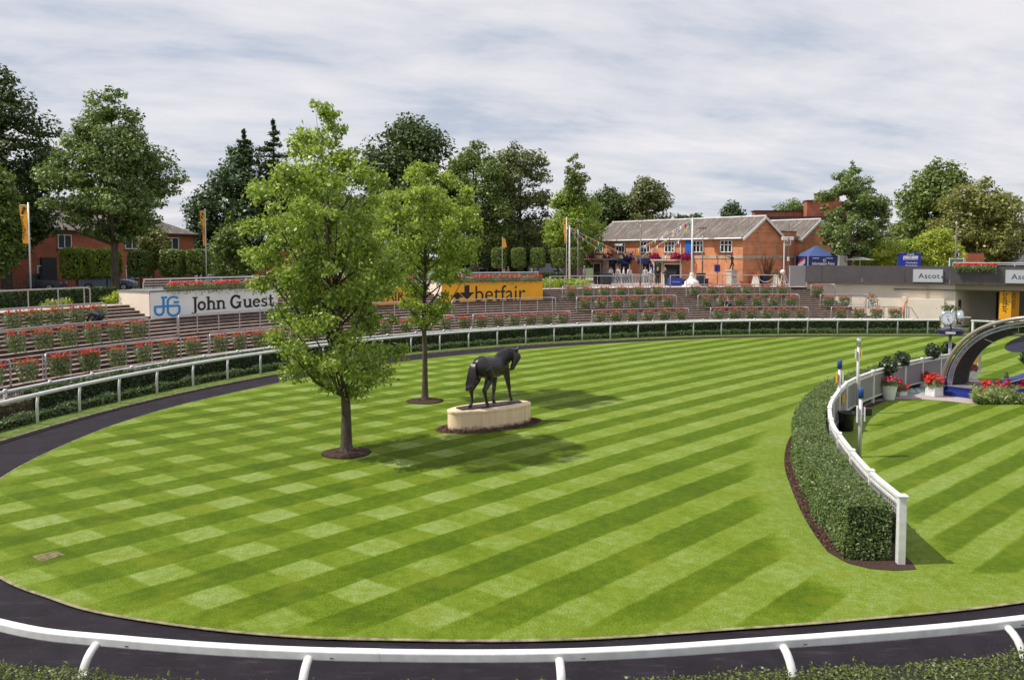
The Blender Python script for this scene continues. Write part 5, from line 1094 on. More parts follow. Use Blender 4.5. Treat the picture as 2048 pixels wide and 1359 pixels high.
q = MB(); q.obox(AP(4.0, 0.95, 0.17), AU, AV, (0, 0, 1), (8.4, 2.1, 0.34)); q.build('skirt', BL2, p)
q = MB(); q.obox(AP(4.0, 0.95, 0.36), AU, AV, (0, 0, 1), (8.46, 2.16, 0.04)); q.build('deck', mat('deck_grey', (0.20, 0.18, 0.19), 0.7, var=0.2, scale=4), p)
q = MB(); q.obox(AP(0.9, -0.35, 0.09), AU, AV, (0, 0, 1), (1.3, 0.5, 0.18)); q.build('step', BL2, p)
q = MB(); q.obox(AP(-0.02, -0.1, 0.30), AU, AV, (0, 0, 1), (0.26, 0.34, 0.55)); q.build('foot_block', BL2, p)
q = MB(); c = G(2022, 800, 0.04); q.add([W(1996, 772, 34.6), W(2110, 760, 33.2), W(2110, 790, 33.2), W(1996, 783, 34.6)], [(0, 1, 2, 3)]); 
r_ = thing('ramp', 'blue sided ramp rising to the podium by the right edge', 'ramp', tuple(G(2040, 790, 0.04)))
a, b = W(1992, 775, 35.6), W(2120, 742, 36.2); q = MB(); 
for (p0, p1, th) in ((a, b, 0.28),): 
    d = (p1-p0); q.add([p0+Vector((0, 0, -0.16)), p1+Vector((0, 0, -0.5)), p1+Vector((0, 0, 0.10)), p0+Vector((0, 0, 0.06)), p0+Vector((-.1, 0.7, -0.16)), p1+Vector((-.1, 0.7, -0.5)), p1+Vector((-.1, 0.7, 0.10)), p0+Vector((-.1, 0.7, 0.06))], [(0, 1, 2, 3), (3, 2, 6, 7), (4, 7, 6, 5), (0, 3, 7, 4), (1, 5, 6, 2), (0, 4, 5, 1)])
q.build('side_panel', BL2, r_); q = MB(); q.tube([a+Vector((0, -0.01, 0.075)), b+Vector((0, -0.01, 0.115))], 0.03, 6); q.build('edge_strip', WHITE, r_)
q = MB(); a2, b2 = W(2000, 790, 33.6), W(2130, 762, 33.0); q.add([a2+Vector((0, 0, -0.2)), b2+Vector((0, 0, -0.5)), b2+Vector((0, 0, 0.10)), a2+Vector((0, 0, 0.06)), a2+Vector((0, .06, -0.2)), b2+Vector((0, .06, -0.5)), b2+Vector((0, .06, 0.10)), a2+Vector((0, .06, 0.06))], [(0, 1, 2, 3), (3, 2, 6, 7), (4, 7, 6, 5), (0, 3, 7, 4)]); q.build('side_panel', BL2, r_)
# front flower bed with cones
bd = thing('flower_bed', 'lush flower bed of strappy green leaves with red flowers by the right edge', 'flower bed', tuple(G(2000, 808, 0.04))); rng = np.random.default_rng(41)
n = 5200; xs = rng.uniform(1944, 2120, n); ys = 806-2.0*(xs-1944)/100*0+rng.uniform(-14, 2, n); P = np.array([G(x, y, 0.05) for x, y in zip(xs, ys)]); P[:, 2] += rng.random(n)**0.7*(0.42+0.10*np.sin(P[:, 0]*7))
leaf_cloud('foliage', P, rng.normal(size=(n, 3))+np.array([0, -0.7, 0.5]), 0.27, leafmat('strap_leaf', (0.08, 0.13, 0.025), (0.42, 0.46, 0.20), 0.35), rng, parent=bd, aspect=0.2)
n = 1500; nc = 46; xc = rng.uniform(1960, 2120, nc); yc = rng.uniform(786, 797, nc); C_ = np.array([G(x, y, 0.05) for x, y in zip(xc, yc)]); C_[:, 2] += rng.uniform(0.44, 0.66, nc); i = rng.integers(0, nc, n); d = rnd_dir(rng, n)
leaf_cloud('blossoms', C_[i]+d*0.065, d+np.array([0, 0, .4]), 0.085, leafmat('scarlet', (0.60, 0.01, 0.03), (0.9, 0.05, 0.07), 0.25), rng, parent=bd, aspect=0.9)
def cone_top(px, base_y, top_y, lab):
    g_ = G(px, base_y, 0.05); t = thing('cone_topiary', lab, 'topiary', tuple(g_)); h = W(px, top_y, g_.y).z; rng = np.random.default_rng(px); n = 900; u = rng.random(n)**0.8; a_ = rng.random(n)*2*math.pi; r = 0.20*(1-u)**0.8+0.02
    q = MB(); q.lathe([(0.15, 0), (0.10, h*0.5), (0.02, h*0.9)], tuple(g_), 10); q.build('core', MATS['hedge_core'], t)
    P = np.stack([g_.x+r*np.cos(a_), g_.y+r*np.sin(a_), g_.z+u*(h-0.05)], 1); leaf_cloud('crown', P, np.stack([np.cos(a_), np.sin(a_), np.full(n, .4)], 1)+rng.normal(size=(n, 3))*.4, 0.06, TOPI if px == 2013 else HBL, rng, parent=t)
cone_top(1955, 796, 768, 'small cone topiary at the left end of the flower bed'); cone_top(2016, 798, 772, 'small cone topiary in the middle of the flower bed'); cone_top(2012, 772, 744, 'dark cone topiary standing behind the blue ramp')
# grey stand with a yellow sign
c = G(1956, 744, 0.04); t = thing('notice_stand', 'grey post on a flat base with a yellow notice, behind the arch', 'notice stand', tuple(c)); h = W(1956, 699, c.y).z
q = MB(); q.rbox(c, 0.2, (0.55, 0.4, 0.05)); q.rbox(c+Vector((0.3, 0, 0)), 0.2, (0.5, 0.12, 0.03)); q.build('base', GALV, t); q = MB(); q.rbox(c+Vector((0.05, 0, 0.05)), 0.2, (0.16, 0.10, h-0.1)); q.build('post', mat('light_grey_metal', (0.42, 0.42, 0.43), 0.5), t)
q = MB(); q.obox(c+Vector((-0.18, -0.06, 0.72)), (1, 0.1, 0), (0.1, -1, 0), (0, 0, 1), (0.3, 0.03, 0.42)); q.build('notice', YEL, t)
q = MB(); c2 = FC(FL[-1]*0.52, -0.03, 0.9)
t = thing('notice', 'small yellow notice tied to the inside of the white fence', 'notice', tuple(c2)); a_ = (FC(FT*0.5+.5)-FC(FT*0.5)).normalized(); q.obox(c2, a_, Vector((-a_.y, a_.x, 0)), (0, 0, 1), (0.75, 0.02, 0.34)); q.build('panel', mat('mustard', (0.55, 0.33, 0.02), 0.5), t)
# the double clock
cb = Vector((21.45, 39.1, 0.04)); cx = W(1901, 660, cb.y).x; cb.x = cx
t = thing('pole_clock', 'chrome double faced round clock on a grey pole with blue collar', 'clock', tuple(cb)); zc_ = W(1901, 636, cb.y).z; zb_ = W(1901, 664, cb.y).z
q = MB(); q.tube([cb, cb+Vector((0, 0, zb_))], 0.075, 14); q.build('pole', mat('clock_pole', (0.42, 0.42, 0.44), 0.4, metal=0.4), t, smooth=True)
q = MB(); q.lathe([(0.3, zb_-0.14), (0.58, zb_-0.12), (0.58, zb_+0.08), (0.3, zb_+0.1)], tuple(cb), 28); q2 = MB(); q2.obox(cb+Vector((-0.30, -0.56, zb_-0.02)), (1, -0.25, 0), (0.25, 1, 0), (0, 0, 1), (0.42, 0.03, 0.10)); q2.build('word_plate', WHITE, t); col_ = q.build('collar', mat('collar_blue', (0.012, 0.014, 0.06), 0.35), t)
f = lambda x, y: cb+Vector((-0.36+x, -0.585+0.9*(x-0.25)**2*0, zb_-0.08+y)); 
q = MB(); q.tube([cb+Vector((0, 0, zb_+0.08)), cb+Vector((0, 0, zc_+0.1))], 0.06, 10); q.tube([cb+Vector((-0.3, 0, zb_+0.15)), cb+Vector((0.6, 0, zb_+0.15))], 0.045, 8); q.tube([cb+Vector((-0.05, 0, zc_+0.1)), cb+Vector((0.1, 0, zc_+0.42))], 0.05, 8); q.build('bracket', CH, t, smooth=True)
def clock_head(off, nrm, r):
    c = cb+Vector(off); c.z = zc_+0.02; n_ = Vector(nrm).normalized(); a = n_.cross(Vector((0, 0, 1))).normalized(); u = Vector((0, 0, 1))
    q = MB(); nn2 = 28
    for (rr2, d) in ((r*0.86, -0.20), (r*1.0, -0.14), (r*1.06, 0.0), (r*1.02, 0.07), (r*0.90, 0.08)):
        q.v += [tuple(c+a*rr2*math.cos(2*math.pi*k/nn2)+u*rr2*math.sin(2*math.pi*k/nn2)+n_*d) for k in range(nn2)]
    for i in range(4):
        for k in range(nn2): k2 = (k+1) % nn2; q.f.append((i*nn2+k, i*nn2+k2, (i+1)*nn2+k2, (i+1)*nn2+k))
    q.f.append(tuple(range(nn2))); h_ = q.build('case', CH, t, smooth=True)
    q = MB(); q.poly([c+a*r*0.92*math.cos(2*math.pi*k/40)+u*r*0.92*math.sin(2*math.pi*k/40)+n_*0.065 for k in range(40)]); d_ = q.build('dial', mat('dial_white', (0.72, 0.76, 0.80), 0.4), t)
    q = MB()
    for k in range(12):
        g = math.pi*k/6; p0 = c+(a*math.sin(g)+u*math.cos(g))*r*0.70+n_*0.07; w_ = a*math.cos(g)-u*math.sin(g); d1 = (a*math.sin(g)+u*math.cos(g)); q.obox(p0, w_, d1, n_, (r*0.05, r*0.13, 0.004))
    for (g, ln, wd) in ((R(200), 0.68, 0.05), (R(215), 0.45, 0.07)): d1 = (a*math.sin(g)+u*math.cos(g)); w_ = a*math.cos(g)-u*math.sin(g); q.obox(c+d1*r*ln*0.42+n_*0.076, w_, d1, n_, (r*wd, r*ln, 0.004))
    q.obox(c+u*r*0.32+n_*0.07, a, u, n_, (r*0.5, r*0.05, 0.004)); q.build('hands', mat('clock_ink', (0.02, 0.03, 0.10), 0.5), t)
clock_head((-0.26, -0.16, 0), (-0.35, -1, 0), 0.33); clock_head((0.48, 0.02, 0), (0.95, -0.32, 0), 0.36)
q = MB(); q.tube([cb+Vector((0.40, 0, zc_)), cb+Vector((0.92, -0.1, zc_))], 0.05, 8); q.build('crown_knob', CH, t, smooth=True)
rng = np.random.default_rng(8); t2 = thing('potted_plant', 'small green plant on top of the chrome clock', 'plant', tuple(cb+Vector((0, 0.2, zc_+0.2)))); P = np.array(cb+Vector((0.1, 0.25, zc_+0.42)))+rng.normal(size=(220, 3))*np.array([.22, .1, .08]); leaf_cloud('foliage', P, rng.normal(size=(220, 3)), 0.10, HBL, rng, parent=t2)
# gate and hedge by the passage, right behind the clock
t = thing('white_barrier', 'white goalpost shaped rail end by the passage, right of the clock', 'rail', tuple(W(1944, 672, 61))); q = MB()
for px in (1945, 1988): g_ = W(px, 670, 61); q.tube([(g_.x, g_.y, 0.0), (g_.x, g_.y, W(px, 641, 61).z)], 0.085, 8)
q.build('post', WHITE, t); q = MB(); q.tube([W(1943, 641, 61), W(2060, 646, 61)], 0.075, 8); q.build('rail', WHITE, t)
hs_ = [Vector((W(x, 660, 62.3).x, 62.3+(x-1950)*0.004, 0)) for x in np.linspace(1950, 2090, 8)]
hedge_strip('hedge', hs_, [p+Vector((0, 0.9, 0)) for p in hs_], 0.0, 1.05, HB, 5000, 0.11, np.random.default_rng(2), 'short clipped hedge right of the clock, in front of the amber column', 'hedge')

# ---------------------------------------------------------------- turf mark, access cover in the lawn
q = MB(); q.poly([tuple(G(x, y, 0.041)) for x, y in ((63, 1111), (112, 1100), (129, 1108), (82, 1123))]); tag(q.build('turf_patch', mat('worn_turf', (0.17, 0.15, 0.06), 0.95, var=0.6, scale=14, bump=0.7, bscale=40)), kind='structure')

# ================================================================ the two young trees
FGL = leafmat('tulip_leaf', (0.12, 0.185, 0.025), (0.46, 0.52, 0.13), 0.42, 0.38, 0.5)
chips('bark_chips', lambda rng, n: (lambda s, d: np.array([FC(a, b, 0.055) for a, b in zip(s, d)]))(rng.uniform(0.5, 12, n), rng.uniform(1.0, 1.27, n)), 2600, 0.045, 1)
chips('bark_chips', lambda rng, n: (lambda g, r: np.stack([PC.x+PA.x*np.cos(g)*r*2.05-PA.y*np.sin(g)*r*1.04, PC.y+PA.y*np.cos(g)*r*2.05+PA.x*np.sin(g)*r*1.04, np.full(n, 0.055)], 1))(rng.random(n)*6.283, rng.uniform(0.82, 1.0, n)), 1800, 0.05, 2)
def mulch(c, r):
    chips('bark_chips', lambda rng, n: (lambda g, q_: np.stack([c.x+np.cos(g)*q_, c.y+np.sin(g)*q_, 0.135-0.10*(q_/r)**1.5], 1))(rng.random(n)*6.283, r*0.98*rng.random(n)**0.5), 1500, 0.05, int(r*100))
    q = MB(); q.lathe([(r, 0.04), (r*0.8, 0.07), (0.35, 0.11), (0.0, 0.12)], (c.x, c.y, 0), 40); tag(q.build('soil_bed', SOIL, smooth=True), kind='structure')
b1 = G(693, 905, 0.04); mulch(b1, 0.77)
TR1 = tree('tulip_tree', 'larger and nearer of the two young bright green trees on the lawn', 'tree', (b1.x, b1.y, 0.05), 11.0, 2.0, 2.85, [(0, .35), (.05, .60), (.13, .85), (.22, .72), (.31, .70), (.42, .98), (.55, 1.0), (.66, .95), (.74, .76), (.83, .58), (.92, .40), (1, .14)],
     FGL, leaves=46000, lsize=0.118, clump=0.46, nclump=225, seed=11, airy=True, trunk_r=0.165, lean=(-0.80, 0), fill=0.10, nb=70)
b2 = G(850, 801, 0.04); mulch(b2, 0.80)
TR2 = tree('tulip_tree', 'smaller young bright green tree, further back, left of the horse statue', 'tree', (b2.x, b2.y, 0.05), 10.3, 3.35, 2.6, [(0, .28), (.15, .55), (.27, .88), (.45, 1), (.66, .98), (.80, .78), (.90, .50), (1, .08)],
     leafmat('tulip_leaf_light', (0.14, 0.205, 0.025), (0.50, 0.55, 0.13), 0.42, 0.38, 0.5), leaves=31000, lsize=0.128, clump=0.46, nclump=160, airy=True, seed=12, trunk_r=0.13, lean=(0.05, 0), fill=0.12, nb=44)
# ================================================================ brick buildings on the upper level
A_ = Vector((21.9, 76.0, 0)); UF = Vector((-12.7, 15.0, 0)).normalized(); UG = Vector((0.763, 0.646, 0)).normalized(); NF = -UG.copy(); NG = -UF.copy()   # outward normals of front and gable
def FX(px, d=0.05, z=6.2):
    ks = np.linspace(-1, 24, 500); return float(np.interp(-px, [-XP(A_+UF*k+NF*d+Vector((0, 0, z))) for k in ks], ks))
FRAME = mat('window_white', (0.80, 0.80, 0.80), 0.45); SLATE = roofmat('streaked_slate', math.atan2(UF.y, UF.x)); SLATE2 = roofmat('grey_tile', math.atan2(UG.y, UG.x))
def window(parent, c, u, n, w, h, bars=(1, 1), fm=None, glass=None, sill=True):
    f = MB(); c = Vector(c); U3 = Vector((0, 0, 1)); t_ = 0.07
    f.obox(c+U3*(h/2-t_/2)+n*0.03, u, n, U3, (w, 0.10, t_)); f.obox(c-U3*(h/2-t_/2)+n*0.03, u, n, U3, (w, 0.10, t_))
    for s in (-1, 1): f.obox(c+u*s*(w/2-t_/2)+n*0.03, u, n, U3, (t_, 0.10, h-2*t_))
    for i in range(1, bars[0]+1): f.obox(c+u*(w*i/(bars[0]+1)-w/2)+n*0.028, u, n, U3, (0.075, 0.07, h-2*t_))
    for i in range(1, bars[1]+1): f.obox(c+U3*(h*0.62*i/bars[1]-h/2)+n*0.026, u, n, U3, (w-2*t_, 0.06, 0.075))
    o = f.build('window', fm or FRAME, parent); ORG[o.name] = ORG[parent.name]
    g = MB(); g.obox(c+n*0.008, u, n, U3, (w-0.04, 0.03, h-0.04)); g.build('pane', glass or GLASS, o)
    if sill: g = MB(); g.obox(c-U3*(h/2+0.05)+n*0.06, u, n, U3, (w+0.16, 0.18, 0.07)); g.build('sill', mat('dark_sill', (0.07, 0.05, 0.045), 0.8), o)
    return o
Z = ZT
def gable_block(t, O, uF, uG, L, Wd, ze, zr, wallm, roofm, ov=0.35, zbase=Z-0.1):
    q = MB(); a, b, c, d = O, O+uF*L, O+uF*L+uG*Wd, O+uG*Wd; z3 = lambda p, z: Vector((p.x, p.y, z)); m1, m2 = O+uG*Wd/2, O+uF*L+uG*Wd/2
    q.add([z3(a, zbase), z3(b, zbase), z3(c, zbase), z3(d, zbase), z3(a, ze), z3(b, ze), z3(c, ze), z3(d, ze), z3(m1, zr-0.06), z3(m2, zr-0.06)], [(0, 4, 5, 1), (1, 5, 9, 6, 2), (2, 6, 7, 3), (3, 7, 8, 4, 0)])
    q.build('wall', wallm, t)
    sl = (zr-ze)/(Wd/2); q = MB()
    for s in (0, 1):
        e0 = O-uG*ov if s == 0 else O+uG*(Wd+ov); ez = ze-sl*ov
        P0 = z3(e0-uF*0.25, ez); P1 = z3(e0+uF*(L+0.25), ez); R0 = z3(m1-uF*0.25, zr); R1 = z3(m2+uF*0.25, zr); th = Vector((0, 0, 0.10))
        q.add([P0, P1, R1, R0, P0-th, P1-th, R1-th, R0-th], [(0, 1, 2, 3), (4, 7, 6, 5), (0, 4, 5, 1), (2, 6, 7, 3), (0, 3, 7, 4), (1, 5, 6, 2)])
    q.build('roof', roofm, t)
    q = MB(); q.tube([z3(m1-uF*0.28, zr+0.05), z3(m2+uF*0.28, zr+0.05)], 0.10, 6); q.build('ridge', mat('pale_ridge', (0.62, 0.58, 0.56), 0.7, var=0.2, scale=2), t)
    for (o_, nm) in ((-0.28, 1), (L+0.28, -1)):
        q = MB()
        for s in (0, 1):
            e0 = (O-uG*(ov+0.03) if s == 0 else O+uG*(Wd+ov+0.03))+uF*o_; p0 = z3(e0, ze-sl*ov-0.12); p1 = z3(O+uG*Wd/2+uF*o_, zr-0.10); dd = (p1-p0); q.obox((p0+p1)/2, dd.normalized(), uF, dd.normalized().cross(uF), (dd.length, 0.05, 0.24))
        q.build('bargeboard', FRAME, t)
    return sl
t = thing('brick_building', 'long two storey orange brick building with streaked slate roof and white windows', 'building', tuple(A_+Vector((0, 0, Z))))
LB = 19.6; gable_block(t, A_, UF, UG, LB, 6.9, 7.98, 9.95, BRICK, SLATE)
q = MB(); q.obox(A_+UF*(LB/2)+NF*0.025+Vector((0, 0, 6.02)), UF, NF, (0, 0, 1), (LB, 0.07, 0.32)); q.obox(A_+UG*3.45+NG*0.025+Vector((0, 0, 6.02)), UG, NG, (0, 0, 1), (6.95, 0.07, 0.32)); q.build('stone_band', mat('stone_band', (0.42, 0.33, 0.24), 0.85, var=0.25, scale=2), t)
q = MB(); q.tube([A_-UF*0.1+NF*0.42+Vector((0, 0, 7.80)), A_+UF*(LB+0.1)+NF*0.42+Vector((0, 0, 7.80))], 0.075, 8); q.build('gutter', FRAME, t)
for px in (1197, 1240, 1290, 1339, 1396, 1452): window(t, A_+UF*FX(px)+Vector((0, 0, 7.05)), UF, NF, 1.32, 1.16, (2, 1))
# an open casement leaning out, second window from the left
k = FX(1240); q = MB(); q.add([A_+UF*(k-0.6)+NF*0.1+Vector((0, 0, 7.62)), A_+UF*(k+0.6)+NF*0.1+Vector((0, 0, 7.62)), A_+UF*(k+0.6)+NF*0.42+Vector((0, 0, 7.22)), A_+UF*(k-0.6)+NF*0.42+Vector((0, 0, 7.22))], [(0, 1, 2, 3)]); q.build('open_casement', mat('pale_glass', (0.6, 0.62, 0.66), 0.2), t)
for px, w, h, mm in ((1194, 1.0, 2.0, DARKM), (1224, 1.1, 2.1, DARKM), (1250, 1.2, 2.1, DARKM), (1292, 0.9, 2.1, DARKM), (1316, 1.0, 2.3, mat('dark_olive_door', (0.10, 0.09, 0.05), 0.7)), (1345, 2.1, 2.0, GLASS)):  # one of the doors is a plain dark olive
    k = FX(px, z=4.5); q = MB(); q.obox(A_+UF*k+NF*0.03+Vector((0, 0, Z+h/2)), UF, NF, (0, 0, 1), (w, 0.05, h)); o = q.build('door', mm, t); ORG[o.name] = ORG[t.name]; q = MB(); q.obox(A_+UF*k+NF*0.03+Vector((0, 0, Z+h+0.05)), UF, NF, (0, 0, 1), (w+0.16, 0.09, 0.10))
    for s in (-1, 1): q.obox(A_+UF*(k+s*(w/2+0.04))+NF*0.03+Vector((0, 0, Z+h/2)), UF, NF, (0, 0, 1), (0.08, 0.09, h))
    q.build('frame', FRAME, o)
for px in (1222, 1250, 1290):
    k = FX(px, z=5.6); q = MB(); q.v = []; c = A_+UF*k+NF*0.05+Vector((0, 0, 5.42)); n = 12; rows = []
    for i in range(5): g = i/4*math.pi/2; rows.append([c+UF*(0.85*math.cos(math.pi*j/n))*math.cos(g)**0.5*1.0+NF*(0.75*math.sin(math.pi*j/n))*math.cos(g)+Vector((0, 0, 0.42*math.sin(g))) for j in range(n+1)])
    rows.insert(0, [p-Vector((0, 0, 0.14)) for p in rows[0]]); q.grid(rows); q.build('awning', BLUE, t, smooth=True)
for px, z0_, z1_ in ((1362, 5.0, 7.7),):
    k = FX(px); q = MB(); q.tube([A_+UF*(k+0.7)+NF*0.3+Vector((0, 0, 7.75)), A_+UF*k+NF*0.12+Vector((0, 0, 7.4)), A_+UF*k+NF*0.12+Vector((0, 0, 3.3))], 0.055, 8); q.build('drainpipe', FRAME, t)
for px, z_, w_, h_, mm in ((1434, 4.95, 0.6, 0.62, BLUE), (1208, 4.5, 0.6, 1.0, mat('lilac_poster', (0.36, 0.30, 0.50), 0.6)), (1303, 4.75, 1.2, 0.9, BLUE)):
    k = FX(px, z=z_); q = MB(); q.obox(A_+UF*k+NF*0.03+Vector((0, 0, z_)), UF, NF, (0, 0, 1), (w_, 0.05, h_)); q.build('wall_plaque', mm, t)
k = FX(1382, z=6.9); q = MB(); q.obox(A_+UF*(k+0.15)+NF*0.2+Vector((0, 0, 6.85)), UF, NF, (0, 0, 1), (0.95, 0.04, 1.9)); q.build('long_banner', mat('azure_banner', (0.012, 0.11, 0.42), 0.5), t)
q = MB(); q.obox(A_+UF*(LB-1.6)+NF*0.8+Vector((0, 0, 5.75)), UF, NF, (0, 0, 1), (4.6, 1.8, 0.12)); q.build('porch_roof', mat('porch_grey', (0.48, 0.46, 0.45), 0.8), t)
q = MB()
for k in (LB-3.2, LB+0.4): q.obox(A_+UF*k+NF*1.3+Vector((0, 0, (Z+5.7)/2)), UF, NF, (0, 0, 1), (0.45, 0.45, 5.7-Z))
q.build('porch_pillar', mat('porch_stone', (0.42, 0.33, 0.26), 0.85, var=0.3, scale=3), t)
q = MB(); q.obox(A_+UF*FX(1345, z=5.6)+NF*0.8+Vector((0, 0, 5.72)), UF, NF, (0, 0, 1), (3.4, 1.4, 0.10)); q.build('door_canopy', MATS['porch_grey'], t)
q = MB(); rng = np.random.default_rng(9)                       # bare climber on the gable
for k in range(26):
    a = rng.uniform(-0.9, 0.9); p = A_+UG*3.9+NG*0.07+Vector((0, 0, 3.4)); pts = [p]; 
    for j in range(6): a += rng.normal()*0.35; p = p+UG*math.sin(a)*0.45+Vector((0, 0, abs(math.cos(a))*0.5)); pts.append(p)
    q.tube(pts, [0.03, .028, .025, .02, .016, .012, .006], 4)
cl = thing('wall_climber', 'bare brown climbing stems spread on the shaded brick gable', 'climbing plant', tuple(A_+UG*3.9+Vector((0, 0, Z)))); q.build('stems', mat('climber_stem', (0.12, 0.06, 0.03), 0.9), cl)
# second wing and link
B_ = A_+UG*10.3
t = thing('brick_wing', 'orange brick gabled wing with slate roof behind the blue tent', 'building', tuple(B_+Vector((0, 0, Z))))
gable_block(t, B_, UF, UG, 15.0, 6.9, 7.98, 9.95, BRICK, SLATE)
q = MB(); q.obox(B_+UG*3.45+NG*0.025+Vector((0, 0, 6.02)), UG, NG, (0, 0, 1), (6.95, 0.07, 0.32)); q.build('stone_band', MATS['stone_band'], t)
t = thing('brick_link', 'flat topped brick link between the two gables', 'building', tuple(A_+UG*6.9+Vector((0, 0, Z))))
q = MB(); q.obox(A_+UG*8.6+UF*2.0+Vector((0, 0, (Z+8.55)/2)), UG, UF, (0, 0, 1), (3.38, 3.0, 8.55-Z)); q.build('wall', BRICK, t); q = MB(); q.obox(A_+UG*8.6+UF*2.0+Vector((0, 0, 8.60)), UG, UF, (0, 0, 1), (3.44, 3.1, 0.10)); q.build('coping', DARKM, t)
q = MB(); q.obox(A_+UG*8.6+UF*0.47+Vector((0, 0, 6.02)), UG, UF, (0, 0, 1), (3.38, 0.07, 0.32)); q.build('stone_band', MATS['stone_band'], t)
# big brick hall behind
t = thing('brick_hall', 'tall flat roofed brick hall with stepped gable behind the orange building', 'building', (38, 112, Z)); Yh = 112
def HX(px): return W(px, 500, Yh).x
q = MB(); q.box(HX(1508), HX(1616), Yh, Yh+1.2, Z-0.1, W(0, 423, Yh).z)
for px0, px1, yt in ((1604, 1625, 404), (1625, 1668, 390), (1668, 1690, 404)): q.box(HX(px0), HX(px1), Yh-1.5-(px1-px0)*0.001, Yh-.3, Z-0.1, W(0, yt, Yh).z)
q.build('wall', BRICKD, t); q = MB()
q.box(HX(1506), HX(1618), Yh-0.15, Yh+1.4, W(0, 423, Yh).z, W(0, 420.5, Yh).z)
for px0, px1, yt in ((1603, 1626, 404), (1624, 1669, 390)): q.box(HX(px0), HX(px1), Yh-1.7, Yh-.2, W(0, yt, Yh).z, W(0, yt-2.5, Yh).z)
q.build('coping', mat('dark_coping', (0.05, 0.035, 0.035), 0.8), t); q = MB(); q.box(HX(1500), HX(1680), Yh-2.3, Yh-1.6, W(0, 440, Yh).z, W(0, 434, Yh).z); q.build('cornice', MATS['dark_coping'], t)
q = MB(); q.box(HX(1502), HX(1678), Yh-2.0, Yh-1.7, W(0, 452, Yh).z, W(0, 440, Yh).z); q.build('frieze', mat('frieze_stone', (0.30, 0.22, 0.18), 0.8, var=0.3), t)
# red brick house at the left
t = thing('brick_house', 'long red brick house with grey tiled hip roof behind the left trees', 'house', (-38, 70, Z)); P0 = Vector((-42.5, 56.0, 0)); P1 = Vector((W(388, 500, 84).x, 84.0, 0)); uh = (P1-P0).normalized(); vh = Vector((-uh.y, uh.x, 0)); 
if vh.x > 0: vh = -vh
nh = -vh; Lh = (P1-P0).length; Wh = 9.0; ze, zr = 8.35, 10.6
q = MB(); q.obox(P0+uh*Lh/2+vh*Wh/2+Vector((0, 0, (Z+ze)/2-0.1)), uh, vh, (0, 0, 1), (Lh, Wh, ze-Z)); q.build('wall', BRICKD, t)
z3 = lambda p, z: Vector((p.x, p.y, z)); ov = 0.5; e = [P0-uh*ov+nh*ov, P1+uh*ov+nh*ov, P1+uh*ov+vh*(Wh+ov), P0-uh*ov+vh*(Wh+ov)]; r0, r1 = P0+uh*3.5+vh*Wh/2, P1-uh*3.8+vh*Wh/2
q = MB(); q.add([z3(p, ze) for p in e]+[z3(r0, zr), z3(r1, zr)], [(0, 1, 5, 4), (1, 2, 5), (2, 3, 4, 5), (3, 0, 4), (0, 3, 2, 1)]); q.build('roof', SLATE2, t)
q = MB(); q.tube([z3(e[0], ze-0.05), z3(e[1], ze-0.05), z3(e[2], ze-0.05)], 0.09, 6); q.build('gutter', DARKM, t)
def hk(px, z): ks = np.linspace(0, Lh, 300); return float(np.interp(px, [XP(P0+uh*k+Vector((0, 0, z))) for k in ks], ks))
DKG = mat('dark_pane', (0.05, 0.06, 0.07), 0.15)
for px, z, w, h in ((263, 7.4, 1.7, 1.25), (343, 7.35, 1.9, 1.25), (128, 7.35, 1.4, 1.2), (84, 4.9, 1.0, 0.9), (263, 4.6, 1.5, 1.3)): window(t, P0+uh*hk(px, z)+nh*0.02+Vector((0, 0, z)), uh, nh, w, h, (1, 0) if px != 84 else (0, 0), None, DKG)
q = MB(); k = hk(97, 4.5); q.obox(P0+uh*k+nh*0.06+Vector((0, 0, 4.55)), uh, nh, (0, 0, 1), (1.5, 0.12, 2.9)); q.build('garage_door', mat('dark_shutter', (0.02, 0.02, 0.03), 0.6), t)
# low white modern building and brick gate wall further right
t = thing('flat_office', 'low white flat roofed building behind the conifers', 'building', (-38, 104, Z)); q = MB(); q.box(W(392, 0, 104).x, W(468, 0, 104).x, 104, 112, Z-0.1, W(0, 484, 104).z); q.build('wall', mat('white_render', (0.55, 0.55, 0.56), 0.7), t); q = MB(); q.box(W(388, 0, 104).x, W(472, 0, 104).x, 103.5, 112.4, W(0, 484, 104).z, W(0, 479, 104).z); q.build('roof', mat('pale_roof', (0.62, 0.62, 0.64), 0.6), t)
t = thing('brick_outbuilding', 'plain red brick outbuilding behind the larger young tree', 'building', (-27, 86, Z)); q = MB(); q.box(W(500, 0, 86).x, W(560, 0, 86).x, 86, 93, Z-0.1, W(0, 500, 86).z); q.build('wall', BRICKD, t); q = MB(); q.box(W(497, 0, 86).x, W(563, 0, 86).x, 85.7, 93.3, W(0, 500, 86).z, W(0, 497, 86).z); q.build('roof', DARKM, t)
t = thing('brick_kiosk', 'small pale red brick hut behind the green notice board', 'building', (45, 84, Z)); q = MB(); q.box(W(1948, 0, 84).x, W(1984, 0, 84).x, 84, 87, Z-0.1, W(0, 506, 84).z); q.build('wall', BRICKD, t); q = MB(); q.box(W(1947, 0, 84).x, W(1985, 0, 84).x, 83.9, 87.1, W(0, 506, 84).z, W(0, 505, 84).z); q.build('roof', MATS['dark_coping'], t)
t = thing('glass_shelter', 'grey ridged canopy roof behind the parapet by the right edge', 'shelter', (55, 90, Z)); q = MB(); a, b, c, d = W(1994, 530, 88), W(2036, 500, 88), W(2110, 500, 88), W(2110, 530, 88); q.slab([a, b, c, d], (0, -1, 0), 5.0); q.build('roof', mat('grey_sheet', (0.28, 0.28, 0.30), 0.5, var=0.3, scale=3), t)
for px0, px1, yt in ((1648, 1800, 508), (1150, 1180, 520)): pass
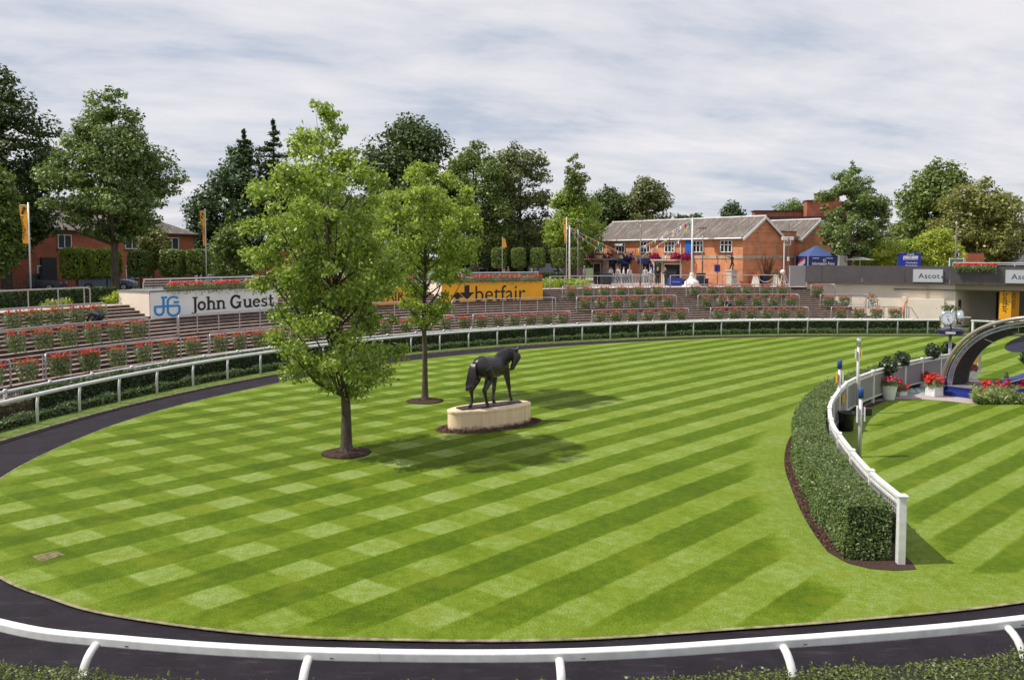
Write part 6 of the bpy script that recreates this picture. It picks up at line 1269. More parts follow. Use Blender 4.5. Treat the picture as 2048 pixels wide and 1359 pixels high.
t = thing('grey_shed', 'long low grey shed behind the yellow green shrubs', 'building', (40, 100, Z)); q = MB(); q.box(W(1690, 0, 104).x, W(1800, 0, 104).x, 104, 110, Z-0.1, W(0, 500, 104).z); q.build('wall', mat('shed_grey', (0.25, 0.25, 0.24), 0.8), t); q = MB(); q.box(W(1688, 0, 104).x, W(1802, 0, 104).x, 103.6, 110.4, W(0, 500, 104).z, W(0, 494, 104).z); q.build('roof', mat('shed_roof', (0.36, 0.34, 0.33), 0.8), t)
# hanging baskets
PUR = leafmat('crimson_bloom', (0.20, 0.008, 0.04), (0.50, 0.03, 0.12), 0.25); PUR2 = leafmat('violet_bloom', (0.05, 0.015, 0.16), (0.2, 0.05, 0.3), 0.25)
for px, sz, fm, lab in ((1177, 0.62, PUR, 'crimson hanging basket over the porch at the left end'), (1215, 0.58, PUR, 'crimson hanging basket between the two left windows'), (1257, 0.6, PUR2, 'violet blue hanging basket above the awnings'), (1308, 0.62, PUR, 'crimson hanging basket right of the awnings'), (1351, 0.6, PUR, 'crimson hanging basket left of the white drainpipe'), (1372, 0.6, PUR, 'crimson hanging basket between drainpipe and blue banner')):
    k = FX(px, 0.5, 6.1); c = A_+UF*k+NF*0.5+Vector((0, 0, 6.05)); t = thing('hanging_basket', lab, 'hanging basket', tuple(c), 0, 'hanging baskets on the brick building'); rng = np.random.default_rng(px)
    q = MB(); q.lathe([(0.05, -0.35), (0.22, -0.2), (0.28, 0)], tuple(c), 12); q.tube([c+Vector((0, 0, 0)), c+Vector((0, 0, 0.55)), c-NF*0.45+Vector((0, 0, 0.6))], 0.012, 4); q.build('basket', DARKM, t)
    n = 320; d = rnd_dir(rng, n); leaf_cloud('blossoms', np.array(c)+d*np.array([sz, sz, sz*0.72])*(0.6+0.4*rng.random((n, 1))), d+rng.normal(size=(n, 3))*.4, 0.17, fm, rng, parent=t, aspect=0.9)

# ================================================================ background trees
def T(x, y, Y): return W(x, y, Y)
LM = {
 'dark': leafmat('leaf_dark', (0.018, 0.037, 0.009), (0.110, 0.156, 0.033), 0.25, 0.45, 0.4), 'mid': leafmat('leaf_mid', (0.050, 0.090, 0.015), (0.237, 0.294, 0.069), 0.3, 0.45, 0.4),
 'plane': leafmat('leaf_plane', (0.045, 0.085, 0.020), (0.275, 0.344, 0.106), 0.3, 0.42, 0.5), 'bright': leafmat('leaf_bright', (0.125, 0.213, 0.020), (0.400, 0.460, 0.085), 0.4, 0.45, 0.4),
 'olive': leafmat('leaf_olive', (0.077, 0.095, 0.018), (0.312, 0.300, 0.081), 0.3, 0.4, 0.5), 'brown': leafmat('leaf_brown', (0.056, 0.077, 0.020), (0.213, 0.231, 0.075), 0.28, 0.4, 0.5),
 'yellow': leafmat('leaf_yellow', (0.188, 0.250, 0.022), (0.500, 0.520, 0.090), 0.4), 'conifer': leafmat('needle', (0.020, 0.045, 0.018), (0.103, 0.156, 0.053), 0.18)}
RND = [(0, .45), (.18, .85), (.42, 1), (.68, .90), (.86, .62), (.95, .36), (1, .12)]
def bt(label, px, Y, top, bot, half, mk, prof=RND, n=9000, ls=0.34, cl=1.5, nc=50, seed=1, tr=0.3, trunk_px=None, zb=Z, name='broadleaf_tree', group=None, cat='tree', fill=0.45, nb=16):
    b = W(trunk_px or px, 520, Y); zt, zc2 = W(px, top, Y).z, W(px, bot, Y).z; lean = W(px, 500, Y).x-b.x
    # the crown stands over px: shift the whole crown by moving the base line and bending the trunk
    return tree(name, label, cat, (b.x+lean, b.y, zb), zt, zc2, half*1.13*Y/FPX, prof, LM[mk], leaves=int(n*1.7), lsize=ls*0.92, clump=cl*0.95, nclump=int(nc*1.6), seed=seed, trunk_r=tr, fill=fill*0.6, nb=nb, group=group, sq=0.9)
bt('tall very dark broadleaf tree at the left picture edge', 12, 62, 122, 500, 98, 'dark', [(0, .8), (.3, 1), (.55, 1.0), (.75, .72), (.9, .40), (1, .12)], n=16000, ls=0.34, cl=1.35, nc=80, seed=3, tr=.4)
bt('lower mid green tree in front of the very dark one at the left edge', -12, 52, 318, 562, 48, 'mid', n=9000, ls=0.26, cl=1.0, nc=50, seed=4, tr=.2)
bt('broad ovate plane tree with clear trunk, in front of the red brick house', 229, 58, 160, 478, 116, 'plane', [(0, .30), (.10, .72), (.22, 1), (.42, .96), (.60, .70), (.74, .50), (.84, .36), (.93, .28), (1, .08)], n=24000, ls=0.25, cl=0.95, nc=120, seed=5, tr=.28, fill=.2, nb=30)
bt('dark dome shaped oak behind and between the two young trees', 822, 92, 230, 470, 92, 'dark', n=16000, ls=0.42, cl=1.9, nc=60, seed=6, tr=.5)
bt('mid green pointed tree directly right of the smaller young tree', 952, 88, 266, 500, 78, 'mid', [(0, .7), (.25, 1), (.5, .95), (.72, .70), (.86, .36), (1, .06)], n=14000, ls=0.34, cl=1.3, nc=70, seed=7)
bt('brownish ragged tree with bare twigs at its top', 1040, 92, 284, 505, 66, 'brown', [(0, .8), (.2, 1), (.5, .95), (.7, .9), (.82, .8), (.92, .55), (1, .3)], n=9500, ls=0.34, cl=1.1, nc=70, seed=8, fill=.2, nb=30)
bt('bright green two tiered tree left of the orange brick building', 1145, 86, 372, 515, 54, 'bright', [(0, .6), (.2, 1), (.45, 1), (.7, .86), (.88, .6), (1, .3)], n=11000, ls=0.28, cl=1.1, nc=60, seed=9, fill=.3)
bt('slender upper leader of loose leaves rising over the bright green tree', 1150, 84.5, 302, 400, 26, 'mid', [(0, .9), (.3, .8), (.6, 1), (.8, .7), (1, .3)], n=1800, ls=0.26, cl=0.55, nc=30, seed=10, tr=.1, fill=.1)
bt('round dark tree behind the left end of the slate roof', 1222, 112, 374, 520, 62, 'dark', n=8000, ls=0.45, cl=1.8, nc=40, seed=13)
bt('tall dark tree with a knobbly top behind the slate roof', 1292, 110, 347, 520, 50, 'brown', [(0, 1), (.3, 1), (.6, .9), (.8, .72), (.93, .45), (1, .2)], n=8500, ls=0.42, cl=1.5, nc=46, seed=14)
bt('low dark shoulder of trees between the knobbly tree and the roof', 1252, 114, 380, 520, 60, 'mid', n=6000, ls=0.45, cl=1.8, nc=36, seed=15)
bt('small dark round pine crown left of the flagpole top', 1364, 150, 421, 480, 17, 'conifer', n=1600, ls=0.5, cl=1.1, nc=16, seed=16)
bt('small flat dark pine crown just right of the flagpole top', 1398, 150, 425, 480, 19, 'conifer', n=1600, ls=0.5, cl=1.1, nc=16, seed=17)
bt('lone dark round pine standing above the slate ridge', 1464, 128, 404, 455, 18, 'conifer', n=2200, ls=0.42, cl=1.1, nc=20, seed=18)
bt('green tree top showing over the flat roofed hall', 1580, 150, 398, 470, 34, 'mid', n=3000, ls=0.5, cl=1.6, nc=26, seed=19)
bt('irregular open crowned green tree right of the blue tent', 1700, 79, 320, 505, 68, 'plane', [(0, .45), (.08, .85), (.25, 1), (.42, .92), (.58, .95), (.72, .62), (.83, .50), (.92, .22), (1, .06)], n=12500, ls=0.27, cl=0.75, nc=85, seed=20, tr=.25, fill=.15, nb=40)
bt('very large dark green tree in the right background', 1872, 100, 315, 520, 78, 'mid', [(0, 1), (.3, .98), (.55, .85), (.75, .70), (.9, .48), (1, .2)], n=15000, ls=0.42, cl=1.7, nc=75, seed=21, tr=.5)
bt('large olive brown tree right of the very large green one', 1955, 90, 357, 525, 78, 'olive', [(0, .9), (.3, 1), (.55, 1), (.75, .84), (.9, .55), (1, .25)], n=15000, ls=0.36, cl=1.4, nc=80, seed=22, tr=.4)
bt('dark tree mass at the right picture edge', 2062, 104, 428, 530, 48, 'dark', n=5000, ls=0.45, cl=1.8, nc=30, seed=23)
bt('copper tinted tree low between the tent tree and the big green tree', 1806, 112, 436, 520, 30, 'brown', n=3000, ls=0.42, cl=1.4, nc=24, seed=24)
bt('yellow green bushy tree right of the grey shed', 1752, 80, 466, 540, 46, 'yellow', n=5200, ls=0.26, cl=0.9, nc=40, seed=25, tr=.1)
bt('mid green shrub between the two yellow green ones', 1812, 82, 478, 545, 34, 'bright', n=3600, ls=0.26, cl=0.9, nc=30, seed=26, tr=.1)
bt('yellow green bushy tree behind the blue board', 1872, 80, 455, 545, 42, 'yellow', n=5200, ls=0.26, cl=0.9, nc=40, seed=27, tr=.1)
bt('yellowing small tree in front of the red brick house', 306, 66, 452, 535, 30, 'olive', n=2600, ls=0.24, cl=0.8, nc=30, seed=28, tr=.1)
bt('dark green tree filling the gap behind the larger young tree', 640, 96, 330, 540, 90, 'mid', n=9000, ls=0.45, cl=2.0, nc=50, seed=29)
bt('dark green tree behind the smaller young tree', 760, 98, 380, 550, 90, 'dark', n=8000, ls=0.45, cl=2.0, nc=50, seed=30)
bt('low dark tree behind the middle row of clipped trees', 1030, 100, 430, 550, 80, 'dark', n=6500, ls=0.45, cl=2.0, nc=44, seed=32)
bt('dark rounded bush by the conifers above the flat office', 408, 92, 388, 470, 30, 'conifer', n=3600, ls=0.34, cl=1.3, nc=30, seed=33)
bt('soft green tree in front of the brick outbuilding', 462, 78, 452, 560, 44, 'mid', n=4200, ls=0.26, cl=1.0, nc=36, seed=34, tr=.12)

def conifer(label, px, Y, top, bot, half, seed, n_t=17, n=9000, mk='conifer', ls=0.38):
    rng = np.random.default_rng(seed); b = W(px, 500, Y); zt, zb = W(px, top, Y).z, W(px, bot, Y).z; t = thing('cedar_tree', label, 'tree', (b.x, b.y, Z)); q = MB(); q.tube([(b.x, b.y, Z), (b.x, b.y, zt)], [0.5, 0.04], 8); q.build('trunk', BARK, t); rr = half*Y/FPX
    P, Nn = [], []; q = MB()
    for i in range(n_t):
        h = (i+0.3)/n_t; z = zb+(zt-zb)*h; r = rr*(1-h)**0.6*(0.6+0.7*rng.random())*(0.35 if h > .86 else 1); nb = 7 if h < .8 else 4
        for j in range(nb):
            a = rng.random()*2*math.pi; ln = r*(0.6+0.5*rng.random()); q.tube([(b.x, b.y, z), (b.x+math.cos(a)*ln*0.9, b.y+math.sin(a)*ln*0.9, z-0.02*ln)], [0.09, 0.02], 4, caps=False)
            m = max(12, int(n/(n_t*nb)*(0.35+1.3*(1-h)))); u = rng.random(m)**0.7; wdt = 0.28*ln*(1-u)+0.15; s = rng.normal(size=m)*wdt*0.6
            P.append(np.stack([b.x+math.cos(a)*ln*u-math.sin(a)*s, b.y+math.sin(a)*ln*u+math.cos(a)*s, z+0.10*ln*np.sin(u*2.2)-0.25*abs(s)+rng.normal(size=m)*0.12], 1)); Nn.append(np.array([0, 0, 1])+rng.normal(size=(m, 3))*0.5)
    q.build('boughs', BARK, t); leaf_cloud('crown', np.vstack(P), np.vstack(Nn), ls, LM[mk], rng, parent=t, aspect=0.4)
conifer('dark cedar with pointed top, left of the larger young tree', 492, 93, 256, 420, 44, 51, 16, 6500)
bt('broad dark conifer mass under the two pointed cedar tips', 490, 94, 270, 548, 100, 'conifer', [(0, 1), (.25, 1), (.45, .9), (.65, .72), (.82, .5), (1, .18)], n=14000, ls=0.42, cl=1.5, nc=70, seed=58, fill=.2)
conifer('taller of the two pointed cedars, its tip beside the larger young tree', 550, 93, 236, 420, 50, 52, 16, 6500)
conifer('soft drooping green conifer low beside the amber banner flag', 462, 84, 420, 560, 50, 53, 12, 5000, 'mid', 0.3)

# far woodland closing the horizon: nobody could count it
rng = np.random.default_rng(77); n = 16000; x = rng.uniform(-190, 210, n); top = 1.0+7.5*(0.5+0.25*np.sin(x*0.055)+0.25*np.sin(x*0.17+2)); z = Z+rng.random(n)*top; y = 182+8*np.sin(x*0.03)+rng.uniform(-3, 3, n)
wd = leaf_cloud('woodland', np.stack([x, y, z], 1), rng.normal(size=(n, 3))+np.array([0, -.6, .5]), 1.5, LM['dark'], rng, aspect=0.8); tag(wd, 'far belt of woodland along the horizon', 'woodland', kind='stuff')

# pleached trees: clipped heads on stems
def pleached(px, Y, x_half, y0, y1, label, group, seed):
    rng = np.random.default_rng(seed); b = W(px, 520, Y); w = x_half*Y/FPX; za, zb = W(px, y1, Y).z, W(px, y0, Y).z; t = thing('pleached_tree', label, 'tree', (b.x, b.y, Z), 0, group)
    q = MB(); q.tube([(b.x, b.y, Z), (b.x, b.y, zb-0.3)], 0.075, 8); q.build('trunk', BARK, t); q = MB(); q.obox((b.x, b.y, (za+zb)/2), (1, 0, 0), (0, 1, 0), (0, 0, 1), (w*1.25, w*1.1, (zb-za)*0.7)); q.build('inner_twigs', MATS['hedge_core'], t)
    n = 3000; P = rng.uniform(-1, 1, (n, 3)); ax = rng.integers(0, 3, n); P[np.arange(n), ax] = np.sign(P[np.arange(n), ax]); nn = P.copy()*0.3; nn[np.arange(n), ax] = P[np.arange(n), ax]
    P = P/(np.sum(abs(P)**5, axis=1, keepdims=True)**0.2)*1.04
    P = P*np.array([w, w*0.85, (zb-za)/2])*(1+rng.normal(size=(n, 1))*0.06)+np.array([b.x, b.y, (za+zb)/2]); leaf_cloud('crown', P, nn+rng.normal(size=(n, 3))*.5, 0.19, LM['mid'] if seed not in (60, 61) else LM['bright'], rng, parent=t)
for i, (px, hf, y0, y1) in enumerate(((153, 24, 498, 555), (213, 22, 500, 552), (281, 19, 504, 550), (346, 21, 502, 550), (397, 19, 501, 546))):
    pleached(px, 64, hf, y0, y1, f'{ORD[i]} clipped block headed tree from the left in the left row', 'clipped trees in front of the red brick house', 60+i)
for i, (px, hf) in enumerate(((998, 13), (1037, 13), (1076, 13), (1116, 13), (1152, 13))):
    pleached(px, 81, hf, 498, 533, f'{ORD[i]} clipped block headed tree from the left in the middle row', 'clipped trees left of the orange brick building', 70+i)
# ================================================================ things on the upper paving
def on(px, Y, dz=0.0): p = W(px, 520, Y); return Vector((p.x, Y, ZT+dz))
# banner flags
FLG = mat('amber_cloth', (0.82, 0.36, 0.012), 0.6, var=0.12, scale=3)
def banner_flag(px, Y, ytop, ybot, wpx, taper, label, txt=True):
    b = on(px, Y); zt = W(px, ytop, Y).z; zb = W(px, ybot, Y).z; k = Y/FPX; t = thing('banner_flag', label, 'flag', tuple(b), 0, 'amber banner flags on poles')
    q = MB(); q.tube([b, Vector((b.x, b.y, zt+0.15))], 0.045, 8); q.tube([Vector((b.x, b.y, zt)), Vector((b.x-wpx*k, b.y, zt))], 0.02, 6); q.build('pole', mat('flag_pole', (0.5, 0.5, 0.48), 0.4, metal=0.3), t, smooth=True)
    rows = []; n = 16
    def fp(u, v): w = wpx*k*(1-taper*v**0.9); return Vector((b.x-0.05-w*u, b.y+0.10*math.sin(v*9+u*3)*v, zt+(zb-zt)*v))
    for i in range(n+1): rows.append([fp(j/6, i/n) for j in range(7)])
    q = MB(); q.grid(rows); fl = q.build('cloth', FLG, t, smooth=True)
    if txt:
        hgt = zt-zb; f = lambda x, y: fp(min(1, max(0, 0.5-(y-0.28)/(wpx*k))), min(1, 0.30+x/hgt))+Vector((0, -0.03, 0))
        put_text('lettering', 'betfair', f, 0.85*wpx*k, INK, t, width=hgt*0.60)
        q = MB()
        for v_, up, u_ in ((0.10, True, 0.4), (0.19, False, 0.6)): c = fp(u_, v_)+Vector((0, -0.05, 0)); s = wpx*k*0.55; q.poly([c+Vector((p[0]*s, 0, p[1]*s)) for p in arrow(0, 0, 1, up)])
        q.build('arrow_emblem', INK, t)
banner_flag(60, 46, 410, 487, 17, 0.45, 'amber banner flag at the far left, in front of the very dark tree')
banner_flag(412, 60, 421, 492, 10, 0.75, 'amber banner flag beside the soft green conifer')
banner_flag(600, 62, 448, 520, 15, 0.4, 'amber banner flag seen through the larger young tree')
banner_flag(1133, 77.5, 437, 487, 6, 0.5, 'narrow amber banner flag in front of the bright two tiered tree')
b = on(1004.5, 80); t = thing('small_flag', 'small amber pennant on a short pole behind the middle trees', 'flag', tuple(b)); q = MB(); q.tube([b, Vector((b.x, b.y, W(0, 472, 80).z))], 0.03, 6); q.build('pole', MATS['flag_pole'], t); z_ = W(0, 474, 80).z; q = MB(); q.slab([Vector((b.x, 80, z_)), Vector((b.x+.3, 80, z_-.2)), Vector((b.x+.45, 80, z_-1.0)), Vector((b.x, 80, z_-1.1))], (0, 1, 0), 0.02); q.build('cloth', FLG, t)
# lamp posts
def lamp(px, Y, ytop, label, style='v', base_z=ZT, wd=11, name='lamp_post'):
    b = on(px, Y); b.z = base_z; zt = W(px, ytop, Y).z; k = Y/FPX; t = thing(name, label, 'lamp post', tuple(b)); q = MB()
    LP = mat('lamp_post_bronze', (0.13, 0.11, 0.095), 0.5, metal=0.3); zs = zt-1.0 if style == 'v' else zt-0.3
    q.tube([b, Vector((b.x, b.y, b.z+1.0)), Vector((b.x, b.y, zs))], [0.10, 0.075, 0.05], 10); q.build('post', LP, t, smooth=True)
    c = Vector((b.x, b.y, zt))
    if style == 'v':
        q = MB()
        for a in (0.4, 2.5, 4.6): q.tube([Vector((b.x, b.y, zs-0.1)), c+Vector((math.cos(a)*0.36, math.sin(a)*0.36, -0.08))], 0.018, 5)
        q.build('bracket', LP, t)
        q = MB(); q.lathe([(0.08, -0.05), (wd*k*0.9, -0.10), (wd*k, -0.02), (0.05, 0.05)], tuple(c), 20); q.build('shade', LP, t)
        q = MB(); q.lathe([(0.04, zs-zt-0.05), (0.10, zs-zt+0.1), (0.05, zs-zt+0.25)], tuple(c), 10); q.build('lamp_head', mat('lamp_glass', (0.6, 0.6, 0.62), 0.2), t)
    return t
lamp(1281, 76.0, 432, 'tall slim lamp post with flat disc top in front of the slate roof'); lamp(1156, 79, 443, 'lamp post with flat disc top beside the second flagpole')
lamp(1405, 78, 455, 'shorter thin lamp post with disc top just right of the white flagpole', wd=8); lamp(1911, 73, 426, 'lamp post with v shaped arms and disc top behind the parapet flowers', wd=9)
lamp(2038, 86, 446, 'lamp post with disc top at the right picture edge', wd=8)
b = on(1568, 77); t = thing('floodlight_post', 'white post with two white box lamps in front of the brick link', 'lamp post', tuple(b)); q = MB(); zt = W(0, 484, 77).z
q.tube([b, Vector((b.x, b.y, zt+0.15))], 0.06, 8); x2 = W(1590, 0, 77).x; q.tube([Vector((b.x, b.y, zt-0.25)), Vector((x2, b.y, zt-0.25)), Vector((x2, b.y, zt+0.15))], 0.05, 8); q.build('post', WHITE, t)
for x in (b.x, x2): q = MB(); q.obox((x, b.y-0.05, zt+0.35), (1, 0, 0), (0, 1, 0), (0, 0, 1), (0.5, 0.3, 0.34)); bevel(q.build('lamp_head', WHITE, t), 0.03)
b = on(1577, 76.2); t = thing('thin_pole', 'thin brown pole with a small white box, right of the white floodlight post', 'pole', tuple(b)); q = MB(); q.tube([b, Vector((b.x, b.y, W(0, 448, 76.2).z))], [0.06, 0.035], 8); q.build('shaft', mat('brown_metal', (0.17, 0.11, 0.09), 0.5), t); q = MB(); q.obox(b+Vector((-0.05, -0.08, 2.6)), (1, 0, 0), (0, 1, 0), (0, 0, 1), (0.16, 0.14, 0.4)); q.build('box', WHITE, t)
t = thing('street_lamp', 'pale horizontal street lamp arm reaching out above the two young trees', 'street lamp', tuple(on(797, 88))); b = on(797, 88); q = MB(); zt = W(0, 330, 88).z; q.tube([b, Vector((b.x, b.y, zt-0.3)), Vector((b.x-0.4, b.y, zt))], 0.07, 8); q.build('post', METAL_L, t); q = MB(); x2 = W(748, 0, 88).x; q.tube([Vector((b.x-0.4, b.y, zt)), Vector((x2+0.8, b.y, zt+0.1))], 0.05, 6); q.obox(((x2+x2+1.0)/2, b.y, zt+0.12), (1, 0, 0), (0, 1, 0), (0, 0, 1), (1.0, 0.35, 0.14)); q.build('lamp_head', METAL_L, t)
# flagpoles and bunting
def flagpole(px, Y, ytop, label, plinth):
    b = on(px, Y); zt = W(px, ytop, Y).z; t = thing('flagpole', label, 'flagpole', tuple(b)); q = MB(); z0 = 0.55 if plinth else 0
    q.tube([b+Vector((0, 0, z0)), Vector((b.x, b.y, zt))], [0.105, 0.06], 12); q.lathe([(0.02, zt-b.z), (0.09, zt-b.z+0.06), (0.02, zt-b.z+0.15)], tuple(b), 10); q.build('pole', WHITE, t, smooth=True)
    if plinth: q = MB(); q.lathe([(0.95, 0), (0.93, 0.12), (0.72, 0.14), (0.68, 0.45), (0.30, 0.75), (0.16, 1.3)], tuple(b), 8); q.build('plinth', WHITE, t)
    return Vector((b.x, b.y, zt-0.05))
F1 = flagpole(1384, 75.6, 437, 'white flagpole on a flared white base in front of the brick building', True)
F2 = flagpole(1139, 78.0, 453, 'plain white flagpole with bunting, left of the brick building', False)
PC_ = [mat('pennant_'+n_, c_, 0.6) for n_, c_ in (('yellow', (0.75, 0.55, 0.03)), ('green', (0.05, 0.28, 0.14)), ('red', (0.6, 0.03, 0.04)), ('white', (0.78, 0.78, 0.78)), ('blue', (0.05, 0.08, 0.40)))]
def bunting(a, b, label, sag=0.25, ph=0):
    t = thing('bunting', label, 'bunting', tuple(a), 0, 'strings of coloured bunting'); a, b = Vector(a), Vector(b); n = max(6, int((b-a).length/0.62)); f = lambda u: a.lerp(b, u)+Vector((0, 0, -sag*4*u*(1-u)))
    q = MB(); q.tube([f(i/20) for i in range(21)], 0.022, 4); q.build('cord', mat('white_cord', (0.7, 0.7, 0.7), 0.6), t)
    d = (b-a).normalized()
    for i in range(1, n): p = f(i/n); q = MB(); q.slab([p-d*0.14, p+d*0.14, p+Vector((0, 0, -0.36))+d*0.03], Vector((-d.y, d.x, 0.15)), 0.01); q.build('pennant', PC_[(i+ph) % 5], t)
fp_ = lambda px, z, o=0.3: A_+UF*FX(px, o, z)+NF*o+Vector((0, 0, z))
bunting(F1, fp_(1234, 5.9), 'bunting string from the white based flagpole to the left awnings', 0.2); bunting(F1, fp_(1275, 5.8), 'steeper bunting string from the white based flagpole to the right awning', 0.15, 2)
bunting(F1, fp_(1312, 5.3, 0.6), 'faint short bunting string nearest to the white based flagpole', 0.5, 3); bunting(F2, fp_(1279, 5.8), 'longest bunting string from the left flagpole across the windows', 0.2, 1)
bunting(F2, fp_(1232, 5.7), 'middle bunting string from the left flagpole to the left awning', 0.2, 3); bunting(F2, fp_(1188, 5.0, 0.6), 'steepest short bunting string from the left flagpole to the porch', 0.1, 4)

# ---------------------------------------------------------------- people
SKIN = mat('skin', (0.52, 0.30, 0.21), 0.6)
def cloth(c): return mat('cloth_%02x%02x%02x' % tuple(int(x*255) for x in c), c, 0.8, var=0.15, scale=8)
def person(loc, rz, label, top, legs, hat=None, hair=(0.05, 0.03, 0.02), pose='stand', h=1.76, arms='down'):
    loc = Vector(loc); t = thing('person', label, 'person', tuple(loc)); k = h/1.76; cr, sr = math.cos(rz), math.sin(rz)
    def P(x, y, z): return loc+Vector((x*cr-y*sr, x*sr+y*cr, z))*k     # y is forward
    if pose == 'stand': J = dict(pel=(0, 0, .95), wst=(0, .0, 1.12), chs=(0, .01, 1.34), nek=(0, 0, 1.50), hd0=(0, .02, 1.58), hd1=(0, .03, 1.66), hd2=(0, .02, 1.74)); LG = lambda s: [(.09*s, 0, .90), (.11*s, .02, .50), (.12*s, -.02, .09), (.13*s, .10, .03), (.13*s, .17, .025)]
    elif pose == 'bend': J = dict(pel=(0, -.22, .80), wst=(0, -.05, .90), chs=(0, .22, .86), nek=(0, .38, .80), hd0=(0, .46, .76), hd1=(0, .52, .72), hd2=(0, .58, .67)); LG = lambda s: [(.09*s, -.20, .78), (.12*s, .02, .46), (.13*s, -.12, .09), (.13*s, 0, .03), (.13*s, .07, .025)]
    else: J = dict(pel=(0, -.05, .42), wst=(0, .02, .58), chs=(0, .14, .80), nek=(0, .20, .94), hd0=(0, .25, 1.0), hd1=(0, .28, 1.06), hd2=(0, .30, 1.13)); LG = lambda s: [(.09*s, -.02, .40), (.13*s, .28 if s > 0 else .12, .42 if s > 0 else .10), (.13*s, .20 if s > 0 else -.26, .09), (.13*s, .30 if s > 0 else -.34, .04), (.13*s, .36 if s > 0 else -.38, .03)]
    def AR(s):
        c = J['chs']; sh = (.17*s, c[1], c[2]+.09)
        if pose == 'stand' and arms == 'down': return [sh, (.24*s, -.03, 1.14), (.25*s, .05, .90), (.25*s, .08, .83)]
        if pose == 'stand': return [sh, (.23*s, .10, 1.18), (.16*s, .38, 1.16), (.13*s, .46, 1.17)]
        return [sh, (.23*s, c[1]+.16, c[2]-.18), (.14*s, c[1]+.36, c[2]-.36), (.12*s, c[1]+.42, c[2]-.42)]
    R_ = lambda p, a, b=None: (P(*p), a*k, (b or a)*k)
    ch = [[R_(J['pel'], .14, .11), R_(J['wst'], .12, .10), R_(J['chs'], .155, .11), R_(J['nek'], .055), R_(J['hd0'], .068, .075), R_(J['hd1'], .080, .095), R_(J['hd2'], .06, .075)]]
    for s in (-1, 1):
        L_ = LG(s); ch.append([R_(J['pel'], .14, .11), R_(L_[0], .085), R_(L_[1], .058), R_(L_[2], .042), R_(L_[3], .04, .035), R_(L_[4], .03, .025)])
        A = AR(s); ch.append([R_(J['chs'], .155, .11), R_(A[0], .055), R_(A[1], .042), R_(A[2], .030), R_(A[3], .028, .018)])
        d = (Vector(A[3])-Vector(A[2])).normalized()
        for i in range(4): m_ = Vector(A[3])+d*.045+Vector(((i-1.5)*.018*1, 0, 0)); e_ = m_+d*(.055+.008*(i in (1, 2)))+Vector((0, 0, -.012)); ch.append([R_(A[3], .028, .018), R_(tuple(m_), .009), R_(tuple(e_), .0075)])
        m_ = Vector(A[3])+Vector((-.03*s, .01, 0)); e_ = m_+d*.035; ch.append([R_(A[3], .028, .018), R_(tuple(m_), .011), R_(tuple(e_), .008)])
    hd = Vector(J['hd1']); f_ = Vector((0, 1, 0)) if pose == 'stand' else Vector((0, .8, -.6)).normalized(); ch.append([R_(J['hd1'], .080, .095), R_(tuple(hd+f_*.095+Vector((0, 0, -.005))), .014)])
    skin('body', ch, SKIN, t, levels=1)
    tc = [[R_(J['pel'], .155, .125), R_(J['wst'], .145, .12), R_(J['chs'], .180, .13), R_(tuple((Vector(J['chs'])*.35+Vector(J['nek'])*.65)), .075)]]
    for s in (-1, 1): A = AR(s); tc.append([R_(J['chs'], .180, .13), R_(A[0], .072), R_(A[1], .056), R_(A[2], .044)])
    skin('jacket' if sum(top) < 0.6 else 'shirt', tc, cloth(top), t, levels=1)
    lc = []
    for s in (-1, 1): L_ = LG(s); lc.append([R_(J['pel'], .152, .125), R_(L_[0], .100), R_(L_[1], .075), R_(L_[2], .058)])
    skin('trousers', lc, cloth(legs), t, levels=1)
    for s in (-1, 1): L_ = LG(s); skin('shoe', [[R_(L_[2], .048), R_(L_[3], .046, .04), R_(L_[4], .036, .03)]], cloth((.02, .02, .02)), t, levels=1)
    skin('hair', [[R_(tuple(Vector(J['hd1'])+Vector((0, -.015, .03))), .084, .095), R_(tuple(Vector(J['hd2'])+Vector((0, -.01, .01))), .062, .075)]], cloth(hair), t, levels=1)
    if hat:
        c = P(*J['hd2']); q = MB(); q.lathe([(.17, .0), (.17, .012), (.095, .02), (.10, hat[3]), (.0, hat[3]+.01)], tuple(c), 16); q.build('hat', cloth(hat[:3]), t)
    return t
NV, WH, DK = (.02, .025, .06), (.72, .72, .74), (.015, .015, .02)
g1 = CP(SX(195, 8.7, 2.2), 8.7, step_z(8.7)); person(g1, 1.2, 'gardener in navy with a white belt band, bending over the steps at the left', NV, DK, pose='bend')
g2 = CP(SX(1458, 6.6, 1.5), 6.6, step_z(6.6)); person(g2, 2.4, 'kneeling gardener with pale sleeves and dark waistcoat among the step flowers', (.10, .09, .11), NV, pose='kneel')
for i, (px, Y, lab) in enumerate(((1222, 84.0, 'leftmost of the four people in white shirts behind the barriers'), (1236, 83.4, 'second from the left of the four people in white shirts'), (1247.5, 83.2, 'third from the left of the four people in white shirts'), (1259, 83.0, 'rightmost of the four people in white shirts behind the barriers'))): person(on(px, Y), 0.4+i*2.1, lab, WH, DK, hair=(0.3, .25, .2) if i % 2 else (.05, .03, .02))
person(on(1291, 81.8), 2.6, 'person in a pale shirt standing right of the tall lamp post', (.5, .48, .46), (.2, .18, .2)); person(on(1303, 81.3), 1.2, 'person in a white top holding papers, left of the two dark suits', WH, NV, arms='fwd')
person(on(1316, 80.6), 0.2, 'grey haired person in a dark suit, left of a pair', DK, DK, hair=(.6, .6, .6)); person(on(1331.5, 80.0), 1.5, 'dark haired person in a dark suit reaching left', DK, DK, arms='fwd')
person(on(1169, 82), 1.0, 'person in a lilac shirt and pale hat by the porch pillar', (.42, .30, .46), (.3, .26, .3), hat=(.6, .55, .58, .10)); person(on(1064, 84), 3.0, 'person in a black suit and black top hat beyond the dark hedge', DK, DK, hat=(.01, .01, .012, .16))
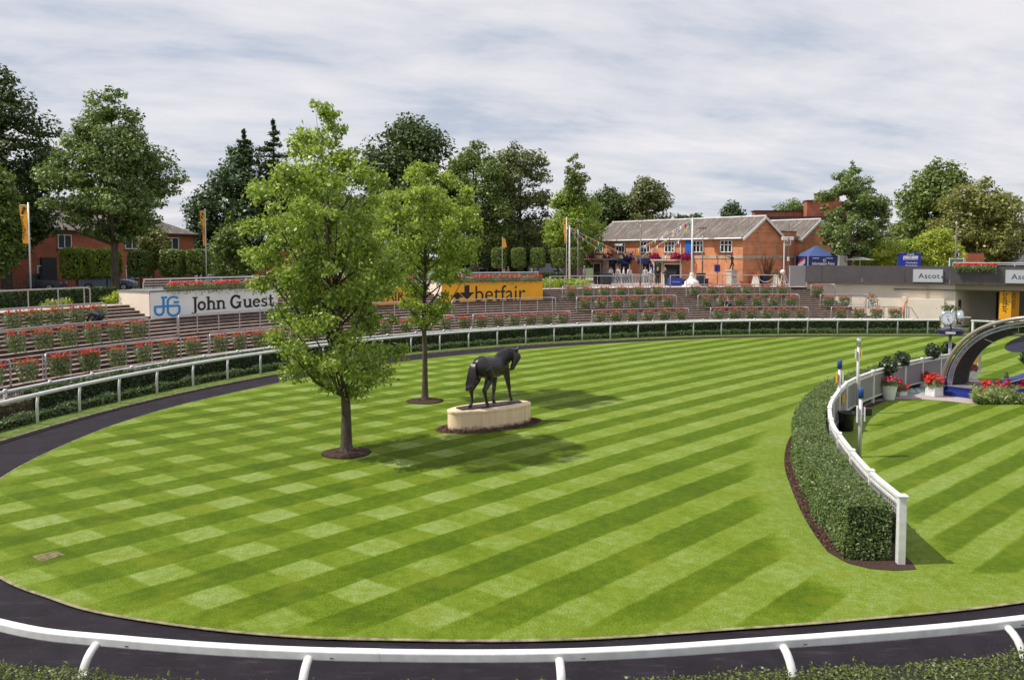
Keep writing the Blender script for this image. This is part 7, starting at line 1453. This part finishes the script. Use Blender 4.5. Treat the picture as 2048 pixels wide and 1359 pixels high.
person(on(1008, 85), 2.0, 'white haired person beyond the hedge, left of a pair', (.45, .3, .28), DK, hair=(.65, .62, .6)); person(on(1016, 85.4), 4.0, 'fair haired person beyond the hedge, right of a pair', (.2, .2, .22), DK, hair=(.6, .5, .4))

# crowd barriers
def barrier(px0, px1, Y0, Y1, lab):
    a, b = on(px0, Y0), on(px1, Y1); t = thing('crowd_barrier', lab, 'barrier', tuple(a), 0, 'metal crowd barriers by the brick building'); u = (b-a).normalized(); L_ = (b-a).length; q = MB(); z = Vector((0, 0, 1))
    q.tube([a, a+z*1.05, b+z*1.05, b], 0.03, 6); q.tube([a+z*.18, b+z*.18], 0.022, 6); q.build('frame', METAL_L, t)
    q = MB(); n = 4
    for i in range(n): q.tube([a+u*(L_*(i+.05)/n)+z*.18, a+u*(L_*(i+.95)/n)+z*1.03], .018, 4); q.tube([a+u*(L_*(i+.95)/n)+z*.18, a+u*(L_*(i+.05)/n)+z*1.03], .018, 4); q.tube([a+u*(L_*(i+1)/n)+z*.1, a+u*(L_*(i+1)/n)+z*1.05], .018, 4)
    q.build('bars', METAL_L, t)
for i in range(4): barrier(1222+i*22, 1243+i*22, 81.2-i*.35, 80.9-i*.35, f'{ORD[i]} metal crowd barrier from the left before the brick building')
# bins, boxes, tables
def wbin(px, Y, w, h, m, lab, lid=None, name='litter_bin', cat='bin'):
    c = on(px, Y); t = thing(name, lab, cat, tuple(c)); q = MB(); q.rbox(c, 0.3, (w, w*0.9, h)); bevel(q.build('body', m, t), 0.03); q = MB(); q.rbox(c+Vector((0, 0, h)), 0.3, (w+.06, w*.9+.06, .10)); bevel(q.build('lid', lid or m, t), 0.02); q = MB(); q.rbox(c+Vector((0, 0, h*.72)), 0.3, (w*.7, w*.93, h*.13)); q.build('slot', DARKM, t)
GRB = mat('charcoal_plastic', (0.03, 0.03, 0.035), 0.5)
wbin(1211, 80.5, 0.95, 1.05, GRB, 'wide charcoal bin left of the crowd barriers'); wbin(1197, 81.5, 0.7, 1.1, BLACK, 'black bin in the doorway beside the porch pillar'); wbin(1402, 76.2, 0.66, 1.15, GRB, 'charcoal bin just right of the white flagpole base'); wbin(1413, 76.6, 0.32, .62, BLUE, 'small navy box next to the charcoal bin'); wbin(1528, 76.9, .55, 1.0, mat('navy_bin', (.02, .025, .07), .5), 'navy bin with white top between the two pyramid planters', WHITE)
t = thing('covered_table', 'table under a royal blue cloth with white lines of script, left of the flagpole', 'table', tuple(on(1350, 76.6))); c = on(1350, 76.6); q = MB(); q.rbox(c, 0.1, (1.25, .7, .78)); q.build('cloth', mat('bright_navy', (.015, .04, .28), .6), t); q = MB(); q.tube([c+Vector((-.35+i*.05, -.45+.0*i, .42+.05*math.sin(i*2.1))) for i in range(15)], .012, 4); q.build('script_mark', WHITE, t)
c = on(1371, 76.8); t = thing('covered_heap', 'low heap under a dark blue cover behind the flagpole base', 'covered heap', tuple(c)); q = MB(); q.lathe([(0.85, 0), (0.75, .45), (.35, .62), (0, .66)], tuple(c), 10, sx=1.2, sy=.6); q.build('cover', BLUE, t)
c = on(1342, 78.2); t = thing('drinks_fridge', 'dark glass fronted cabinet by the door canopy', 'cabinet', tuple(c)); q = MB(); q.rbox(c, .1, (.95, .7, 1.5)); q.build('body', BLACK, t); q = MB(); q.rbox(c+Vector((0, -.36, .35)), .1, (.8, .03, 1.0)); q.build('door', GLASS, t)
# bronze figure on pedestal
c = on(1464, 75.6); t = thing('pedestal', 'pale stone pedestal carved with small dark letters under the bronze figure', 'pedestal', tuple(c)); ST = mat('pale_stone', (.48, .42, .36), .8, var=.15, scale=3); q = MB(); q.rbox(c, .5, (.95, .85, .16)); q.rbox(c+Vector((0, 0, .16)), .5, (.72, .66, 1.3)); q.build('shaft', ST, t); q = MB(); q.rbox(c+Vector((0, 0, 1.46)), .5, (.88, .82, .12)); q.build('cap', ST, t)
u_ = Vector((math.cos(.5), math.sin(.5), 0)); n_ = Vector((math.sin(.5), -math.cos(.5), 0)); q = MB()
for i in range(2):
    for j in range(3): q.obox(c+n_*.335+u_*(-.14+j*.13)+Vector((0, 0, 1.05-i*.18)), u_, n_, (0, 0, 1), (.07, .008, .09))
q.build('letter_mark', DARKM, t)
s = c+Vector((0, 0, 1.58)); t = thing('bronze_figure', 'dark bronze figure drawing a bow on the stone pedestal', 'statue', tuple(s)); J = lambda x, y, z: s+Vector((x, y, z)); BZ = mat('dark_bronze', (0, 0, 0))
skin('body', [[(J(.05, 0, .72), .12, .10), (J(.02, 0, .90), .10, .09), (J(.0, 0, 1.08), .14, .10), (J(-.02, 0, 1.24), .05, .05), (J(-.05, 0, 1.36), .08, .09), (J(-.05, 0, 1.44), .05, .06)], [(J(.05, 0, .72), .12, .10), (J(.14, -.05, .42), .075, .075), (J(.02, -.05, .18), .05, .05), (J(.10, -.05, .04), .05, .05)],
     [(J(.05, 0, .72), .12, .10), (J(-.08, .05, .40), .075, .075), (J(-.16, .05, .14), .05, .05), (J(-.22, .05, .03), .05, .04)], [(J(.0, 0, 1.08), .14, .10), (J(-.20, -.05, 1.16), .06, .06), (J(-.42, -.08, 1.22), .045, .045), (J(-.58, -.1, 1.28), .03, .03)], [(J(.0, 0, 1.08), .14, .10), (J(.16, .05, 1.12), .06, .06), (J(.02, -.12, 1.20), .04, .04)]], BZ, t, levels=1)
q = MB(); q.tube([J(-.50+.14*math.sin(a), -.1, 1.26+.5*math.cos(a)) if False else J(-.44-.2*math.cos(a), -.1, 1.26+.62*math.sin(a)) for a in np.linspace(-1.3, 1.3, 12)], .022, 6); q.build('bow', BZ, t); q = MB(); q.lathe([(.26, 0), (.22, .07), (0, .08)], tuple(s), 10); q.build('base', BZ, t)
# pyramid planters and rope
for i, (px, fl) in enumerate(((1511, True), (1552, False))):
    c = on(px, 76.2); t = thing('pyramid_planter', 'white tapered stone planter with a little red plant' if fl else 'white tapered stone block left of the folded board', 'planter', tuple(c)); q = MB(); q.lathe([(.58, 0), (.55, .1), (.26, 1.0), (.30, 1.02), (.30, 1.1), (0, 1.1)], tuple(c), 4, rz=.75); q.build('block', mat('cream_stone', (.72, .66, .55), .8), t)
    rng = np.random.default_rng(i); P = np.array(c)+np.array([0, 0, 1.2])+rng.normal(size=(110, 3))*np.array([.2, .2, .08]); leaf_cloud('foliage', P, rng.normal(size=(110, 3)), .12, HBL if not fl else ORF, rng, parent=t)
a, b = on(1518, 76.1, .75), on(1545, 76.1, .75); t = thing('rope', 'pale rope slung between the two pyramid planters', 'rope', tuple(a)); q = MB(); q.tube([a.lerp(b, u)+Vector((0, 0, -.35*4*u*(1-u))) for u in np.linspace(0, 1, 12)], .03, 6); q.build('cord', MATS['cream_stone'], t)
a, b = on(1559, 76.1, .75), on(1572, 75.8, .4); t = thing('rope', 'pale rope hanging right of the second pyramid planter', 'rope', tuple(a)); q = MB(); q.tube([a.lerp(b, u)+Vector((0, 0, -.12*4*u*(1-u))) for u in np.linspace(0, 1, 8)], .03, 6); q.build('cord', MATS['cream_stone'], t)
c = on(1567, 75.5); t = thing('folded_board', 'white a shaped folding board with a white bundle on top, left of the parapet', 'board', tuple(c)); q = MB()
for s_ in (-1, 1): q.tube([c+Vector((s_*.32, 0, 0)), c+Vector((s_*.05, .05, 1.25))], .03, 6)
q.build('frame', WHITE, t); q = MB(); q.add([c+Vector((.0, -.05, 1.2)), c+Vector((.45, -.25, .12)), c+Vector((.75, .2, .12)), c+Vector((.25, .2, 1.2))], [(0, 1, 2, 3)]); q.build('panel', mat('lilac_grey', (.45, .42, .5), .6), t); q = MB(); q.lathe([(.05, 0), (.24, .12), (.26, .28), (.12, .42), (0, .45)], (c.x-.05, c.y, c.z+1.15), 10); q.build('bundle', WHITE, t, smooth=True)
# information tent
Yt = 79.0; x0, x1 = W(1626, 0, Yt).x, W(1687, 0, Yt).x; xa = W(1607, 0, Yt+2.2).x; ze_ = W(0, 512, Yt).z; zp = W(0, 494, Yt+1.5).z; t = thing('canopy_tent', 'navy blue pyramid roofed tent lettered in white behind the parapet', 'tent', ((x0+x1)/2, Yt, ZT)); w_ = x1-x0
pts = [Vector((x0, Yt, ze_)), Vector((x1, Yt, ze_)), Vector((x1-.2, Yt+3, ze_)), Vector((x0-.2, Yt+3, ze_))]; ap = Vector(((x0+x1)/2-.15, Yt+1.5, zp+.15)); q = MB(); q.add([*pts, ap], [(0, 1, 4), (1, 2, 4), (2, 3, 4), (3, 0, 4)]); q.build('roof', mat('tent_blue', (.055, .095, .24), .6), t)
q = MB(); q.add([*pts, *[p+Vector((0, 0, -1.3)) for p in pts]], [(0, 4, 5, 1), (1, 5, 6, 2), (2, 6, 7, 3), (3, 7, 4, 0)]); q.build('valance', BLUE, t); q = MB()
for p in pts: q = MB(); q.tube([Vector((p.x, p.y, ZT)), p], .04, 6); q.build('leg', METAL_L, t)
f = lambda x, y: Vector((x0+x, Yt-.02, ze_+y)); put_text('lettering', 'Information Point', lambda x, y: f(.42+x, -.86+y), .40, WHITE, t, width=w_-.75, bold=.006)
for xx in (.5, w_-1.1): q = MB(); [q.obox(f(xx+.13*j, -.20), (1, 0, 0), (0, 1, 0), (0, 0, 1), (.09, .01, .08)) for j in range(5)]; q.build('word_mark', WHITE, t)
q = MB(); q.tube([f(w_*.55+.13*math.cos(a), -.42+.17*math.sin(a)) for a in np.linspace(0, 2*math.pi, 16)], .018, 4); q.obox(f(w_*.55, -.45), (1, 0, 0), (0, 1, 0), (0, 0, 1), (.04, .01, .16)); q.build('emblem', WHITE, t)
t = thing('bunting_flag', 'small red and white striped flag at the tent\'s left corner', 'flag', (x0-.4, Yt, ZT)); q = MB(); c = Vector((W(1612, 0, Yt).x, Yt-.1, W(0, 522, Yt).z)); q.slab([c+Vector((-.35, 0, -.3)), c+Vector((.35, 0, .25)), c+Vector((.35, 0, -.2)), c+Vector((-.25, 0, -.75))], (0, 1, 0), .02); q.build('white_half', WHITE, t); q = MB(); q.slab([c+Vector((-.3, -.02, -.1)), c+Vector((.3, -.02, .42)), c+Vector((.35, -.02, .22)), c+Vector((-.3, -.02, -.3))], (0, 1, 0), .02); q.build('red_stripe', PC_[2], t)
# royal blue direction board
Yb = 76.0; x0, x1, z0, z1 = W(1812, 0, Yb).x, W(1856, 0, Yb).x, W(0, 534, Yb).z, W(0, 506, Yb).z; t = thing('direction_board', 'royal blue board with a white name panel behind the parapet', 'board', ((x0+x1)/2, Yb, ZT)); q = MB(); q.box(x0, x1, Yb, Yb+.3, z0-.3, z1); q.build('panel', mat('board_blue', (.012, .03, .32), .45), t)
for xx in (x0+.3, x1-.3): q = MB(); q.tube([(xx, Yb+.15, ZT), (xx, Yb+.15, z0)], .05, 6); q.build('leg', METAL_L, t)
q = MB(); q.box(x0+.35, x1-.3, Yb-.02, Yb+.01, z1-.62, z1-.26); q.build('name_panel', WHITE, t); f = lambda x, y: Vector((x0+x, Yb-.03, z0+y)); put_text('lettering', 'The', lambda x, y: f(.85+x, z1-z0-.42+y), .18, BLUE, t, width=.3); put_text('lettering', 'Bessborough', lambda x, y: f(.45+x, z1-z0-.58+y), .17, BLUE, t, width=1.3)
put_text('lettering', '<The Pavilion', lambda x, y: f(.55+x, .35+y), .22, WHITE, t, width=1.15, bold=.004); put_text('lettering', '<The Sandringham', lambda x, y: f(.55+x, .08+y), .22, WHITE, t, width=1.15, bold=.004); q = MB(); [q.obox(f(.75+.14*j, z1-z0-.12), (1, 0, 0), (0, 1, 0), (0, 0, 1), (.10, .01, .10)) for j in range(5)]; q.build('word_mark', WHITE, t)
# green notice board and grey meter
Yg = 74; t = thing('notice_board', 'pale framed green notice board above the parapet flowers', 'notice board', tuple(on(1928, Yg))); x0, x1 = W(1915, 0, Yg).x, W(1942, 0, Yg).x; z0, z1 = W(0, 526, Yg).z, W(0, 518, Yg).z
q = MB(); q.box(x0, x1, Yg, Yg+.06, z0-.2, z1); q.build('panel', mat('notice_green', (.03, .22, .12), .5), t); q = MB(); q.box(x0-.06, x0, Yg-.02, Yg+.08, ZT, z1+.12); q.box(x1, x1+.06, Yg-.02, Yg+.08, ZT, z1+.12); q.box(x0, x1, Yg-.02, Yg+.08, z1, z1+.06); q.build('frame', WHITE, t)
c = on(1915, 76); t = thing('payphone', 'black hooded sign on a short grey post beside the notice board', 'sign', tuple(c)); q = MB(); zt = W(0, 502, 76).z; q.tube([c, Vector((c.x, c.y, zt-.3))], .06, 6); q.build('post', METAL_L, t); q = MB(); q.lathe([(.14, -.55), (.2, -.3), (.18, -.05), (0, 0)], (c.x, c.y, zt), 12); q.build('hood', BLACK, t, smooth=True); q = MB(); q.obox((c.x, c.y-.2, zt-.3), (1, 0, 0), (0, 1, 0), (0, 0, 1), (.08, .02, .3)); q.build('mark', WHITE, t)
# parasol, top of a pale gazebo
t = thing('parasol', 'pale flat parasol edge beside the yellow green shrubs', 'parasol', tuple(on(1720, 78))); c = on(1720, 78); zz_ = W(0, 518, 78).z; q = MB(); q.lathe([(1.35, zz_-c.z-.08), (1.3, zz_-c.z), (.1, zz_-c.z+.22)], tuple(c), 8); q.build('canopy', mat('pale_canvas', (.5, .56, .5), .8), t); q = MB(); q.tube([c, Vector((c.x, c.y, zz_))], .03, 6); q.build('pole', METAL_L, t)

# ---------------------------------------------------------------- left and middle: hedges, iron fence, cars, shrubs
hs = np.linspace(SX(-60, OT+1.6, ZT), SX(242, OT+1.6, ZT), 24)
hedge_strip('hedge', [CP(s, OT+1.9) for s in hs], [CP(s, OT+2.9) for s in hs], ZT, ZT+0.95, HB, 9000, .13, np.random.default_rng(91), 'dark hedge along the upper paving at the far left', 'hedge')
hs = np.linspace(SX(960, OT+6, ZT), SX(1165, OT+6, ZT), 24)
hedge_strip('hedge', [CP(s, OT+9.0) for s in hs], [CP(s, OT+9.8) for s in hs], ZT, ZT+1.15, HB, 6000, .14, np.random.default_rng(92), 'dark low hedge under the middle row of clipped trees', 'hedge')
def shrubs(px0, px1, o0, o1, h, m, label, seed, n=3200, fm=None):
    rng = np.random.default_rng(seed); sa, sb = SX(px0, o0, ZT), SX(px1, o0, ZT); s = rng.uniform(sa, sb, n); o = rng.uniform(o0, o1, n); z = ZT+rng.random(n)**.7*h*(.7+.3*np.sin(s*2.3)*np.cos(o*3)); t = thing('shrub_bed', label, 'shrubs', tuple(CP((sa+sb)/2, o0, ZT))); P = np.array([CP(a, b, c) for a, b, c in zip(s, o, z)])
    leaf_cloud('foliage', P, rng.normal(size=(n, 3))+np.array([0, -.5, .6]), .17, m, rng, parent=t)
    if fm: k = n//5; leaf_cloud('blossoms', P[:k]+np.array([0, -.05, .12]), rng.normal(size=(k, 3)), .12, fm, rng, parent=t)
shrubs(1070, 1185, OT+1.3, OT+4.5, 0.9, LM['bright'], 'yellow green flowering shrubs beside the upper railing, left of the brick building', 93, 4200, leafmat('cream_bloom', (.45, .42, .12), (.75, .72, .35), .3))
shrubs(222, 246, OT+0.6, OT+2.6, 0.9, LM['yellow'], 'small yellow green shrub left of the white display wall', 94, 500)
shrubs(95, 150, OT+0.8, OT+1.6, 0.6, LM['bright'], 'wispy pale shrub in front of the dark hedge at the left', 95, 350, leafmat('pink_bloom', (.5, .25, .28), (.75, .55, .5), .3))
def iron_fence(px0, px1, o, label, h=1.5, arch=False):
    sa, sb = SX(px0, o, ZT+1), SX(px1, o, ZT+1); t = thing('iron_fence', label, 'fence', tuple(CP((sa+sb)/2, o, ZT))); q = MB()
    for z in (.15, h-.2): q.tube([CP(s, o, ZT+z) for s in np.linspace(sa, sb, 40)], .022, 4)
    q.build('rail', BLACK, t); q = MB(); s = sa
    while s < sb: q.tube([CP(s, o, ZT), CP(s, o, ZT+h+(0.9*math.sin(math.pi*(s-sa)/(sb-sa)) if arch else 0))], .013, 4, caps=False); s += .15
    q.build('bars', BLACK, t)
iron_fence(-80, 470, OT+7.5, 'long black iron railing in front of the red brick house', 1.5); iron_fence(486, 556, OT+7.6, 'black iron gate with an arched top beside the larger young tree', 1.4, True)
def car(px, Y, rz, col, label, L_=4.3, Hc=1.48, van=False):
    c = on(px, Y); t = thing('parked_car' if not van else 'parked_van', label, 'car' if not van else 'van', tuple(c), 0, 'parked cars behind the terrace'); cr, sr = math.cos(rz), math.sin(rz); X = lambda x, y, z: Vector((c.x+x*cr-y*sr, c.y+x*sr+y*cr, c.z+z)); Wd = 0.86
    low = [(-L_/2, .35), (-L_/2+.05, .75), (-L_/2+.35, .92), (-.9 if not van else -L_/2+.5, .95), (L_*.18, .95), (L_/2-.35, .82), (L_/2-.02, .62), (L_/2, .35)]
    q = MB(); rows = []
    for y in (-Wd, -Wd*.98, Wd*.98, Wd): k = 1 if abs(y) < Wd else .97; rows.append([X(a*k, y, b) for a, b in low])
    q.grid(rows); n = len(low)
    for r0 in (0, 3): q.f.append(tuple(r0*n+i for i in (range(n) if r0 == 0 else reversed(range(n)))))
    o = q.build('body', mat('car_paint_%d' % int(px), col, .25, spec=.8), t); bevel(o, .04)
    cab = [(-L_*.42, .93), (-L_*.34, Hc-.06), (-L_*.15, Hc), (L_*.06, Hc-.03), (L_*.22, .93)] if not van else [(-L_*.48, .93), (-L_*.47, Hc+.3), (L_*.1, Hc+.35), (L_*.26, Hc-.1), (L_*.36, .95)]
    q = MB(); rows = [[X(a, y, b) for a, b in cab] for y in (-Wd*.93, Wd*.93)]; rows2 = [[X(a, y*(.86 if b > 1.2 else 1), b) for a, b in cab] for y in (-Wd*.93, Wd*.93)]; q.grid(rows2); n = len(cab); q.f += [tuple(range(n)), tuple(n+i for i in reversed(range(n)))]; q.build('cabin', MATS['car_paint_%d' % int(px)], t)
    for y, sg in ((-Wd*.93, -1), (Wd*.93, 1)):
        for a0, a1 in (((-.33, -.06), (-.03, .17)) if not van else ((.12, .28),)):
            q = MB(); e = lambda a, b: X(a*L_, (y*(.86 if b > 1.2 else 1))+sg*.012, b); q.add([e(a0+.0, .98), e(a1, .98), e(a1-.05*(a1 > .1), Hc-.12), e(a0+.03*(a0 < -.2), Hc-.12)], [(0, 1, 2, 3)]); q.build('window', GLASS, t)
    q = MB(); q.add([X(L_*.215+.01, -Wd*.78, .97), X(L_*.215+.01, Wd*.78, .97), X(L_*.075, Wd*.7, Hc-.08), X(L_*.075, -Wd*.7, Hc-.08)], [(0, 1, 2, 3)]); q.build('windscreen', GLASS, t)
    for wx in (-L_*.31, L_*.31):
        for y in (-Wd, Wd): q = MB(); q.tube([X(wx, y-.09, .32), X(wx, y+.09, .32)], .32, 18); w = q.build('wheel', BLACK, t); ORG[w.name] = ORG[t.name]; q = MB(); q.tube([X(wx, y-.10, .32), X(wx, y+.10, .32)], .18, 14); q.build('rim', METAL_L, w)
    for y in (-.6, .6): q = MB(); q.obox(X(L_/2-.06, y, .66), (cr, sr, 0), (-sr, cr, 0), (0, 0, 1), (.12, .3, .14)); q.build('headlight', mat('lamp_glass', (0, 0, 0)), t)
car(70, 66, .2, (.03, .04, .09), 'dark blue car behind the iron railing at the far left'); car(216, 67, .25, (.20, .26, .42), 'pale blue car behind the clipped trees, left of the white display wall'); car(462, 80, .1, (.36, .34, .36), 'silver grey car behind the iron railing, above the white display wall', 4.6)
car(895, 88, .1, (.55, .57, .62), 'white car glimpsed under the smaller young tree'); car(962, 96, .0, (.35, .3, .32), 'pinkish grey car right of the smaller young tree'); car(1096, 97, .05, (.35, .42, .50), 'pale blue van with sloping windscreen behind the middle clipped trees', 5.0, 1.6, True)
t = thing('board_fence', 'pale grey vertical board fence behind the middle row of clipped trees', 'fence', tuple(on(1050, 101))); q = MB(); a, b = on(940, 101), on(1170, 101); n = 60
for i in range(n): p = a.lerp(b, (i+.5)/n); q.obox(p+Vector((0, (i % 2)*.03, .95)), (1, 0, 0), (0, 1, 0), (0, 0, 1), ((b-a).length/n-.015, .03, 1.9))
q.build('boards', mat('weathered_board', (.24, .20, .19), .85, var=.4, scale=3), t)
# bottom right: second rail behind the foreground hedge
t = thing('spectator_fence', 'white capped rail at the bottom right corner behind the foreground hedge', 'fence', (*SR[60], 0)); q = MB(); q.tube([(p[0], p[1], 1.20) for p in SR], .075, 4); q.build('rail', WHITE, t)
for x in (-7.4, -4.6, -1.8, 1.0, 3.75, 6.05, 8.6): i = int(np.argmin(abs(SR[:, 0]-x))); q = MB(); q.tube([(SR[i][0], SR[i][1], 0), (SR[i][0], SR[i][1], 1.24), (SR[i][0], SR[i][1], 1.30)], [.06, .06, .10], 12); q.tube([(SR[i][0], SR[i][1], 1.27), (SR[i][0], SR[i][1], 1.32)], [.13, .09], 14); q.build('post', WHITE, t, smooth=True)
